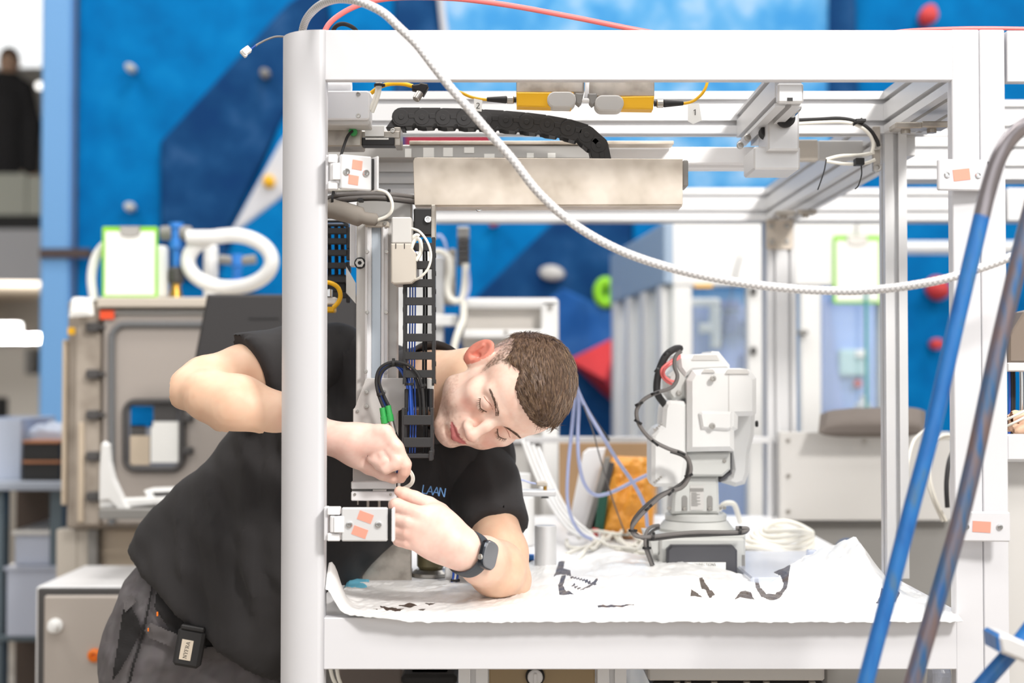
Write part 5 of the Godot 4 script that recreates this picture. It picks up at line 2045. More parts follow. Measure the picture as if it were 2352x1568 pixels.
func arm_bones(b: Body):
	# right arm: shoulder, elbow held out towards the camera, forearm passing behind the rounded post
	b.chain([at(705, 828, 2.45), at(640, 845, 2.39), at(560, 858, 2.34), at(470, 878, 2.30), at(438, 890, 2.285)], [0.044, 0.047, 0.047, 0.041, 0.034], 0.012)
	b.chain([at(436, 893, 2.275), at(480, 908, 2.255), at(545, 932, 2.24), at(640, 962, 2.235), at(720, 993, 2.235), at(755, 1004, 2.235)], [0.031, 0.040, 0.0485, 0.0395, 0.0285, 0.0245], 0.012)
	b.ell(at(416, 905, 2.275), Vector3(0.015, 0.017, 0.017), 0.02)
	# left arm: upper arm down to the elbow on the bench, forearm towards the camera
	b.chain([at(1105, 1070, 2.50), at(1130, 1180, 2.44), at(1153, 1270, 2.38), at(1165, 1322, 2.335)], [0.040, 0.040, 0.0425, 0.038], 0.012)
	b.chain([at(1162, 1330, 2.32), at(1140, 1305, 2.26), at(1108, 1287, 2.20), at(1080, 1273, 2.166)], [0.036, 0.044, 0.037, 0.0270], 0.012)
	b.ell(at(1185, 1340, 2.335), Vector3(0.018, 0.017, 0.02), 0.02)
	# neck
	b.chain([at(905, 915, 2.52), at(985, 892, 2.43), at(1085, 872, 2.37)], [0.07, 0.058, 0.055], 0.03)


func skin_arms(g: G):
	var b := Body.new()
	arm_bones(b)
	b.net(g, at(360, 1000, 2.2) + Vector3(0, 0, -0.42), at(800, 720, 2.2) + Vector3(0, 0, 0.05), 0.007, skin_tint, no_call)
	b.net(g, Vector3(at(1010, 0, 2.2).x, at(0, 1400, 2.2).y, -2.62), Vector3(at(1250, 0, 2.2).x, at(0, 1020, 2.2).y, -2.08), 0.007, skin_tint, no_call)
	b.net(g, Vector3(at(860, 0, 2.4).x, at(0, 1010, 2.4).y, -2.66), Vector3(at(1130, 0, 2.4).x, at(0, 780, 2.4).y, -2.25), 0.008, skin_tint, no_call)


func finger(b: Body, l: Array, r0: float, r1: float, d := 2.2, k := 0.004):
	var p := path(l, d)
	var rs := []
	for i in p.size():
		rs.append(lerpf(r0, r1, float(i) / (p.size() - 1)))
	b.chain(p, rs, k)


func slab_basis(a: Vector3, b: Vector3, nrm: Vector3) -> Basis:
	var x := (b - a).normalized()
	var z := (nrm - x * nrm.dot(x)).normalized()
	return Basis(x, z.cross(x), z)


func skin_hands(g: G):
	# right hand: back of the hand up, index and thumb pinching the wire, the other fingers curled
	var b := Body.new()
	var w := at(760, 1006, 2.233)
	b.chain([at(700, 986, 2.235), w, at(800, 1014, 2.226)], [0.030, 0.0262, 0.024], 0.006)
	var k := at(880, 1006, 2.212)
	b.ell(at(832, 1009, 2.22), Vector3(0.050, 0.0262, 0.0175), 0.02, 0, slab_basis(w, k, Vector3(0.1, 0.25, 1)))
	b.ell(at(810, 1045, 2.232), Vector3(0.030, 0.018, 0.018), 0.015, 0, slab_basis(w, at(860, 1075, 2.23), Vector3(0, 0, 1)))
	# index
	finger(b, [[872, 992, 2.212], [886, 993, 2.21], [911, 1028, 2.208], [930, 1066, 2.212], [929, 1082, 2.217], [921, 1099, 2.224]], 0.0125, 0.0075, 2.2, 0.006)
	# middle: knuckle, folded back
	finger(b, [[876, 1018, 2.217], [898, 1036, 2.209], [912, 1058, 2.204], [908, 1066, 2.204], [886, 1076, 2.207], [868, 1067, 2.212]], 0.0108, 0.0082, 2.2, 0.003)
	# ring and little finger
	finger(b, [[862, 1030, 2.216], [878, 1044, 2.210], [884, 1058, 2.206], [876, 1064, 2.207], [858, 1056, 2.212]], 0.0092, 0.0076, 2.2, 0.002)
	finger(b, [[848, 1034, 2.217], [862, 1044, 2.213], [866, 1056, 2.211], [852, 1054, 2.215]], 0.0085, 0.0070, 2.2, 0.002)
	# thumb along the lower edge towards the index tip
	finger(b, [[806, 1040, 2.238], [848, 1070, 2.236], [880, 1086, 2.234], [904, 1098, 2.229]], 0.0150, 0.0092, 2.2, 0.005)
	b.net(g, Vector3(at(735, 0, 2.2).x, at(0, 1125, 2.2).y, -2.275), Vector3(at(960, 0, 2.2).x, at(0, 955, 2.2).y, -2.15), 0.0026, skin_tint, no_call)
	# left hand: back of the hand towards the camera, thumb on top, fingers curled round the gripper end
	b = Body.new()
	w = at(1072, 1268, 2.162)
	k = at(952, 1202, 2.155)
	b.chain([at(1105, 1286, 2.195), w, at(1040, 1250, 2.155)], [0.0335, 0.0300, 0.0265], 0.006)
	b.ell(at(1003, 1228, 2.153), Vector3(0.058, 0.0395, 0.0185), 0.02, 0, slab_basis(w, k, Vector3(-0.15, 0.2, 1)))
	b.ell(at(1015, 1190, 2.172), Vector3(0.030, 0.017, 0.018), 0.02, 0, slab_basis(w, at(985, 1165, 2.18), Vector3(0, 0, 1)))
	# thumb
	finger(b, [[1010, 1176, 2.175], [985, 1160, 2.182], [952, 1144, 2.192], [930, 1134, 2.197], [917, 1128, 2.201]], 0.0145, 0.0082, 2.2, 0.004)
	# index, middle, ring, little finger: knuckle, middle joint, tip turned away
	finger(b, [[972, 1186, 2.150], [950, 1176, 2.150], [912, 1160, 2.160], [907, 1160, 2.170], [912, 1162, 2.205]], 0.0128, 0.0088, 2.2, 0.003)
	finger(b, [[956, 1206, 2.146], [938, 1200, 2.146], [912, 1193, 2.157], [907, 1192, 2.168], [910, 1190, 2.20]], 0.0113, 0.0084, 2.2, 0.002)
	finger(b, [[952, 1229, 2.147], [936, 1224, 2.147], [914, 1219, 2.157], [909, 1218, 2.168], [912, 1214, 2.198]], 0.0106, 0.0082, 2.2, 0.002)
	finger(b, [[952, 1250, 2.151], [936, 1246, 2.151], [918, 1242, 2.160], [914, 1241, 2.170], [917, 1236, 2.196]], 0.0098, 0.0076, 2.2, 0.002)
	b.net(g, Vector3(at(885, 0, 2.2).x, at(0, 1325, 2.15).y, -2.245), Vector3(at(1120, 0, 2.15).x, at(0, 1105, 2.2).y, -2.10), 0.0026, skin_tint, no_call)


func hp(x: float, y: float, z: float) -> Vector3:
	return head_t * Vector3(x, y, z)


func head_setup():
	# rolled right over, pitched towards the camera and turned to his left
	var y0 := Vector3(0.94, 0.342, 0).normalized()
	var th := deg_to_rad(27)
	var y := y0 * cos(th) + Vector3(0, 0, 1) * sin(th)
	var z0 := -y0 * sin(th) + Vector3(0, 0, 1) * cos(th)
	var x0 := y.cross(z0)
	var ps := deg_to_rad(25)
	var z := z0 * cos(ps) + x0 * sin(ps)
	var x := y.cross(z)
	var rot := Basis(x, y, z)
	var nas := at(1152, 962, 2.26)
	head_t = Transform3D(rot * Basis.from_scale(Vector3.ONE * HEAD_S), nas - rot * Vector3(0, 18, 88) * HEAD_S)


func head_prims(b: Body, skull_only := false, grow := 0.0):
	# all in millimetres of the head's own axes: x to his left, y up, z out of the face
	b.ell(Vector3(0, 40, -10), Vector3(76 + grow, 80 + grow, 96 + grow), 20)
	b.ell(Vector3(0, 46, 26), Vector3(63 + grow, 62 + grow, 62 + grow), 25)
	b.ell(Vector3(0, 10, -40), Vector3(62 + grow, 66 + grow, 62 + grow), 25)
	if skull_only:
		return
	b.ell(Vector3(0, -26, 26), Vector3(59, 70, 57), 20)
	for s in [-1.0, 1.0]:
		b.cap(Vector3(s * 54, -30, 0), Vector3(s * 49, -66, 14), 15, 17, 22)
		b.cap(Vector3(s * 49, -66, 14), Vector3(s * 14, -100, 62), 17, 15, 22)
		b.ell(Vector3(s * 45, -16, 52), Vector3(20, 19, 24), 18)
		b.ell(Vector3(s * 38, -52, 52), Vector3(20, 24, 22), 20)
		b.cap(Vector3(s * 46, 18, 66), Vector3(s * 10, 23, 84), 8, 9, 14)
	b.ell(Vector3(0, -100, 68), Vector3(22, 17, 19), 16)
	b.ell(Vector3(0, -66, 76), Vector3(28, 26, 17), 16)
	# eye sockets, lidded eyeballs
	for s in [-1.0, 1.0]:
		b.ell(Vector3(s * 31, 4, 91), Vector3(20, 12, 14), 12, 1)
		b.ell(Vector3(s * 31, 2.5, 70), Vector3(15, 14, 15), 3)
		# lower lid fold
		b.cap(Vector3(s * 20, -7, 80), Vector3(s * 31, -10.5, 83.5), 2.4, 2.6, 4)
		b.cap(Vector3(s * 31, -10.5, 83.5), Vector3(s * 43, -7, 77), 2.6, 2.2, 4)
	# nose
	b.cap(Vector3(0, 16, 84), Vector3(0, -10, 96), 6.5, 7.0, 10)
	b.cap(Vector3(0, -10, 96), Vector3(0, -35, 108), 7.0, 9.0, 10)
	b.ell(Vector3(0, -37, 108), Vector3(11, 10, 10.5), 8)
	for s in [-1.0, 1.0]:
		b.ell(Vector3(s * 13, -41, 96), Vector3(8.5, 8, 11), 7)
		b.ell(Vector3(s * 6.5, -49, 100), Vector3(4, 4, 5.5), 3, 1)
	# philtrum, lips, mouth line
	b.cap(Vector3(0, -52, 95), Vector3(0, -60, 94), 5, 6, 8)
	for s in [-1.0, 1.0]:
		b.cap(Vector3(s * 4, -63.5, 93.5), Vector3(s * 23, -69, 82), 5.6, 3.2, 5)
		b.cap(Vector3(0, -76, 92.5), Vector3(s * 21, -71.5, 82), 6.6, 3.2, 5)
		b.cap(Vector3(0, -69.2, 101), Vector3(s * 25, -70, 87), 1.5, 1.2, 3, 1)
	b.ell(Vector3(0, -87, 86), Vector3(18, 5, 7), 8, 1)
	# ears: shells with a hollow; his right ear stands well off the head
	for s in [-1.0, 1.0]:
		var eb := Basis(Vector3(0, 1, 0), -s * (0.75 if s < 0.0 else 0.2)) * Basis(Vector3(1, 0, 0), -0.18)
		var c := Vector3(s * (86 if s < 0.0 else 74), -8, -12)
		b.ell(c, Vector3(6.5, 33, 20), 7, 0, eb)
		b.ell(c + eb * Vector3(-s * 4, -4, 10), Vector3(10, 20, 9), 10, 0, eb)
		b.ell(c + eb * Vector3(s * 6, 5, 0), Vector3(6, 22, 12.5), 3, 1, eb)
		b.ell(c + eb * Vector3(s * 5, -5, 4), Vector3(9, 9, 7), 3, 1, eb)
		b.cap(c + eb * Vector3(s * 3.0, -9, -5), c + eb * Vector3(s * 3.0, 14, -7), 2.2, 2.8, 4)
		b.ell(c + eb * Vector3(s * 2.0, -9, 13), Vector3(4.5, 6, 4), 4, 0, eb)


func hairline(p: Vector3) -> float:
	# height of the edge of the long hair on top, by depth, in head millimetres
	var l := [[100.0, 66.0], [82.0, 68.0], [66.0, 76.0], [54.0, 78.0], [44.0, 64.0], [30.0, 56.0], [0.0, 58.0], [-40.0, 52.0], [-80.0, 20.0], [-120.0, 0.0]]
	for i in l.size() - 1:
		if p.z >= l[i + 1][0]:
			var f: float = (p.z - l[i + 1][0]) / (l[i][0] - l[i + 1][0])
			return lerpf(l[i + 1][1], l[i][1], clampf(f, 0, 1))
	return 0.0


func stubble_line(p: Vector3) -> float:
	var l := [[100.0, 90.0], [60.0, 82.0], [44.0, 64.0], [34.0, 30.0], [26.0, -6.0], [12.0, -8.0], [4.0, 26.0], [-22.0, 26.0], [-34.0, -10.0], [-70.0, -50.0], [-120.0, -55.0]]
	for i in l.size() - 1:
		if p.z >= l[i + 1][0]:
			var f: float = (p.z - l[i + 1][0]) / (l[i][0] - l[i + 1][0])
			return lerpf(l[i + 1][1], l[i][1], clampf(f, 0, 1))
	return -55.0


func head_tint(p: Vector3, _n: Vector3) -> Color:
	# p in head millimetres; colours are of the skin itself: lips, flushed cheeks and ears, cropped hair at the sides
	var m := mottle.get_noise_3dv(p * 0.0012)
	var m2 := mottle.get_noise_3dv(p * 0.006 + Vector3(3, 1, 2))
	var c := lin(0xf3d6c7).lerp(lin(0xeabfac), clampf(0.4 + m * 0.6 + m2 * 0.25, 0, 1))
	var ax := absf(p.x)
	var flush := exp(-(pow((ax - 42) / 20.0, 2) + pow((p.y + 28) / 20.0, 2))) * (1.0 if p.z > 30 else 0.0) * (0.7 + 0.8 * m)
	flush = maxf(flush, 0.6 * exp(-(p.x * p.x / 150.0 + pow((p.y + 38) / 12.0, 2))) * (1.0 if p.z > 90 else 0.0))
	c = c.lerp(lin(0xdd8478), clampf(flush * 0.42, 0, 0.5))
	if p.x < -79 and p.y < 30 and p.y > -46 and p.z < 12:
		c = c.lerp(lin(0xe0705a), 0.75)
	# lips
	if p.z > 78 and ax < 25 and p.y < -58 and p.y > -85:
		var t := ax / 24.0
		var up := lerpf(-61.5, -68.5, t * t) - 1.5 * exp(-ax * ax / 10.0)
		var dn := lerpf(-82.5, -71.5, t * t)
		if p.y < up and p.y > dn:
			c = lin(0xcf7f7c).lerp(lin(0xc46f70), clampf(0.5 + m2, 0, 1))
	# faint beard shadow of cropped stubble
	if p.y < -50 and p.z > 10 and not (p.z > 80 and ax < 26 and p.y > -84):
		c = c.lerp(lin(0xb98f7a), clampf(0.12 + 0.4 * m2, 0.0, 0.3))
	# cropped sides
	var sl := stubble_line(p) + 6.0 * m2
	if p.y > sl and not (ax > 79 and p.y < 30 and p.z < 12):
		var f := clampf((p.y - sl) / 22.0, 0.0, 1.0) * clampf(0.55 + 1.2 * m2, 0.2, 1.0)
		c = c.lerp(lin(0x6e5a4c), clampf(f * 1.15, 0, 0.85))
	return c


func skin_head(g: G):
	head_setup()
	head_b = Body.new()
	head_prims(head_b)
	# neck root in head axes
	var inv := head_t.affine_inverse()
	var n0 := inv * at(985, 892, 2.43)
	head_b.cap(Vector3(0, -40, -28), n0, 55, 56, 22)
	var h := G.new()
	head_b.net(h, Vector3(-108, -130, -118), Vector3(108, 136, 128), 2.3, head_tint, no_call)
	var rb := head_t.basis.orthonormalized()
	for i in h.v.size():
		g.v.append(head_t * h.v[i])
		g.n.append(rb * h.n[i])
		g.u.append(Vector2.ZERO)
		g.c.append(h.c[i])


func surface_point(p: Vector3, dir: Vector3, b: Body) -> Vector3:
	# walk from outside along dir until the field is met (head millimetres)
	var all := PackedInt32Array(range(b.ty.size()))
	for k in 40:
		var f := b.field(p, all)
		if f < 0.15:
			break
		p += dir * maxf(f * 0.8, 0.1)
	return p


func strand(g: G, p: Vector3, d: Vector3, up: Vector3, l: float, w: float):
	# a thin three-sided hair, p and lengths in head millimetres
	var s := d.cross(up).normalized() * w
	var u2 := up.normalized() * w
	var q := p + d * l * 0.55 + up * l * 0.06
	var e := p + d * l
	var ring0 := [p + s, p - s, p + u2 * 1.4]
	var ring1 := [q + s * 0.8, q - s * 0.8, q + u2 * 1.2]
	for k in 3:
		var k2 := (k + 1) % 3
		var o: Vector3 = (ring0[k] + ring0[k2]) * 0.5 - (p + u2 * 0.4)
		g.quad(head_t * ring0[k], head_t * ring0[k2], head_t * ring1[k2], head_t * ring1[k], head_t.basis * o)
		g.tri(head_t * ring1[k], head_t * ring1[k2], head_t * e, head_t.basis * o)


func face_details(o: Node3D):
	var rn := RandomNumberGenerator.new()
	rn.seed = 77
	var hm: StandardMaterial3D = mt("brow_hair", 0x5c4434, 0.6)
	for s in [-1.0, 1.0]:
		var g := G.new()
		for k in 170:
			var t := rn.randf()
			var x: float = s * lerpf(11, 50, t)
			var y: float = 17.5 + 6.5 * sin(t * 2.3) + rn.randf_range(-4.6, 4.6) * (1.0 - 0.65 * t)
			var p := surface_point(Vector3(x, y, 125 - absf(x) * 0.3), Vector3(0, 0, -1), head_b)
			var d := Vector3(s * 0.9, lerpf(0.75, -0.25, t), -0.25 - 0.5 * t).normalized()
			strand(g, p, d, Vector3(0, 0, 1), rn.randf_range(5, 9), 0.26)
		part(o, "eyebrow", g, hm)
		g = G.new()
		# lash line along the lowered upper lid, with lashes
		var line := []
		for k in 13:
			var t := k / 12.0
			var x: float = s * lerpf(18.5, 44.5, t)
			var y := -3.4 - 4.2 * sin(PI * t) + 1.6 * t
			var p := surface_point(Vector3(x, y, 120), Vector3(0, 0, -1), head_b)
			line.append(head_t * (p + Vector3(0, 0, 0.25)))
			for j in 3:
				if k > 1:
					strand(g, p + Vector3(s * rn.randf_range(-1, 1), 0, 0.2), Vector3(s * (t - 0.35) * 0.9, -0.75, 0.45).normalized(), Vector3(0, 0.4, 1), rn.randf_range(4.5, 7.5), 0.22)
		g.tube(line, 0.0008, 6, 2)
		part(o, "eyelashes", g, hm)
		# fold above the lid
		g = G.new()
		line = []
		for k in 9:
			var t := k / 8.0
			var p := surface_point(Vector3(s * lerpf(18, 45, t), 8.5 + 4.0 * sin(PI * t) - 3.0 * t, 120), Vector3(0, 0, -1), head_b)
			line.append(head_t * (p + Vector3(0, 0, -0.35)))
		g.tube(line, 0.0007, 6, 2)
		part(o, "lid_fold", g, mt("lid_fold", 0xb98070, 0.6))


func hair(o: Node3D):
	var b := Body.new()
	head_prims(b, true, 3.5)
	var all := PackedInt32Array(range(b.ty.size()))
	var hm: StandardMaterial3D = mt("hair", 0xffffff, 0.55)
	hm.vertex_color_use_as_albedo = true
	var g := G.new()
	var h := G.new()
	var clump := FastNoiseLite.new()
	clump.seed = 31
	clump.frequency = 0.05
	clump.fractal_octaves = 2
	var warp := func(p: Vector3, n: Vector3) -> Vector3:
		# thick on top, sinking into the head below the hair's edge
		var e := p.y - hairline(p) + 3.0 * clump.get_noise_3dv(p * 3.0)
		var t := smoothstep(-5.0, 7.0, e)
		var flow := clump.get_noise_3d((p.x - p.z * 0.7) * 2.4, p.y * 1.6, (p.z + p.x * 0.7) * 0.5)
		return p + n * (lerpf(-8.0, 1.2 + 1.8 * flow + 2.0 * smoothstep(70.0, 115.0, p.y) + 3.0 * smoothstep(40.0, 80.0, p.z), t))
	var tint := func(p: Vector3, _n: Vector3) -> Color:
		var m := clump.get_noise_3d((p.x - p.z * 0.7) * 9.0, p.y * 6.0, (p.z + p.x * 0.7) * 1.2)
		return lin(0x4c3a30).lerp(lin(0x7a614d), clampf(0.4 + m * 1.1, 0, 1))
	b.net(h, Vector3(-90, -70, -120), Vector3(90, 140, 104), 3.2, tint, warp)
	var rb := head_t.basis.orthonormalized()
	for i in h.v.size():
		g.v.append(head_t * h.v[i])
		g.n.append(rb * h.n[i])
		g.u.append(Vector2.ZERO)
		g.c.append(h.c[i])
	var cap := part(o, "hair", g, hm)
	# single hairs combed forward over the cap
	g = G.new()
	var rn := RandomNumberGenerator.new()
	rn.seed = 5
	var n := h.v.size() / 3
	var made := 0
	while made < 11000:
		var i := rn.randi_range(0, n - 1) * 3
		var p := h.v[i].lerp(h.v[i + 1], rn.randf()).lerp(h.v[i + 2], rn.randf())
		made += 1
		if p.y < hairline(p) - 1.0:
			continue
		var nn := h.n[i]
		var d := Vector3(0.62 + 0.5 * clump.get_noise_3dv(p * 0.6) + rn.randf_range(-0.16, 0.16), 0.35 if p.z > 40 else -0.1, 0.9)
		d = (d - nn * d.dot(nn)).normalized() + nn * rn.randf_range(0.02, 0.12)
		var t := rn.randf()
		g.col = lin(0x453329).lerp(lin(0x9a7e62), t * t * 0.9)
		strand(g, p - nn * 1.0, d.normalized(), nn, rn.randf_range(12, 24), 0.36)
	var st := part(cap, "strands", g, hm)
	st.set_meta("kind", "stuff")
	# cropped hairs at the side, short and sparse
	g = G.new()
	for k in 1300:
		var a := Vector3(-84, rn.randf_range(-40, 70), rn.randf_range(-90, 50))
		if rn.randf() < 0.3:
			a.x = 84
		if a.y > hairline(a) + 4 or a.y < stubble_line(a) + 3:
			continue
		var sgn := signf(a.x)
		var p := surface_point(a, Vector3(-sgn, 0, 0), head_b)
		if absf(p.x) < 45 or absf(p.x) > 80:
			continue
		g.col = lin(0x5a4638).lerp(lin(0x8c745e), rn.randf())
		strand(g, p, Vector3(sgn * 0.35, -0.5, 0.55).normalized(), Vector3(sgn, 0, 0), rn.randf_range(2.5, 4.5), 0.22)
	st = part(cap, "cropped_hairs", g, hm)
	st.set_meta("kind", "stuff")


func cloth_warp(p: Vector3, n: Vector3) -> Vector3:
	# long drapes hanging down from the chest, a few slanting pulls towards the armpits
	var u := p.x * 0.97 + p.y * 0.22
	var w := p.y * 0.97 - p.x * 0.22
	var f := fold_n.get_noise_3d(u * 11.0, w * 1.6, p.z * 3.0)
	var f2 := fold_n.get_noise_3d((p.x + p.y) * 12.0 + 40.0, (p.y - p.x) * 4.0, p.z * 5.0)
	return p + n * (0.016 * (1.0 - absf(f) * 2.4) + 0.008 * f2 - 0.008) * absf(n.z)


func sleeve_warp(p: Vector3, n: Vector3) -> Vector3:
	return p.lerp(cloth_warp(p, n), 0.35) + n * 0.001


func trouser_warp(p: Vector3, n: Vector3) -> Vector3:
	var f := fold_n.get_noise_3d(p.x * 9.0, p.y * 18.0, p.z * 8.0)
	var f2 := fold_n.get_noise_3d(p.x * 22.0 + 7.0, p.y * 9.0, p.z * 12.0)
	return p + n * (0.008 * f + 0.004 * f2) * (0.3 + 0.7 * absf(n.z))


func clothes(o: Node3D):
	var cloth: StandardMaterial3D = mt("polo_cloth", 0x2a2829, 0.9)
	cloth.rim_enabled = true
	cloth.rim = 0.25
	cloth.rim_tint = 0.6
	var g := G.new()
	var b := Body.new()
	b.chain([at(470, 1470, 2.54), at(620, 1270, 2.52), at(800, 1060, 2.50), at(905, 935, 2.50)], [0.125, 0.12, 0.12, 0.085], 0.07)
	b.chain([at(395, 1375, 2.53), at(500, 1240, 2.52), at(640, 1075, 2.49), at(755, 842, 2.48)], [0.098, 0.094, 0.09, 0.062], 0.07)
	b.chain([at(545, 1500, 2.53), at(685, 1262, 2.48), at(815, 1138, 2.47), at(990, 1068, 2.50), at(1085, 1055, 2.52)], [0.10, 0.088, 0.075, 0.070, 0.062], 0.07)
	b.chain([at(755, 838, 2.48), at(880, 900, 2.52), at(1000, 960, 2.53), at(1095, 1050, 2.52)], [0.062, 0.07, 0.07, 0.06], 0.05)
	b.chain([at(480, 1190, 2.52), at(390, 1245, 2.52), at(332, 1286, 2.52)], [0.075, 0.055, 0.030], 0.03)
	# hem
	var h0 := at(303, 1283, 2.5)
	var h1 := at(585, 1520, 2.5)
	var hd := (h1 - h0).normalized()
	b.plane(h0, -Vector3(-hd.y, hd.x, 0), 0.012)
	# neck opening
	b.cap(at(905, 915, 2.50), at(1085, 870, 2.34), 0.052, 0.062, 0.015, 1)
	b.net(g, Vector3(at(255, 0, 2.5).x, at(0, 1590, 2.5).y, -2.70), Vector3(at(1200, 0, 2.4).x, at(0, 715, 2.5).y, -2.33), 0.0095, no_call, cloth_warp)
	# right sleeve
	b = Body.new()
	b.chain([at(770, 828, 2.48), at(680, 838, 2.42), at(545, 862, 2.33)], [0.066, 0.064, 0.069], 0.02)
	var s0 := at(566, 850, 2.35)
	var sd := (at(680, 828, 2.42) - s0).normalized()
	b.plane(s0, -(sd + Vector3(0.12, 0.32, 0)).normalized(), 0.004)
	b.net(g, Vector3(at(520, 0, 2.3).x, at(0, 960, 2.3).y, -2.58), Vector3(at(860, 0, 2.4).x, at(0, 730, 2.3).y, -2.24), 0.008, no_call, sleeve_warp)
	# left sleeve
	b = Body.new()
	b.chain([at(1075, 1045, 2.52), at(1110, 1110, 2.48), at(1145, 1250, 2.40)], [0.068, 0.060, 0.0600], 0.02)
	s0 = at(1128, 1212, 2.42)
	sd = (at(1112, 1100, 2.48) - s0).normalized()
	b.plane(s0, -sd, 0.004)
	b.net(g, Vector3(at(960, 0, 2.4).x, at(0, 1270, 2.4).y, -2.62), Vector3(at(1240, 0, 2.4).x, at(0, 985, 2.4).y, -2.33), 0.008, no_call, sleeve_warp)
	var shirt := part(o, "polo_shirt", g, cloth, "black polo shirt with small blue chest lettering")
	# collar: a standing band round the neck
	g = G.new()
	var c0 := at(985, 905, 2.42)
	var ax := (at(1085, 868, 2.36) - at(905, 935, 2.5)).normalized()
	var t: Transform3D = g.along(c0, c0 + ax)
	g.lathe(Transform3D(t.basis, c0), [Vector2(0.088, -0.03), Vector2(0.083, 0.012), Vector2(0.086, 0.034), Vector2(0.083, 0.037), Vector2(0.079, 0.028), Vector2(0.077, -0.02)], 36, true)
	part(shirt, "collar", g, cloth)
	# lettering on the chest
	var lt: StandardMaterial3D = mt("lettering", 0x6f9fd8, 0.8)
	var x := 974.0
	var y := 1124.0
	for ch in "LAAN":
		text(shirt, "letter", ch, at(x, y, 2.383), 0.0145, lt, Basis(Vector3(0, 0, 1), deg_to_rad(-9)) * Basis(Vector3(0, 1, 0), 0.1), false, 0.002)
		x += 14.0
		y += 2.2
	# trousers
	var tm: StandardMaterial3D = mt("trouser_cloth", 0xffffff, 0.9)
	tm.vertex_color_use_as_albedo = true
	g = G.new()
	b = Body.new()
	b.chain([at(455, 1400, 2.55), at(430, 1500, 2.57)], [0.115, 0.115], 0.06)
	b.chain([at(388, 1400, 2.55), at(372, 1520, 2.57), at(350, 1950, 2.56), Vector3(-0.66, 0.09, -2.62)], [0.085, 0.095, 0.075, 0.058], 0.06)
	b.chain([at(540, 1500, 2.56), at(535, 1600, 2.58), at(520, 1950, 2.62), Vector3(-0.44, 0.09, -2.72)], [0.095, 0.10, 0.075, 0.058], 0.05)
	b.plane(at(300, 1265, 2.5), Vector3(-hd.y, hd.x, 0), 0.01)
	var tint := func(p: Vector3, _n: Vector3) -> Color:
		var m := fold_n.get_noise_3dv(p * 60.0)
		return lin(0x575355).lerp(lin(0x676365), clampf(0.5 + m, 0, 1))
	b.net(g, Vector3(at(190, 0, 2.5).x, 0.02, -2.86), Vector3(at(690, 0, 2.5).x, at(0, 1250, 2.5).y, -2.38), 0.012, tint, trouser_warp)
	var tr := part(o, "trousers", g, tm, "grey work trousers with black stretch panels")
	trouser_bits(tr, b)
	for q in [[-0.66, -2.58], [-0.44, -2.68]]:
		g = G.new()
		g.ball(Transform3D(Basis(), Vector3(q[0] + 0.03, 0.045, q[1] + 0.03)), Vector3(0.055, 0.045, 0.13), 10, 16)
		g.box(Vector3(q[0] - 0.025, 0.0, q[1] - 0.09), Vector3(q[0] + 0.085, 0.02, q[1] + 0.15), 0.008)
		part(o, "shoe", g, mats.black)


# a sewn-on cloth piece: walks to the body's surface inside the outline and lies a few millimetres above it
func patch(g: G, outline: Array, b: Body, lift: float):
	var poly := PackedVector2Array()
	var lo := Vector2(1e9, 1e9)
	var hi := -lo
	for q in outline:
		poly.append(Vector2(q[0], q[1]))
		lo = lo.min(Vector2(q[0], q[1]))
		hi = hi.max(Vector2(q[0], q[1]))
	var all := PackedInt32Array(range(b.ty.size()))
	var st := 3.0
	var pts := {}
	for y in int((hi.y - lo.y) / st) + 2:
		for x in int((hi.x - lo.x) / st) + 2:
			var px := lo.x + x * st
			var py := lo.y + y * st
			var d := 2.3
			for k in 30:
				var f := b.field(at(px, py, d), all)
				if f < 0.001 or d > 2.75:
					break
				d += f * 0.9
			if d < 2.75:
				var p := at(px, py, d)
				pts[Vector2i(x, y)] = trouser_warp(p, Vector3(0, 0, 1)) + Vector3(0, 0, lift)
	for k in pts:
		var c := lo + Vector2(k.x + 0.5, k.y + 0.5) * st
		var kx: Vector2i = k + Vector2i(1, 0)
		var ky: Vector2i = k + Vector2i(0, 1)
		var kk: Vector2i = k + Vector2i(1, 1)
		if pts.has(kx) and pts.has(ky) and pts.has(kk) and Geometry2D.is_point_in_polygon(c, poly):
			g.quad(pts[k], pts[kx], pts[kk], pts[ky], Vector3(0, 0, 1))


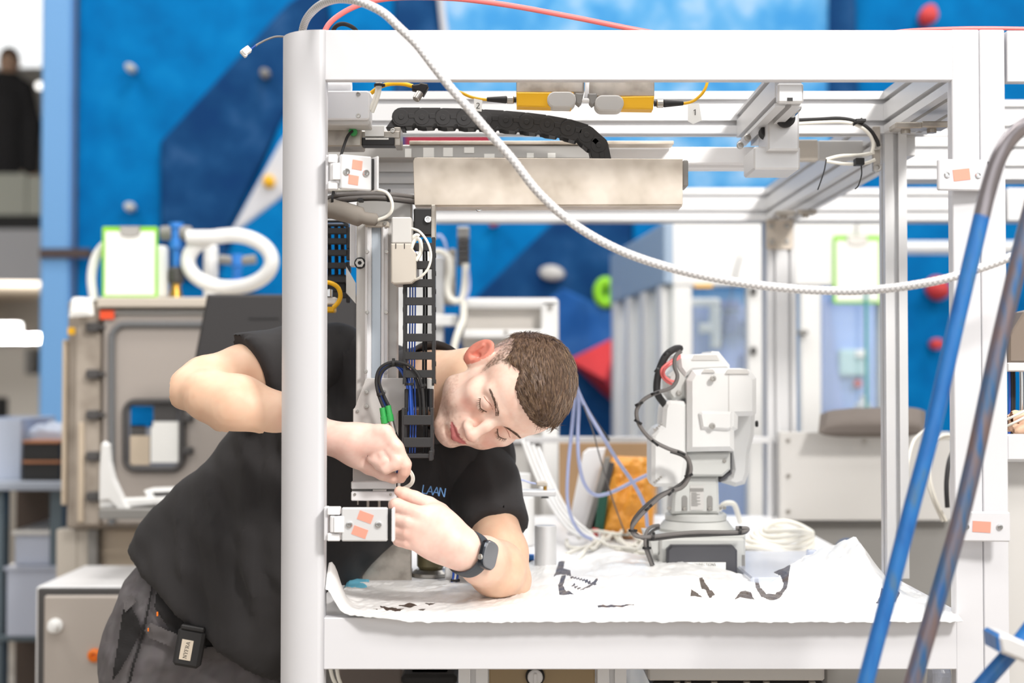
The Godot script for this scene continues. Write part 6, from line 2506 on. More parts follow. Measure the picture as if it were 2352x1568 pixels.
func trouser_bits(tr: Node3D, b: Body):
	var blk: StandardMaterial3D = mt("panel_cloth", 0x1d1b1c, 0.95)
	var grey: StandardMaterial3D = mt("pocket_cloth", 0x585455, 0.9)
	# waistband panel, holster pocket and flaps as sewn-on cloth pieces bulging off the hip
	for q in [
		["stretch_panel", blk, [[356, 1392], [366, 1330], [430, 1374], [500, 1428], [570, 1480], [560, 1506], [470, 1480], [408, 1470]], 0.008],
		["holster_pocket", blk, [[286, 1398], [304, 1390], [328, 1440], [312, 1476], [284, 1530], [262, 1560], [276, 1460]], 0.008],
		["pocket_flap", grey, [[336, 1444], [350, 1428], [412, 1455], [408, 1486], [345, 1462]], 0.012],
		["pocket_flap", grey, [[466, 1484], [522, 1482], [528, 1496], [520, 1514], [464, 1508]], 0.012],
		["pocket_flap", grey, [[286, 1374], [306, 1360], [316, 1380], [292, 1402]], 0.012],
		["seam", blk, [[352, 1330], [356, 1330], [336, 1440], [300, 1568], [294, 1568], [331, 1436]], 0.006],
	]:
		var g := G.new()
		patch(g, q[2], b, q[3])
		if g.v.size():
			part(tr, q[0], g, q[1])
	var g := G.new()
	for q in [[361, 1410, 4, 10], [340, 1446, 3, 8]]:
		B(g, q[0] - q[2] / 2.0, q[1] - q[3] / 2.0, q[0] + q[2] / 2.0, q[1] + q[3] / 2.0, 2.422, 0.003, 0.0005)
	part(tr, "orange_tab", g, mats.orange)
	# black pouch clipped to the pocket
	var o := thing("belt_pouch", "small black case with a cream label clipped to the grey trousers", "case", at(434, 1532, 2.41))
	var rot := Basis(Vector3(0, 0, 1), deg_to_rad(-10))
	var c := at(436, 1486, 2.405)
	g = G.new()
	g.obox(Transform3D(rot, c), Vector3(0.046, 0.064, 0.022), 0.005)
	part(o, "case", g, mats.black_rubber)
	g = G.new()
	g.obox(Transform3D(rot, c + rot * Vector3(0.001, 0.034, 0.002)), Vector3(0.040, 0.008, 0.022), 0.002)
	part(o, "clip", g, mats.black)
	g = G.new()
	g.obox(Transform3D(rot, c + rot * Vector3(-0.003, -0.003, 0.0112)), Vector3(0.0195, 0.034, 0.0008), 0.0003)
	var lab := part(o, "label", g, mt("label_cream", 0xd8cbb8, 0.7))
	text(lab, "lettering", "NYFRA", c + rot * Vector3(-0.0025, -0.003, 0.0118), 0.0062, mats.ink, rot * Basis(Vector3(0, 0, 1), PI / 2 - 0.06), true, 0.0003)


func wristwatch():
	# round the left wrist, its face turned to the right
	var c := at(1075, 1271, 2.162)
	var ax := (at(1055, 1262, 2.155) - at(1108, 1287, 2.20)).normalized()
	var o := thing("wristwatch", "dark smart watch with a rounded glass on his left wrist", "watch", c)
	var strap: StandardMaterial3D = mt("strap", 0x3b4148, 0.6)
	var g := G.new()
	var t: Transform3D = g.along(c, c + ax)
	g.lathe(t, [Vector2(0.0315, -0.010), Vector2(0.0345, -0.011), Vector2(0.0352, -0.006), Vector2(0.0352, 0.006), Vector2(0.0345, 0.011), Vector2(0.0315, 0.010)], 40)
	part(o, "strap", g, strap)
	# case on the outer side of the wrist, seen edge-on from the lower right
	var out := Vector3(0.80, 0.02, 0.60)
	out = (out - ax * out.dot(ax)).normalized()
	var side := ax.cross(out).normalized()
	var bs := Basis(side, ax, -out) if Basis(side, ax, -out).determinant() > 0 else Basis(-side, ax, -out)
	bs = Basis(bs.x, bs.y, bs.x.cross(bs.y))
	if bs.z.dot(out) < 0:
		bs = Basis(-bs.x, bs.y, -bs.z)
	var cc := c + out * 0.0395
	g = G.new()
	var pr := PackedVector2Array()
	for k in 32:
		var a := TAU * k / 32
		var q := Vector2(cos(a), sin(a))
		pr.append(Vector2(signf(q.x) * pow(absf(q.x), 0.55) * 0.0215, signf(q.y) * pow(absf(q.y), 0.55) * 0.0175))
	g.prism(pr, Transform3D(bs, cc + out * 0.0035), 0.0105, 0.0022, true)
	part(o, "case", g, mt("watch_case", 0x2b2f36, 0.25, 0.6))
	g = G.new()
	var p2 := PackedVector2Array()
	for q in pr:
		p2.append(q * 0.93)
	g.prism(p2, Transform3D(bs, cc + out * 0.0052), 0.003, 0.0014, true)
	part(o, "glass", g, mt("watch_glass", 0x6b6d72, 0.12))
	g = G.new()
	g.cyl(cc + bs.y * 0.0172 - bs.x * 0.008, cc + bs.y * 0.0205 - bs.x * 0.008, 0.0042, -1, 18, 0.0006)
	part(o, "crown", g, mats.steel)

# ---------------------------------------------------------------- hoses over the frame, ladder in the foreground

func build_hoses():
	var g := G.new()
	var m: StandardMaterial3D = mt("braided", 0xd4d3d4, 0.3, 0.15)
	var im := Image.create(64, 64, false, Image.FORMAT_RGB8)
	for y in 64:
		for x in 64:
			var a := (x + y) % 16
			var b := (x - y + 64) % 16
			var s := 0.55 if a < 3 or b < 3 else 1.0
			im.set_pixel(x, y, Color(s, s, s))
	m.heightmap_enabled = true
	m.heightmap_texture = ImageTexture.create_from_image(im)
	m.heightmap_scale = 0.06
	m.uv1_scale = Vector3(1, 34, 1)
	var col := Image.create(64, 64, false, Image.FORMAT_RGB8)
	for y in 64:
		for x in 64:
			col.set_pixel(x, y, rgb(0xa9a8aa) if (x + y) % 16 < 3 or (x - y + 64) % 16 < 3 else rgb(0xe4e3e4))
	m.albedo_color = Color.WHITE
	m.albedo_texture = ImageTexture.create_from_image(col)
	g.tube(path([[690, 105, 2.22], [696, 65, 2.2], [709, 36, 2.15], [738, 10, 2.09], [775, -2, 2.04], [814, 1, 2.0], [850, 13, 1.98], [884, 32, 1.97], [918, 64, 1.96], [957, 102, 1.955], [995, 151, 1.95], [1034, 200, 1.95], [1082, 256, 1.95], [1130, 312, 1.95], [1178, 367, 1.95], [1238, 443, 1.95], [1320, 516, 1.95], [1420, 573, 1.95], [1530, 612, 1.95], [1650, 640, 1.95], [1770, 658, 1.95], [1900, 667, 1.95], [2020, 664, 1.95], [2150, 645, 1.95], [2250, 616, 1.95], [2340, 582, 1.95], [2460, 530, 1.95]]), 10.2 / F * 1.95, 16, 6)
	solo("braided_hose", "long silver braided hose arching over the frame and sagging across the opening", "hose", g, m)
	g = G.new()
	g.tube(path([[738, 92, 2.16], [755, 56, 2.16], [790, 28, 2.16], [835, 8, 2.16], [890, -3, 2.16], [960, -6, 2.16], [1060, -2, 2.17], [1180, 14, 2.18], [1320, 40, 2.19], [1470, 70, 2.2], [1600, 92, 2.22]]), 6.5 / F * 2.16, 10, 6)
	solo("red_hose", "salmon red hose arching along the top of the machine frame", "hose", g, mats.hose_red)
	g = G.new()
	g.tube(path([[1990, 84, 2.2], [2080, 71, 2.14], [2180, 66, 2.13], [2280, 65, 2.13], [2450, 68, 2.13]]), 4.5 / F * 2.13, 10, 5)
	solo("red_hose", "flat end of red hose lying on the beam above the ladder", "hose", g, mats.hose_red)
	g = G.new()
	g.tube(path([[760, 80, 2.2], [772, 60, 2.19], [790, 55, 2.19], [812, 64, 2.2], [825, 80, 2.22]]), 5.0 / F * 2.2, 8, 5)
	solo("black_cable", "short black cable loop behind the red hose on top of the frame", "cable", g, mats.black_rubber)
	var o := thing("loose_plug", "small white plug on a thin grey lead sticking out beside the rounded post", "plug", at(566, 130, 2.13))
	tube_part(o, "lead", [[660, 85, 2.18], [636, 84, 2.16], [615, 90, 2.15], [595, 100, 2.14], [586, 106, 2.13]], 2.14, 2.4, mats.cable_grey)
	tube_part(o, "wire", [[588, 104, 2.13], [580, 110, 2.13], [574, 115, 2.13]], 2.13, 1.5, mats.blue_tube)
	var g2 := G.new()
	var r := Basis(Vector3(0, 0, 1), 0.75) * Basis(Vector3(0, 1, 0), 0.4)
	g2.obox(Transform3D(r, at(566, 117, 2.13)), Vector3(0.013, 0.010, 0.009), 0.001)
	g2.obox(Transform3D(r, at(560, 123, 2.13)), Vector3(0.006, 0.012, 0.007), 0.001)
	part(o, "plug_body", g2, mats.white_plastic)


func build_ladder():
	var blue: StandardMaterial3D = mt("ladder_blue", 0x2a78c4, 0.32)
	tri_tex(blue, blotch(41, 0.03, [0x1a569a, 0x2063a8, 0x256bb0, 0x2b70b2, 0x4f6f8c]), 4.0)
	var worn: StandardMaterial3D = mt("ladder_worn", 0x8a8084, 0.3, 0.4)
	tri_tex(worn, blotch(42, 0.03, [0x2563a2, 0x4d6c8f, 0x756e78, 0x7e7072, 0x866b60]), 4.5)
	blue.uv1_scale = Vector3(5, 1.2, 5)
	worn.uv1_scale = Vector3(6, 1.1, 6)
	var grey: StandardMaterial3D = mt("ladder_grey", 0x9a9498, 0.22, 0.7)
	var o := thing("step_ladder", "blue tubular step ladder with worn paint standing in front of the right posts", "ladder", Vector3(at(1985, 0, 1.74).x, 0, -1.74))
	var d := 1.74
	var r := 19.0 / F * d
	var g := G.new()
	g.tube(path([[2520, 240, 1.70], [2420, 258, 1.71], [2360, 284, 1.72], [2318, 322, 1.73], [2290, 372, 1.735], [2266, 450, 1.74], [2254, 500, 1.74]]), r, 16, 6)
	part(o, "handrail", g, grey)
	g = G.new()
	g.tube(path([[2255, 495], [2240, 558], [2190, 770], [2142, 985], [2098, 1150], [2054, 1320], [2014, 1468], [1986, 1575], [1840, 2130], [1522, 3330]], d), r, 16, 5)
	part(o, "front_leg", g, blue)
	g = G.new()
	g.tube(path([[2385, 420], [2352, 545], [2330, 640], [2290, 812], [2238, 1055], [2200, 1212], [2150, 1385], [2106, 1535], [2070, 1660], [1950, 2130], [1640, 3330]], 1.76), r * 1.08, 16, 5)
	part(o, "rear_leg", g, worn)
	g = G.new()
	g.tube(path([[2460, 1310, 1.74], [2352, 1462, 1.75], [2250, 1580, 1.76], [2080, 1790, 1.76]]), r, 14, 4)
	part(o, "brace", g, blue)
	g = G.new()
	slab(g, [[2293, 1466], [2300, 1456], [2316, 1458], [2460, 1520], [2460, 1568], [2330, 1512], [2300, 1500]], 1.71, 0.05, 0.004)
	part(o, "step_rail", g, mats.alu)
	g = G.new()
	slab(g, [[2289, 1462], [2297, 1456], [2300, 1500], [2292, 1496]], 1.712, 0.05, 0.002)
	part(o, "end_cap", g, blue)


func build_right_edge():
	var g := G.new()
	slab(g, [[2318, 770], [2352, 716], [2420, 700], [2420, 832], [2318, 832]], 2.35, 0.08, 0.003)
	solo("steel_hood", "brown-grey steel hood cut off at the picture edge, beyond the ladder", "hood", g, mt("brown_steel", 0x84776c, 0.5, 0.3))
	g = G.new()
	B(g, 2314, 832.5, 2430, 853, 2.34, 0.08, 0.002)
	solo("mounting_bar", "pale bar under the steel hood above the second worker's hand", "bar", g, mats.alu)
	var o := thing("rods_and_hoses", "chrome rods and black hoses between the pale bar and the hand", "rods", at(2340, 950, 2.38))
	for q in [[2318, 3, mats.blue_tube], [2324, 4, mats.black_rubber], [2329, 3, mats.black_rubber], [2346, 5, mats.chrome]]:
		tube_part(o, "rod" if q[2] == mats.chrome else "hose", [[q[0], 845], [q[0] + 1, 900], [q[0], 998]], 2.4, q[1], q[2])
	# a second worker's hand and forearm reaching in from the right
	var b := Body.new()
	b.chain([at(2640, 1010, 2.3), at(2480, 985, 2.3), at(2415, 970, 2.3)], [0.045, 0.036, 0.028], 0.01)
	b.ell(at(2372, 964, 2.3), Vector3(0.044, 0.017, 0.036), 0.02)
	for k in 4:
		finger(b, [[2355, 958 + k * 4, 2.27 + k * 0.02], [2332, 956 + k * 3, 2.268 + k * 0.02], [2320, 964 + k * 3, 2.268 + k * 0.02], [2318, 978 + k, 2.27 + k * 0.02]], 0.0105, 0.008, 2.3, 0.003)
	finger(b, [[2390, 972, 2.27], [2360, 984, 2.262], [2338, 988, 2.262]], 0.012, 0.009, 2.3, 0.004)
	g = G.new()
	b.net(g, Vector3(at(2296, 0, 2.3).x, at(0, 1060, 2.3).y, -2.38), Vector3(at(2660, 0, 2.3).x, at(0, 915, 2.3).y, -2.2), 0.0035, skin_tint, no_call)
	solo("person", "bare hand and forearm of a second worker reaching in at the picture edge", "person", g, mats.skin)
	o = thing("thin_cables", "two thin white cables running over the second worker's hand", "cable", at(2340, 985, 2.24))
	tube_part(o, "cable", [[2300, 968, 2.26], [2330, 955, 2.24], [2380, 930, 2.24], [2450, 900, 2.26]], 2.25, 3.0, mats.cable_white)
	tube_part(o, "cable", [[2300, 984, 2.26], [2330, 970, 2.24], [2380, 945, 2.24], [2450, 915, 2.26]], 2.25, 3.0, mats.cable_white)

# ---------------------------------------------------------------- things around the machine, out of focus

func build_background():
	build_cabinet()
	build_left_bench()
	build_mezzanine()
	build_white_machine()
	build_booth()
	build_under_bench()


func clipboard(x0: float, y0: float, x1: float, y1: float, d: float, label: String):
	var o := thing("clipboard", label, "clipboard", at((x0 + x1) / 2, y1, d), "lime green clipboards")
	var g := G.new()
	slab(g, rounded(x0, y0, x1, y1, 4, 2), d, 0.005, 0.001)
	part(o, "board", g, mats.lime)
	g = G.new()
	B(g, x0 + 7, y0 + 11, x1 - 6, y1 - 6, d - 0.002, 0.001, 0.0)
	part(o, "paper", g, mats.paper)
	g = G.new()
	var xm := (x0 + x1) / 2
	slab(g, [[xm - 24, y0 - 1], [xm + 24, y0 - 1], [xm + 22, y0 + 20], [xm + 8, y0 + 24], [xm - 8, y0 + 24], [xm - 22, y0 + 20]], d - 0.006, 0.008, 0.002)
	part(o, "clip", g, mats.steel)


func build_cabinet():
	var g: G
	var d := 4.0
	var o := thing("test_cabinet", "large grey-beige test cabinet with a gasketed door and porthole, behind the raised elbow", "cabinet", Vector3(at(400, 0, 4.3).x, 0, -4.3))
	g = G.new()
	B(g, 152, 690, 760, 1214, 4.06, 0.8, 0.006)
	part(o, "body", g, mats.cabinet)
	g = G.new()
	B(g, 170, 702, 232, 1206, d, 0.06, 0.004)
	part(o, "hinge_column", g, mats.cabinet)
	g = G.new()
	B(g, 178, 970, 192, 1200, d - 0.01, 0.02, 0.003)
	B(g, 140, 780, 152, 1160, d + 0.05, 0.05, 0.003)
	part(o, "cable_duct", g, mats.beige)
	g = G.new()
	B(g, 222, 682, 760, 706, 3.96, 0.7, 0.004)
	part(o, "top_edge", g, mt("cabinet_top", 0xc9bfb2, 0.5))
	g = G.new()
	B(g, 233, 712, 760, 1204, 3.985, 0.06, 0.005)
	var door := part(o, "door", g, mt("door_grey", 0xaaa19a, 0.35, 0.2))
	g = G.new()
	g.tube(path([[256, 1204], [256, 1000], [256, 790], [260, 764], [272, 750], [292, 745], [400, 745], [760, 745]], 3.975), 0.0095, 8, 5)
	part(door, "gasket", g, mt("gasket", 0x6d6e70, 0.7))
	g = G.new()
	g.tube(path([[240, 718], [420, 718], [760, 718]], 3.978), 0.006, 6, 2)
	part(door, "upper_trim", g, mats.mid_grey)
	for y in [750, 858, 952, 1047, 1140]:
		g = G.new()
		B(g, 196, y - 10, 224, y + 12, d - 0.03, 0.03, 0.004)
		B(g, 216, y - 4, 240, y + 6, d - 0.025, 0.02, 0.003)
		part(o, "hinge", g, mats.dark_grey)
	g = G.new()
	B(g, 229, 713, 262, 733, 3.97, 0.004, 0.001)
	part(o, "sticker", g, mt("orange_red", 0xf0552a, 0.6), "orange-red sticker")
	g = G.new()
	B(g, 155, 752, 172, 768, d - 0.005, 0.004, 0.001)
	part(o, "sticker", g, mats.yellow, "yellow sticker")
	g = G.new()
	pillow(g, [at(158, 728, 3.94), at(216, 724, 3.94), at(212, 684, 3.98), at(165, 684, 3.98)], 0.03, 0.004, 2, 8)
	part(o, "paper_wrap", g, mats.paper)
	# porthole with what shows behind it
	g = G.new()
	var rr := rounded(288, 922, 418, 1078, 24, 5)
	var ring := []
	for q in rr + [rr[0]]:
		ring.append(at(q[0], q[1], 3.972))
	g.tube(ring, 0.009, 8, 1)
	part(door, "porthole_frame", g, mats.dark_grey)
	g = G.new()
	slab(g, rr, 3.977, 0.003, 0.0005)
	part(door, "porthole", g, mt("porthole_glass", 0x8b8f9a, 0.1))
	for q in [[mats.wall_blue, 300, 932, 352, 980], [mats.dark_grey, 354, 930, 408, 966], [mats.paper, 346, 968, 410, 1062], [mats.beige, 298, 1000, 344, 1068], [mats.dark_grey, 300, 975, 334, 1000]]:
		g = G.new()
		B(g, q[1], q[2], q[3], q[4], 3.9735, 0.002, 0.0005)
		part(door, "notice", g, q[0])
	for y in [960, 1035]:
		g = G.new()
		B(g, 418, y - 8, 440, y + 10, 3.96, 0.03, 0.004)
		part(door, "latch", g, mats.dark_grey)
	# stand
	g = G.new()
	for x in [158, 206, 560, 730]:
		var p := at(x, 1214, 4.12)
		g.box(Vector3(p.x - 0.03, 0, -4.16), Vector3(p.x + 0.03, p.y, -4.1), 0.003)
	part(o, "stand", g, mats.cream)
	g = G.new()
	B(g, 232, 1216, 760, 1345, 4.12, 0.6, 0.003)
	part(o, "lower_housing", g, mats.beige)
	g = G.new()
	B(g, 200, 1215, 224, 1345, 4.08, 0.03, 0.003)
	part(o, "cable_duct", g, mats.mid_grey)
	# on the cabinet's top
	clipboard(234, 520, 362, 683, 4.0, "clipboard with white paper standing on the grey-beige cabinet")
	o = thing("filter_valve", "blue valve with grey side fittings on the cabinet beside the clipboard", "valve", at(404, 682, 4.05))
	var c := at(404, 682, 4.1)
	g = G.new()
	g.lathe(Transform3D(Basis(), c), [Vector2(0, 0), Vector2(0.02, 0), Vector2(0.014, 0.03), Vector2(0.014, 0.04)], 16)
	part(o, "brass_base", g, mats.brass)
	g = G.new()
	g.lathe(Transform3D(Basis(), c + Vector3(0, 0.036, 0)), [Vector2(0, 0), Vector2(0.018, 0.002), Vector2(0.023, 0.012), Vector2(0.023, 0.04), Vector2(0.018, 0.05), Vector2(0, 0.05)], 18)
	part(o, "knob", g, mats.dark_grey)
	g = G.new()
	g.lathe(Transform3D(Basis(), c + Vector3(0, 0.085, 0)), [Vector2(0.010, 0), Vector2(0.012, 0.05), Vector2(0.020, 0.055), Vector2(0.020, 0.075), Vector2(0.016, 0.08), Vector2(0.016, 0.11), Vector2(0.021, 0.115), Vector2(0.021, 0.13), Vector2(0, 0.132)], 18)
	part(o, "body", g, mats.blue_plastic)
	for s in [-1.0, 1.0]:
		g = G.new()
		g.cyl(c + Vector3(s * 0.012, 0.185, 0), c + Vector3(s * 0.045, 0.185, 0), 0.022, 0.020, 16, 0.003)
		part(o, "side_fitting", g, mats.mid_grey)
	o = thing("filter_valve", "second blue valve framed by the coiled white hose", "valve", at(545, 656, 4.25))
	c = at(545, 660, 4.25)
	g = G.new()
	g.lathe(Transform3D(Basis(), c), [Vector2(0, 0), Vector2(0.026, 0.004), Vector2(0.026, 0.02), Vector2(0.014, 0.03), Vector2(0.014, 0.06), Vector2(0.019, 0.064), Vector2(0.019, 0.1), Vector2(0, 0.1)], 18)
	part(o, "body", g, mats.blue_plastic)
	for s in [-1.0, 1.0]:
		g = G.new()
		g.cyl(c + Vector3(s * 0.012, 0.08, 0), c + Vector3(s * 0.055, 0.085, 0), 0.014, 0.014, 14, 0.002)
		part(o, "side_fitting", g, mats.mid_grey)
	g = G.new()
	var l := [at(430, 545, 4.05)]
	for k in 17:
		var a := -PI * 0.62 + TAU * k / 15.0
		l.append(at(528 + 96 * cos(a), 600 + 60 * sin(a), 4.05 + 0.03 * k / 16.0))
	g.tube(l, 17.0 / F * 4.05, 12, 5)
	solo("white_hose", "thick white hose coiled in an oval on top of the cabinet", "hose", g, mats.white_plastic)
	g = G.new()
	g.tube(path([[262, 552], [238, 565], [218, 595], [210, 640], [216, 690]], 4.05), 11.0 / F * 4.05, 10, 5)
	solo("white_hose", "thinner white hose bending down behind the clipboard", "hose", g, mats.white_plastic)
	g = G.new()
	var cc := at(364, 684, 4.1)
	g.cyl(cc, cc + Vector3(0, 0.15, 0), 0.028, -1, 20, 0.006)
	solo("white_canister", "white canister between the clipboard and the blue valve", "canister", g, mats.white_plastic)
	g = G.new()
	cc = at(484, 684, 4.3)
	g.cyl(cc, cc + Vector3(0, 0.16, 0), 0.022, -1, 20, 0.006)
	solo("white_canister", "slim white canister inside the coiled hose", "canister", g, mats.white_plastic)
	# monitor, shelf and the things in front of the cabinet
	o = thing("monitor", "dark monitor turned away behind the raised arm", "monitor", at(640, 1168, 3.6))
	g = G.new()
	slab(g, [[475, 675], [822, 676], [818, 850], [441, 850]], 3.5, 0.035, 0.006)
	part(o, "housing", g, mt("monitor_black", 0x333132, 0.5))
	g = G.new()
	B(g, 570, 729, 640, 733, 3.498, 0.004, 0.0005)
	part(o, "vent", g, mats.black)
	g = G.new()
	var sb := at(680, 1168, 3.62)
	g.box(Vector3(sb.x - 0.03, sb.y, -3.64), Vector3(sb.x + 0.03, at(0, 760, 3.62).y, -3.57), 0.004)
	g.box(Vector3(sb.x - 0.1, sb.y, -3.74), Vector3(sb.x + 0.1, sb.y + 0.012, -3.54), 0.004)
	part(o, "stand", g, mats.dark_grey)
	o = thing("side_shelf", "grey shelf in front of the cabinet door holding the white bracket", "shelf", Vector3(at(450, 0, 3.65).x, 0, -3.65))
	g = G.new()
	B(g, 226, 1168, 780, 1192, 3.5, 0.35, 0.003)
	part(o, "board", g, mats.mid_grey)
	g = G.new()
	for x in [500, 760]:
		var p := at(x, 1192, 3.7)
		g.box(Vector3(p.x - 0.02, 0, -3.72), Vector3(p.x + 0.02, p.y, -3.68), 0.002)
	part(o, "leg", g, mats.mid_grey)
	o = thing("white_bracket", "white curved bracket arm standing on the grey shelf before the door", "bracket", at(262, 1168, 3.55))
	g = G.new()
	slab(g, [[231, 1020], [238, 1013], [249, 1022], [252, 1060], [262, 1100], [284, 1148], [306, 1180], [300, 1190], [284, 1186], [250, 1150], [226, 1150], [227, 1080]], 3.52, 0.03, 0.005)
	part(o, "arm", g, mats.white_plastic)
	g = G.new()
	slab(g, [[228, 1148], [420, 1140], [424, 1152], [300, 1164], [228, 1166]], 3.53, 0.05, 0.003)
	part(o, "rest", g, mats.white_plastic)
	o = thing("tablet", "small dark device with white rim lying on the white bracket", "device", at(390, 1146, 3.6))
	g = G.new()
	slab(g, [[330, 1126], [436, 1122], [446, 1140], [338, 1146]], 3.56, 0.1, 0.004)
	part(o, "rim", g, mats.white_plastic)
	g = G.new()
	slab(g, [[350, 1130], [412, 1127], [418, 1139], [356, 1142]], 3.557, 0.004, 0.001)
	part(o, "panel", g, mats.dark_grey)
	# low switch box
	o = thing("switch_box", "low grey switch box with white knob and orange button near the trousers", "switch box", Vector3(at(200, 0, 3.5).x, 0, -3.5))
	var bx := at(82, 1346, 3.42)
	var by := at(330, 1346, 3.42)
	g = G.new()
	g.box(Vector3(bx.x, 0.05, -3.8), Vector3(by.x, bx.y, -3.42), 0.006)
	part(o, "body", g, mats.white_metal)
	g = G.new()
	g.box(Vector3(bx.x + 0.008, 0.06, -3.424), Vector3(by.x, bx.y - 0.003, -3.41), 0.003)
	part(o, "seal", g, mats.dark_grey)
	g = G.new()
	g.box(Vector3(bx.x + 0.028, 0.08, -3.412), Vector3(by.x, bx.y - 0.019, -3.395), 0.004)
	part(o, "door", g, mt("box_grey", 0xb3aaa2, 0.5))
	g = G.new()
	var kc := at(128, 1436, 3.395)
	g.lathe(Transform3D(Basis(Vector3(1, 0, 0), Vector3(0, 0, 1), Vector3(0, -1, 0)), kc), [Vector2(0.018, 0), Vector2(0.018, 0.008), Vector2(0.011, 0.012), Vector2(0.011, 0.03), Vector2(0, 0.032)], 18)
	part(o, "knob", g, mats.white_plastic)
	g = G.new()
	kc = at(218, 1504, 3.395)
	g.lathe(Transform3D(Basis(Vector3(1, 0, 0), Vector3(0, 0, 1), Vector3(0, -1, 0)), kc), [Vector2(0.016, 0), Vector2(0.016, 0.008), Vector2(0.008, 0.012), Vector2(0.006, 0.006), Vector2(0, 0.006)], 18)
	part(o, "orange_button", g, mats.orange)
	g = G.new()
	for x in [0.08, 0.22]:
		g.box(Vector3(bx.x + x - 0.02, 0, -3.5), Vector3(bx.x + x + 0.02, 0.05, -3.44), 0.002)
	part(o, "foot", g, mats.dark_grey)


func crate(x0: float, y0: float, x1: float, y1: float, d: float, dep: float, m: Material, label: String, lid: Material, fill: Material):
	var o := thing("storage_box", label, "box", at((x0 + x1) / 2, y1, d + dep / 2), "boxes at the left bench")
	var a := at(x0, y1, d)
	var b := at(x1, y0, d)
	var g := G.new()
	var t := 0.006
	g.box(Vector3(a.x, a.y, -d - dep), Vector3(b.x, a.y + t, -d), 0.001)
	g.box(Vector3(a.x, a.y + t, -d - t), Vector3(b.x, b.y, -d), 0.001)
	g.box(Vector3(a.x, a.y + t, -d - dep), Vector3(b.x, b.y, -d - dep + t), 0.001)
	g.box(Vector3(a.x, a.y + t, -d - dep + t), Vector3(a.x + t, b.y, -d - t), 0.001)
	g.box(Vector3(b.x - t, a.y + t, -d - dep + t), Vector3(b.x, b.y, -d - t), 0.001)
	part(o, "walls", g, m)
	if lid:
		g = G.new()
		g.box(Vector3(a.x - 0.008, b.y, -d - dep - 0.008), Vector3(b.x + 0.008, b.y + 0.014, -d + 0.008), 0.003)
		part(o, "lid", g, lid)
	if fill:
		g = G.new()
		pillow(g, [a + Vector3(0.03, 0.03, -dep * 0.4), Vector3(b.x - 0.03, a.y + 0.03, -d - dep * 0.4), Vector3(b.x - 0.05, b.y - 0.03, -d - dep * 0.5), Vector3(a.x + 0.05, b.y - 0.05, -d - dep * 0.5)], 0.08, 0.02, int(x0) + 3, 10)
		part(o, "contents", g, fill)


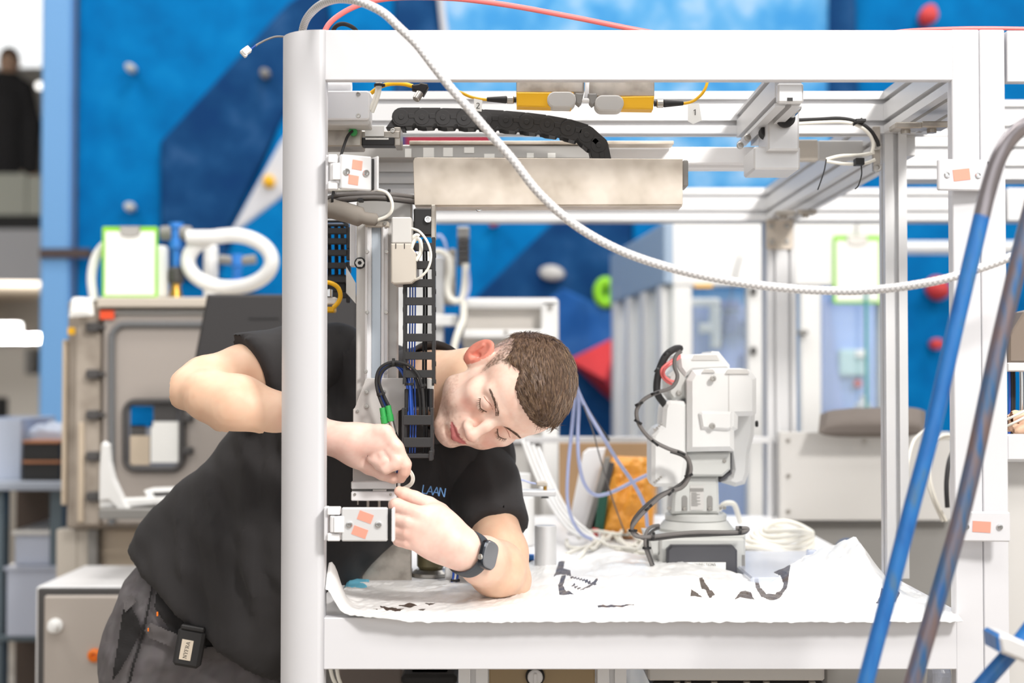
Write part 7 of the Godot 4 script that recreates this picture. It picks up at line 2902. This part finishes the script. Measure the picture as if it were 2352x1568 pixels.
func build_left_bench():
	var g: G
	var d := 4.5
	var o := thing("work_bench", "blue-grey workbench at the hall side, stacked with boxes", "bench", Vector3(at(20, 0, 4.9).x, 0, -4.9))
	var a := at(-140, 1106, d)
	var b := at(146, 1127, d)
	g = G.new()
	g.box(Vector3(a.x, b.y, -d - 0.8), Vector3(b.x, a.y, -d), 0.004)
	part(o, "top", g, mt("bench_blue", 0x9aa2b0, 0.5))
	var leg: StandardMaterial3D = mt("bench_leg", 0x54626b, 0.5)
	for x in [-120.0, 6.0, 140.0]:
		g = G.new()
		var p := at(x, 0, d + 0.05)
		g.box(Vector3(p.x - 0.02, 0, -d - 0.1), Vector3(p.x + 0.02, b.y, -d - 0.04), 0.002)
		part(o, "leg", g, leg)
	g = G.new()
	g.box(Vector3(a.x, 0.1, -d - 0.72), Vector3(b.x, b.y, -d - 0.7), 0.002)
	part(o, "back_panel", g, mt("dark_brown", 0x54473f, 0.7))
	var sh := at(0, 1462, d)
	g = G.new()
	g.box(Vector3(a.x, sh.y - 0.02, -d - 0.68), Vector3(b.x, sh.y, -d - 0.03), 0.002)
	part(o, "lower_shelf", g, leg)
	var frost: StandardMaterial3D = mt("frosted_blue", 0xb9c3d6, 0.4)
	crate(-60, 962, 48, 1104, d + 0.1, 0.35, frost, "large frosted blue box on the bench beside the black trays", null, mats.light_grey)
	for k in 2:
		var y := 1104.0 - 46.0 * k
		crate(52, y - 40, 136, y, d + 0.05, 0.3, mats.black, "black tray with brown rim on the bench, " + ("lower of two" if k == 0 else "upper of two"), null, null)
		g = G.new()
		B(g, 50, y - 46, 138, y - 40, d + 0.04, 0.32, 0.002)
		part(get_child(get_child_count() - 1), "rim", g, mt("tray_rim", 0xa9714e, 0.6))
	g = G.new()
	pillow(g, [at(56, 1008, d + 0.15), at(150, 1008, d + 0.15), at(158, 978, d + 0.2), at(70, 992, d + 0.2)], 0.06, 0.012, 14, 10)
	solo("plastic_bag", "pale blue plastic bag lying on the black trays", "bag", g, frost)
	crate(14, 1310, 160, 1461, d + 0.02, 0.4, mats.clear_box, "clear box with something pink on the lower shelf", mats.clear_box, mats.red)
	crate(34, 1228, 156, 1296, d + 0.05, 0.35, mats.clear_box, "shallow clear box stacked on the box with pink contents", mats.light_grey, mats.light_grey)
	g = G.new()
	for k in 5:
		g.col = Color(1, 1, 1) if k % 2 == 0 else lin(0xd8433f)
		B(g, 146, 1228 + k * 13, 158, 1241 + k * 13, d - 0.01, 0.02, 0.0)
	var tape: StandardMaterial3D = mt("tape", 0xffffff, 0.6)
	tape.vertex_color_use_as_albedo = true
	solo("barrier_tape", "red and white striped tape hanging at the bench corner", "tape", g, tape)
	o = thing("trolley", "low dark trolley on wheels under the bench", "trolley", Vector3(at(30, 0, 4.6).x, 0, -4.7))
	g = G.new()
	var ta := at(-80, 1500, 4.55)
	var tb := at(70, 1500, 4.55)
	g.box(Vector3(ta.x, 0.07, -5.0), Vector3(tb.x, 0.11, -4.55), 0.003)
	part(o, "deck", g, mats.dark_grey)
	for x in [ta.x + 0.03, tb.x - 0.03]:
		g = G.new()
		g.cyl(Vector3(x - 0.015, 0.036, -4.6), Vector3(x + 0.015, 0.036, -4.6), 0.036, -1, 18, 0.004)
		part(o, "wheel", g, mats.black_rubber)


func build_mezzanine():
	var g: G
	g = G.new()
	B(g, -400, 526, 96, 646, 10.97, 0.1, 0.0)
	struct("trim_1", g, mt("parapet", 0xd6d7dc, 0.7))
	g = G.new()
	B(g, -400, 494, 96, 526, 10.99, 0.06, 0.0)
	struct("trim_2", g, mats.black)
	var o := thing("balustrade", "pale balustrade panel on the mezzanine edge below the dark jacket", "balustrade", at(0, 494, 11.02))
	g = G.new()
	B(g, -400, 398, 60, 494, 11.0, 0.03, 0.002)
	B(g, 62, 404, 96, 494, 11.0, 0.03, 0.002)
	part(o, "panel", g, mt("balustrade_pale", 0xcdd0c4, 0.6))
	# person seen from behind
	var d := 12.0
	var p := thing("person", "short-haired person in a dark jacket seen from behind on the mezzanine", "person", Vector3(at(14, 0, d).x, 2.3, -d))
	var skin: StandardMaterial3D = mats.skin
	var b := Body.new()
	b.ell(at(22, 142, d), Vector3(0.078, 0.115, 0.098), 0.03)
	b.chain([at(20, 160, d), at(16, 200, d)], [0.06, 0.065], 0.03)
	for s in [-1.0, 1.0]:
		b.ell(at(22 + s * 23, 145, d), Vector3(0.012, 0.032, 0.02), 0.01)
		b.ell(at(14 + s * 62, 402, d - 0.05), Vector3(0.04, 0.07, 0.03), 0.02)
	g = G.new()
	b.net(g, Vector3(at(-80, 0, d).x, at(0, 440, d).y, -d - 0.2), Vector3(at(110, 0, d).x, at(0, 100, d).y, -d + 0.25), 0.016, skin_tint, no_call)
	part(p, "body", g, skin)
	b = Body.new()
	b.ell(at(22, 136, d + 0.01), Vector3(0.085, 0.107, 0.10), 0.02)
	b.plane(at(22, 156, d), Vector3(0, -1, -0.2), 0.02)
	g = G.new()
	b.net(g, Vector3(at(-20, 0, d).x, at(0, 180, d).y, -d - 0.2), Vector3(at(60, 0, d).x, at(0, 95, d).y, -d + 0.2), 0.014, no_call, no_call)
	part(p, "hair", g, mt("far_hair", 0x5d4a3e, 0.8))
	b = Body.new()
	b.chain([at(16, 195, d), at(14, 250, d), at(14, 400, d)], [0.12, 0.18, 0.17], 0.1)
	for s in [-1.0, 1.0]:
		b.chain([at(14 + s * 40, 205, d), at(14 + s * 62, 290, d), at(14 + s * 60, 390, d - 0.05)], [0.085, 0.068, 0.055], 0.05)
	b.chain([at(0, 186, d), at(34, 186, d)], [0.06, 0.06], 0.05)
	g = G.new()
	b.net(g, Vector3(at(-110, 0, d).x, at(0, 470, d).y, -d - 0.3), Vector3(at(140, 0, d).x, at(0, 150, d).y, -d + 0.3), 0.02, no_call, no_call)
	part(p, "jacket", g, mats.navy_cloth)
	b = Body.new()
	for s in [-1.0, 1.0]:
		b.chain([at(14 + s * 22, 400, d), at(14 + s * 24, 500, d), Vector3(at(14 + s * 24, 0, d).x, 2.38, -d)], [0.11, 0.085, 0.06], 0.04)
	g = G.new()
	b.net(g, Vector3(at(-80, 0, d).x, 2.3, -d - 0.2), Vector3(at(110, 0, d).x, at(0, 380, d).y, -d + 0.2), 0.02, no_call, no_call)
	part(p, "trousers", g, mats.beige)
	g = G.new()
	var lc := at(91, 197, 10.9)
	g.ball(Transform3D(Basis(), lc), Vector3.ONE * 0.03, 8, 12)
	g.cyl(lc, at(100, 197, 10.9), 0.008)
	solo("wall_lamp", "small round bright lamp beside the dark jacket on the mezzanine", "lamp", g, mats.glow)
	# below the mezzanine
	o = thing("strip_lamp", "bright strip lights under the mezzanine", "light", at(40, 775, 11.5))
	for q in [[-80, 742, 46, 768], [-60, 768, 98, 786]]:
		g = G.new()
		B(g, q[0], q[1], q[2], q[3], 11.5 if q[1] < 760 else 11.2, 0.06, 0.01)
		part(o, "strip_lamp_tube", g, mats.glow)
	var la := AreaLight3D.new()
	la.name = "lamp"
	la.area_size = Vector2(0.5, 0.1)
	la.light_energy = 6.0
	la.shadow_enabled = true
	la.position = Vector3(0, 0, 0.5)
	o.add_child(la)
	g = G.new()
	B(g, 56, 800, 76, 860, 10.5, 0.3, 0.01)
	solo("wall_box", "grey box on the far wall under the strip lights", "box", g, mats.mid_grey)
	g = G.new()
	B(g, -120, 912, 14, 962, 9.5, 0.05, 0.01)
	g.box(at(-40, 962, 9.52) + Vector3(-0.03, -0.2, -0.03), at(-40, 962, 9.52) + Vector3(0.03, 0.02, 0), 0.005)
	solo("far_screen", "black screen at the far left under the strip lights", "screen", g, mats.black)
	g = G.new()
	var fp := at(-200, 1000, 9.6)
	var fq := at(96, 1000, 9.6)
	g.box(Vector3(fp.x, 0, -9.8), Vector3(fq.x, fp.y + 0.1, -9.3), 0.01)
	solo("far_counter", "cream counter at the far end of the hall", "counter", g, mats.cream)


func build_white_machine():
	var g: G
	var d := 3.95
	var o := thing("white_machine", "white machine cabinet behind the head, its right post down to the table", "machine", Vector3(at(1180, 0, 4.2).x, 0, -4.2))
	g = G.new()
	B(g, 1062, 684, 1283, 706, d, 0.6, 0.008)
	part(o, "top", g, mats.white_plastic)
	g = G.new()
	B(g, 1062, 706, 1245, 1010, d + 0.06, 0.5, 0.004)
	part(o, "body", g, mt("machine_beige", 0xd4cec7, 0.5))
	g = G.new()
	B(g, 1062, 757, 1258, 776, d - 0.03, 0.1, 0.004)
	part(o, "ledge", g, mats.white_plastic)
	screw(o, at(1162, 763, d - 0.031), 0.006)
	g = G.new()
	B(g, 1090, 806, 1240, 842, d + 0.05, 0.02, 0.002)
	part(o, "opening", g, mats.dark_grey)
	for x in [1102, 1122]:
		g = G.new()
		B(g, x, 812, x + 9, 842, d + 0.04, 0.02, 0.003)
		part(o, "module", g, mats.light_grey)
	g = G.new()
	var pa := at(1243, 690, d)
	var pb := at(1283, 690, d)
	g.box(Vector3(pa.x, 0, -d - 0.5), Vector3(pb.x, pa.y, -d), 0.006)
	part(o, "post", g, mats.white_plastic)
	screw(o, at(1263, 706, d - 0.001), 0.008)
	g = G.new()
	var la := at(1120, 1020, d + 0.1)
	g.box(Vector3(la.x, 0, -d - 0.5), Vector3(pa.x, la.y, -d - 0.1), 0.004)
	part(o, "lower_panel", g, mats.light_grey)
	g = G.new()
	B(g, 880, 575, 998, 1010, d + 0.1, 0.3, 0.004)
	part(o, "side_body", g, mats.white_plastic)
	g = G.new()
	B(g, 996, 588, 1018, 1010, d + 0.02, 0.05, 0.003)
	part(o, "mast", g, mats.alu)
	g = G.new()
	B(g, 1019, 592, 1046, 700, d + 0.08, 0.05, 0.004)
	g.cyl(at(1038, 600, d + 0.1), at(1038, 572, d + 0.1), 0.012, -1, 14, 0.002)
	part(o, "drive", g, mats.stainless_grey)
	g = G.new()
	B(g, 996, 722, 1050, 748, d - 0.02, 0.04, 0.003)
	part(o, "arm_block", g, mats.white_plastic)
	o = thing("cable_chain", "short upright energy chain and white conduit above the white machine", "cable chain", at(1064, 690, 3.9))
	for k in 7:
		g = G.new()
		B(g, 1050, 520 + k * 13, 1078, 532 + k * 13, 3.9, 0.04, 0.003)
		part(o, "chain_link", g, mats.steel if k < 2 else mats.dark_grey)
	tube_part(o, "conduit", [[985, 582, 3.9], [1010, 578, 3.9], [1030, 592, 3.9], [1034, 625, 3.9], [1028, 655, 3.9], [1032, 682, 3.9], [1048, 692, 3.9], [1062, 684, 3.9], [1068, 650, 3.9], [1070, 605, 3.9]], 3.9, 8.0, mats.cable_white)
	tube_part(o, "conduit", [[1064, 690, 3.88], [1064, 730, 3.87], [1050, 770, 3.86], [1043, 805, 3.86], [1052, 840, 3.86], [1080, 862, 3.87]], 3.87, 8.0, mats.cable_white)
	tube_part(o, "cable", [[1070, 690, 3.89], [1066, 740, 3.88], [1062, 780, 3.87], [1072, 808, 3.87], [1100, 822, 3.88]], 3.87, 3.5, mats.cable_grey)
	tube_part(o, "cable", [[1000, 545, 3.9], [1010, 540, 3.9], [1022, 556, 3.9], [1028, 590, 3.9]], 3.9, 3.0, mats.pale_tube)
	tube_part(o, "cable", [[1076, 620, 3.88], [1078, 660, 3.88], [1070, 690, 3.88]], 3.88, 3.0, mats.pale_tube)
	o = thing("bottle", "white lidded jar on the table left of the brass fitting", "jar", Vector3(at(1190, 0, 3.0).x, at(0, 1418, 2.1).y, -3.0))
	var jc := Vector3(at(1190, 0, 3.0).x, at(0, 1418, 2.1).y, -3.0)
	g = G.new()
	g.lathe(Transform3D(Basis(), jc), [Vector2(0, 0), Vector2(0.032, 0), Vector2(0.034, 0.004), Vector2(0.034, 0.10), Vector2(0.024, 0.112), Vector2(0.024, 0.12)], 22)
	part(o, "jar", g, mats.white_plastic)
	g = G.new()
	g.lathe(Transform3D(Basis(), jc), [Vector2(0.026, 0.118), Vector2(0.026, 0.15), Vector2(0, 0.152)], 22)
	part(o, "lid", g, mats.white_plastic)


func build_booth():
	var g: G
	var d := 5.0
	var o := thing("glass_booth", "white framed glass booth with machines inside, behind the robot", "booth", Vector3(at(1780, 0, 5.5).x, 0, -5.6))
	var Wm: StandardMaterial3D = mats.white_plastic
	g = G.new()
	B(g, 1543, 506, 2062, 656, d, 0.08, 0.006)
	part(o, "header", g, Wm)
	for q in [[1545, 1590], [1718, 1752], [2022, 2062]]:
		g = G.new()
		var a := at(q[0], 656, d)
		var b := at(q[1], 656, d)
		g.box(Vector3(a.x, 0, -d - 0.08), Vector3(b.x, a.y, -d - 0.005), 0.005)
		part(o, "post", g, Wm)
	for q in [[1731, 668], [1731, 805]]:
		g = G.new()
		B(g, q[0] - 6, q[1] - 9, q[0] + 7, q[1] + 9, d - 0.015, 0.02, 0.004)
		part(o, "door_hinge", g, mats.dark_grey)
	g = G.new()
	var da := at(1840, 656, d)
	var db := at(1887, 656, d)
	g.box(Vector3(da.x, 0.1, -d - 0.06), Vector3(db.x, da.y, -d - 0.01), 0.004)
	part(o, "door_stile", g, Wm)
	g = G.new()
	B(g, 1834, 757, 1858, 768, d - 0.04, 0.05, 0.006)
	part(o, "door_handle", g, mats.mid_grey)
	g = G.new()
	var ga := at(1590, 656, d + 0.04)
	var gb := at(2022, 656, d + 0.04)
	g.box(Vector3(ga.x, 0.1, -d - 0.05), Vector3(gb.x, ga.y, -d - 0.044), 0.0)
	part(o, "pane", g, mats.glass)
	# side wall running back to the left
	var p0 := at(1545, 784, d)
	var p1 := at(1417, 784, 6.34)
	var dir := (p1 - p0) * Vector3(1, 0, 1)
	var len := dir.length()
	dir = dir.normalized()
	var bs := Basis(dir, Vector3.UP, dir.cross(Vector3.UP))
	var yt := at(1541, 510, d).y
	var ym := at(1541, 652, d).y
	g = G.new()
	g.obox(Transform3D(bs, Vector3(p0.x, (yt + ym) / 2, -d) + dir * len / 2), Vector3(len, yt - ym, 0.06), 0.006)
	part(o, "side_header", g, mt("booth_bluegrey", 0x9fb4cc, 0.5))
	for f in [0.08, 0.36, 0.64, 0.93]:
		g = G.new()
		g.obox(Transform3D(bs, Vector3(p0.x, ym / 2, -d) + dir * len * f), Vector3(0.11, ym, 0.06), 0.006)
		part(o, "side_post", g, Wm)
	g = G.new()
	g.obox(Transform3D(bs, Vector3(p0.x, ym / 2 + 0.05, -d) + dir * len / 2), Vector3(len, ym - 0.1, 0.008), 0.0)
	part(o, "side_pane", g, mats.glass)
	g = G.new()
	B(g, 1419, 655, 1440, 690, 6.1, 0.02, 0.004)
	part(o, "sign", g, mats.paper)
	# machines inside
	var lil: StandardMaterial3D = mt("lilac_machine", 0x8fa2e4, 0.5)
	var nav: StandardMaterial3D = mt("navy_module", 0x3c4a9c, 0.5)
	var m := thing("boxed_machine", "lilac blue machine with navy modules inside the booth, left window", "machine", Vector3(at(1655, 0, 5.7).x, 0, -5.7))
	g = G.new()
	var ma := at(1594, 700, 5.6)
	var mb := at(1712, 700, 5.6)
	g.box(Vector3(ma.x, 0, -6.1), Vector3(mb.x, ma.y, -5.6), 0.01)
	part(m, "body", g, lil)
	for q in [[1660, 725, 1692, 770], [1702, 735, 1714, 775], [1655, 690, 1700, 712], [1700, 812, 1716, 850]]:
		g = G.new()
		B(g, q[0], q[1], q[2], q[3], 5.56, 0.04, 0.006)
		part(m, "module", g, nav)
	g = G.new()
	slab(g, [[1582, 684], [1650, 684], [1657, 690], [1655, 704], [1582, 704]], 5.5, 0.05, 0.008)
	slab(g, [[1632, 704], [1656, 704], [1656, 800], [1634, 800], [1634, 765], [1608, 765], [1608, 742], [1632, 742]], 5.5, 0.05, 0.008)
	part(m, "white_bracket", g, Wm)
	g = G.new()
	B(g, 1595, 653, 1637, 661, 4.99, 0.005, 0.0)
	part(o, "orange_label", g, mats.yellow)
	m = thing("boxed_machine", "pale blue machine with a mint panel inside the booth, right window", "machine", Vector3(at(1955, 0, 5.7).x, 0, -5.8))
	g = G.new()
	ma = at(1888, 640, 5.7)
	mb = at(2030, 640, 5.7)
	g.box(Vector3(ma.x, 0, -6.2), Vector3(mb.x, ma.y, -5.7), 0.01)
	part(m, "body", g, mt("pale_blue_machine", 0x8aa8e6, 0.5))
	g = G.new()
	B(g, 1930, 802, 1996, 862, 5.64, 0.05, 0.006)
	part(m, "mint_panel", g, mt("mint", 0xaed3d8, 0.5))
	g = G.new()
	B(g, 1966, 803, 1992, 820, 5.62, 0.02, 0.003)
	part(m, "label", g, mats.paper)
	g = G.new()
	g.ball(Transform3D(Basis(), at(1970, 881, 5.66)), Vector3.ONE * 0.018, 8, 12)
	part(m, "red_button", g, mats.red)
	g = G.new()
	slab(g, [[1889, 690], [1905, 690], [1940, 950], [1889, 950]], 5.66, 0.03, 0.004)
	part(m, "slanted_cover", g, lil)
	g = G.new()
	g.lathe(Transform3D(Basis(), at(1982, 946, 5.3)), [Vector2(0.03, 0), Vector2(0.03, 0.03), Vector2(0.012, 0.04), Vector2(0.012, 0.06), Vector2(0, 0.062)], 16)
	part(m, "clamp_knob", g, mats.white_plastic)
	g = G.new()
	B(g, 1990, 660, 1993, 950, 4.97, 0.02, 0.0)
	part(o, "glass_edge", g, mt("glass_green", 0x4fa7a4, 0.2))
	clipboard(1914, 541, 2024, 697, 4.99, "clipboard with white paper hanging on the glass booth")
	g = G.new()
	B(g, 1926, 664, 1974, 670, 4.986, 0.001, 0.0)
	part(get_child(get_child_count() - 1), "yellow_note", g, mats.yellow)
	tube_part(get_child(get_child_count() - 1), "hanging_wire", [[1969, 510], [1968, 525], [1968, 545]], 4.985, 1.6, mats.steel)
	g = G.new()
	g.tube(path([[1700, 590, 4.997], [1690, 625, 4.99], [1675, 700, 4.95], [1655, 800, 4.9]]), 0.002, 5, 4)
	solo("thin_wire", "thin dark wire hanging in front of the booth above the robot", "wire", g, mats.dark_grey)
	g = G.new()
	B(g, 2064, 553, 2500, 582, 6.2, 0.06, 0.02)
	solo("white_rail", "white horizontal rail before the blue wall at the right", "rail", g, mats.white_plastic)


func build_under_bench():
	var g: G
	var o := thing("black_bin", "black bin under the bench left of the pale posts", "bin", Vector3(at(985, 0, 2.6).x, 0, -2.7))
	var a := at(932, 1546, 2.6)
	var b := at(1040, 1546, 2.6)
	g = G.new()
	g.box(Vector3(a.x, 0, -2.9), Vector3(b.x, a.y, -2.6), 0.01)
	part(o, "body", g, mats.black)
	g = G.new()
	g.box(Vector3(a.x - 0.008, a.y - 0.02, -2.91), Vector3(b.x + 0.008, a.y, -2.59), 0.006)
	part(o, "rim", g, mats.black_rubber)
	g = G.new()
	a = at(775, 1500, 3.0)
	b = at(925, 1500, 3.0)
	g.box(Vector3(a.x, 0, -3.3), Vector3(b.x, a.y, -3.0), 0.006)
	solo("brown_case", "dim brown-grey case under the bench beside the black bin", "case", g, mt("brown_grey", 0x7b706a, 0.6))
	o = thing("under_cables", "two white cables hanging under the bench at the rounded post", "cable", at(770, 1600, 2.4))
	tube_part(o, "cable", [[752, 1500, 2.4], [762, 1550, 2.38], [780, 1620, 2.38], [790, 1900, 2.4]], 2.4, 4.5, mats.cable_white)
	tube_part(o, "cable", [[770, 1500, 2.4], [776, 1550, 2.38], [790, 1620, 2.38], [800, 1900, 2.4]], 2.4, 4.5, mats.cable_white)
	o = thing("lower_door", "tan lower cabinet door with a round white turn handle under the bench", "door", Vector3(at(1240, 0, 2.45).x, 0, -2.5))
	a = at(1123, 1490, 2.45)
	b = at(1367, 1490, 2.45)
	g = G.new()
	g.box(Vector3(a.x, 0.05, -2.48), Vector3(b.x, a.y, -2.45), 0.003)
	part(o, "panel", g, mt("tan_panel", 0xa5906f, 0.6))
	g = G.new()
	var c := at(1229, 1552, 2.45)
	var face := Transform3D(Basis(Vector3(1, 0, 0), Vector3(0, 0, 1), Vector3(0, -1, 0)), c)
	g.lathe(face, [Vector2(0.013, 0), Vector2(0.013, 0.012), Vector2(0.011, 0.014), Vector2(0, 0.014)], 22)
	g.box(c + Vector3(-0.003, -0.03, 0.012), c + Vector3(0.003, 0.008, 0.02), 0.001)
	part(o, "turn_handle", g, mats.white_metal)
	g = G.new()
	g.lathe(face, [Vector2(0.0165, 0), Vector2(0.0165, 0.006), Vector2(0.0135, 0.008)], 22)
	part(o, "rosette", g, mats.black)
	o = thing("drawer_unit", "wide grey drawer tray on black runners under the right half of the bench", "drawer", Vector3(at(1690, 0, 2.4).x, at(0, 1565, 2.35).y, -2.5))
	g = G.new()
	B(g, 1489, 1500, 1894, 1563, 2.35, 0.5, 0.003)
	part(o, "tray", g, mats.light_grey)
	g = G.new()
	B(g, 1500, 1563, 1890, 1590, 2.40, 0.4, 0.003)
	part(o, "runner", g, mats.black)
	for x in [1555, 1580, 1640, 1715, 1760, 1865]:
		g = G.new()
		var s := at(x, 1564, 2.38)
		g.cyl(s, s - Vector3(0, 0.02, 0), 0.006, -1, 12, 0.001)
		part(o, "foot", g, mats.steel)
	g = G.new()
	a = at(1895, 1500, 2.7)
	b = at(2125, 1500, 2.7)
	g.box(Vector3(a.x, 0, -2.95), Vector3(b.x, a.y, -2.7), 0.004)
	solo("grey_post_cover", "grey-brown ribbed cover under the bench behind the ladder", "cover", g, mats.mid_grey)
	g = G.new()
	pillow(g, [at(2128, 1640, 2.3), at(2184, 1640, 2.3), at(2180, 1530, 2.32), at(2132, 1530, 2.32)], 0.05, 0.015, 19, 12)
	solo("clear_bag", "crumpled silvery bag under the bench beside the right post", "bag", g, mats.clear_box)

func build_rest():
	build_gantry()
	build_person()
	build_robot()
	build_sheet()
	build_table_things()
	build_hoses()
	build_ladder()
	build_right_edge()
	build_background()
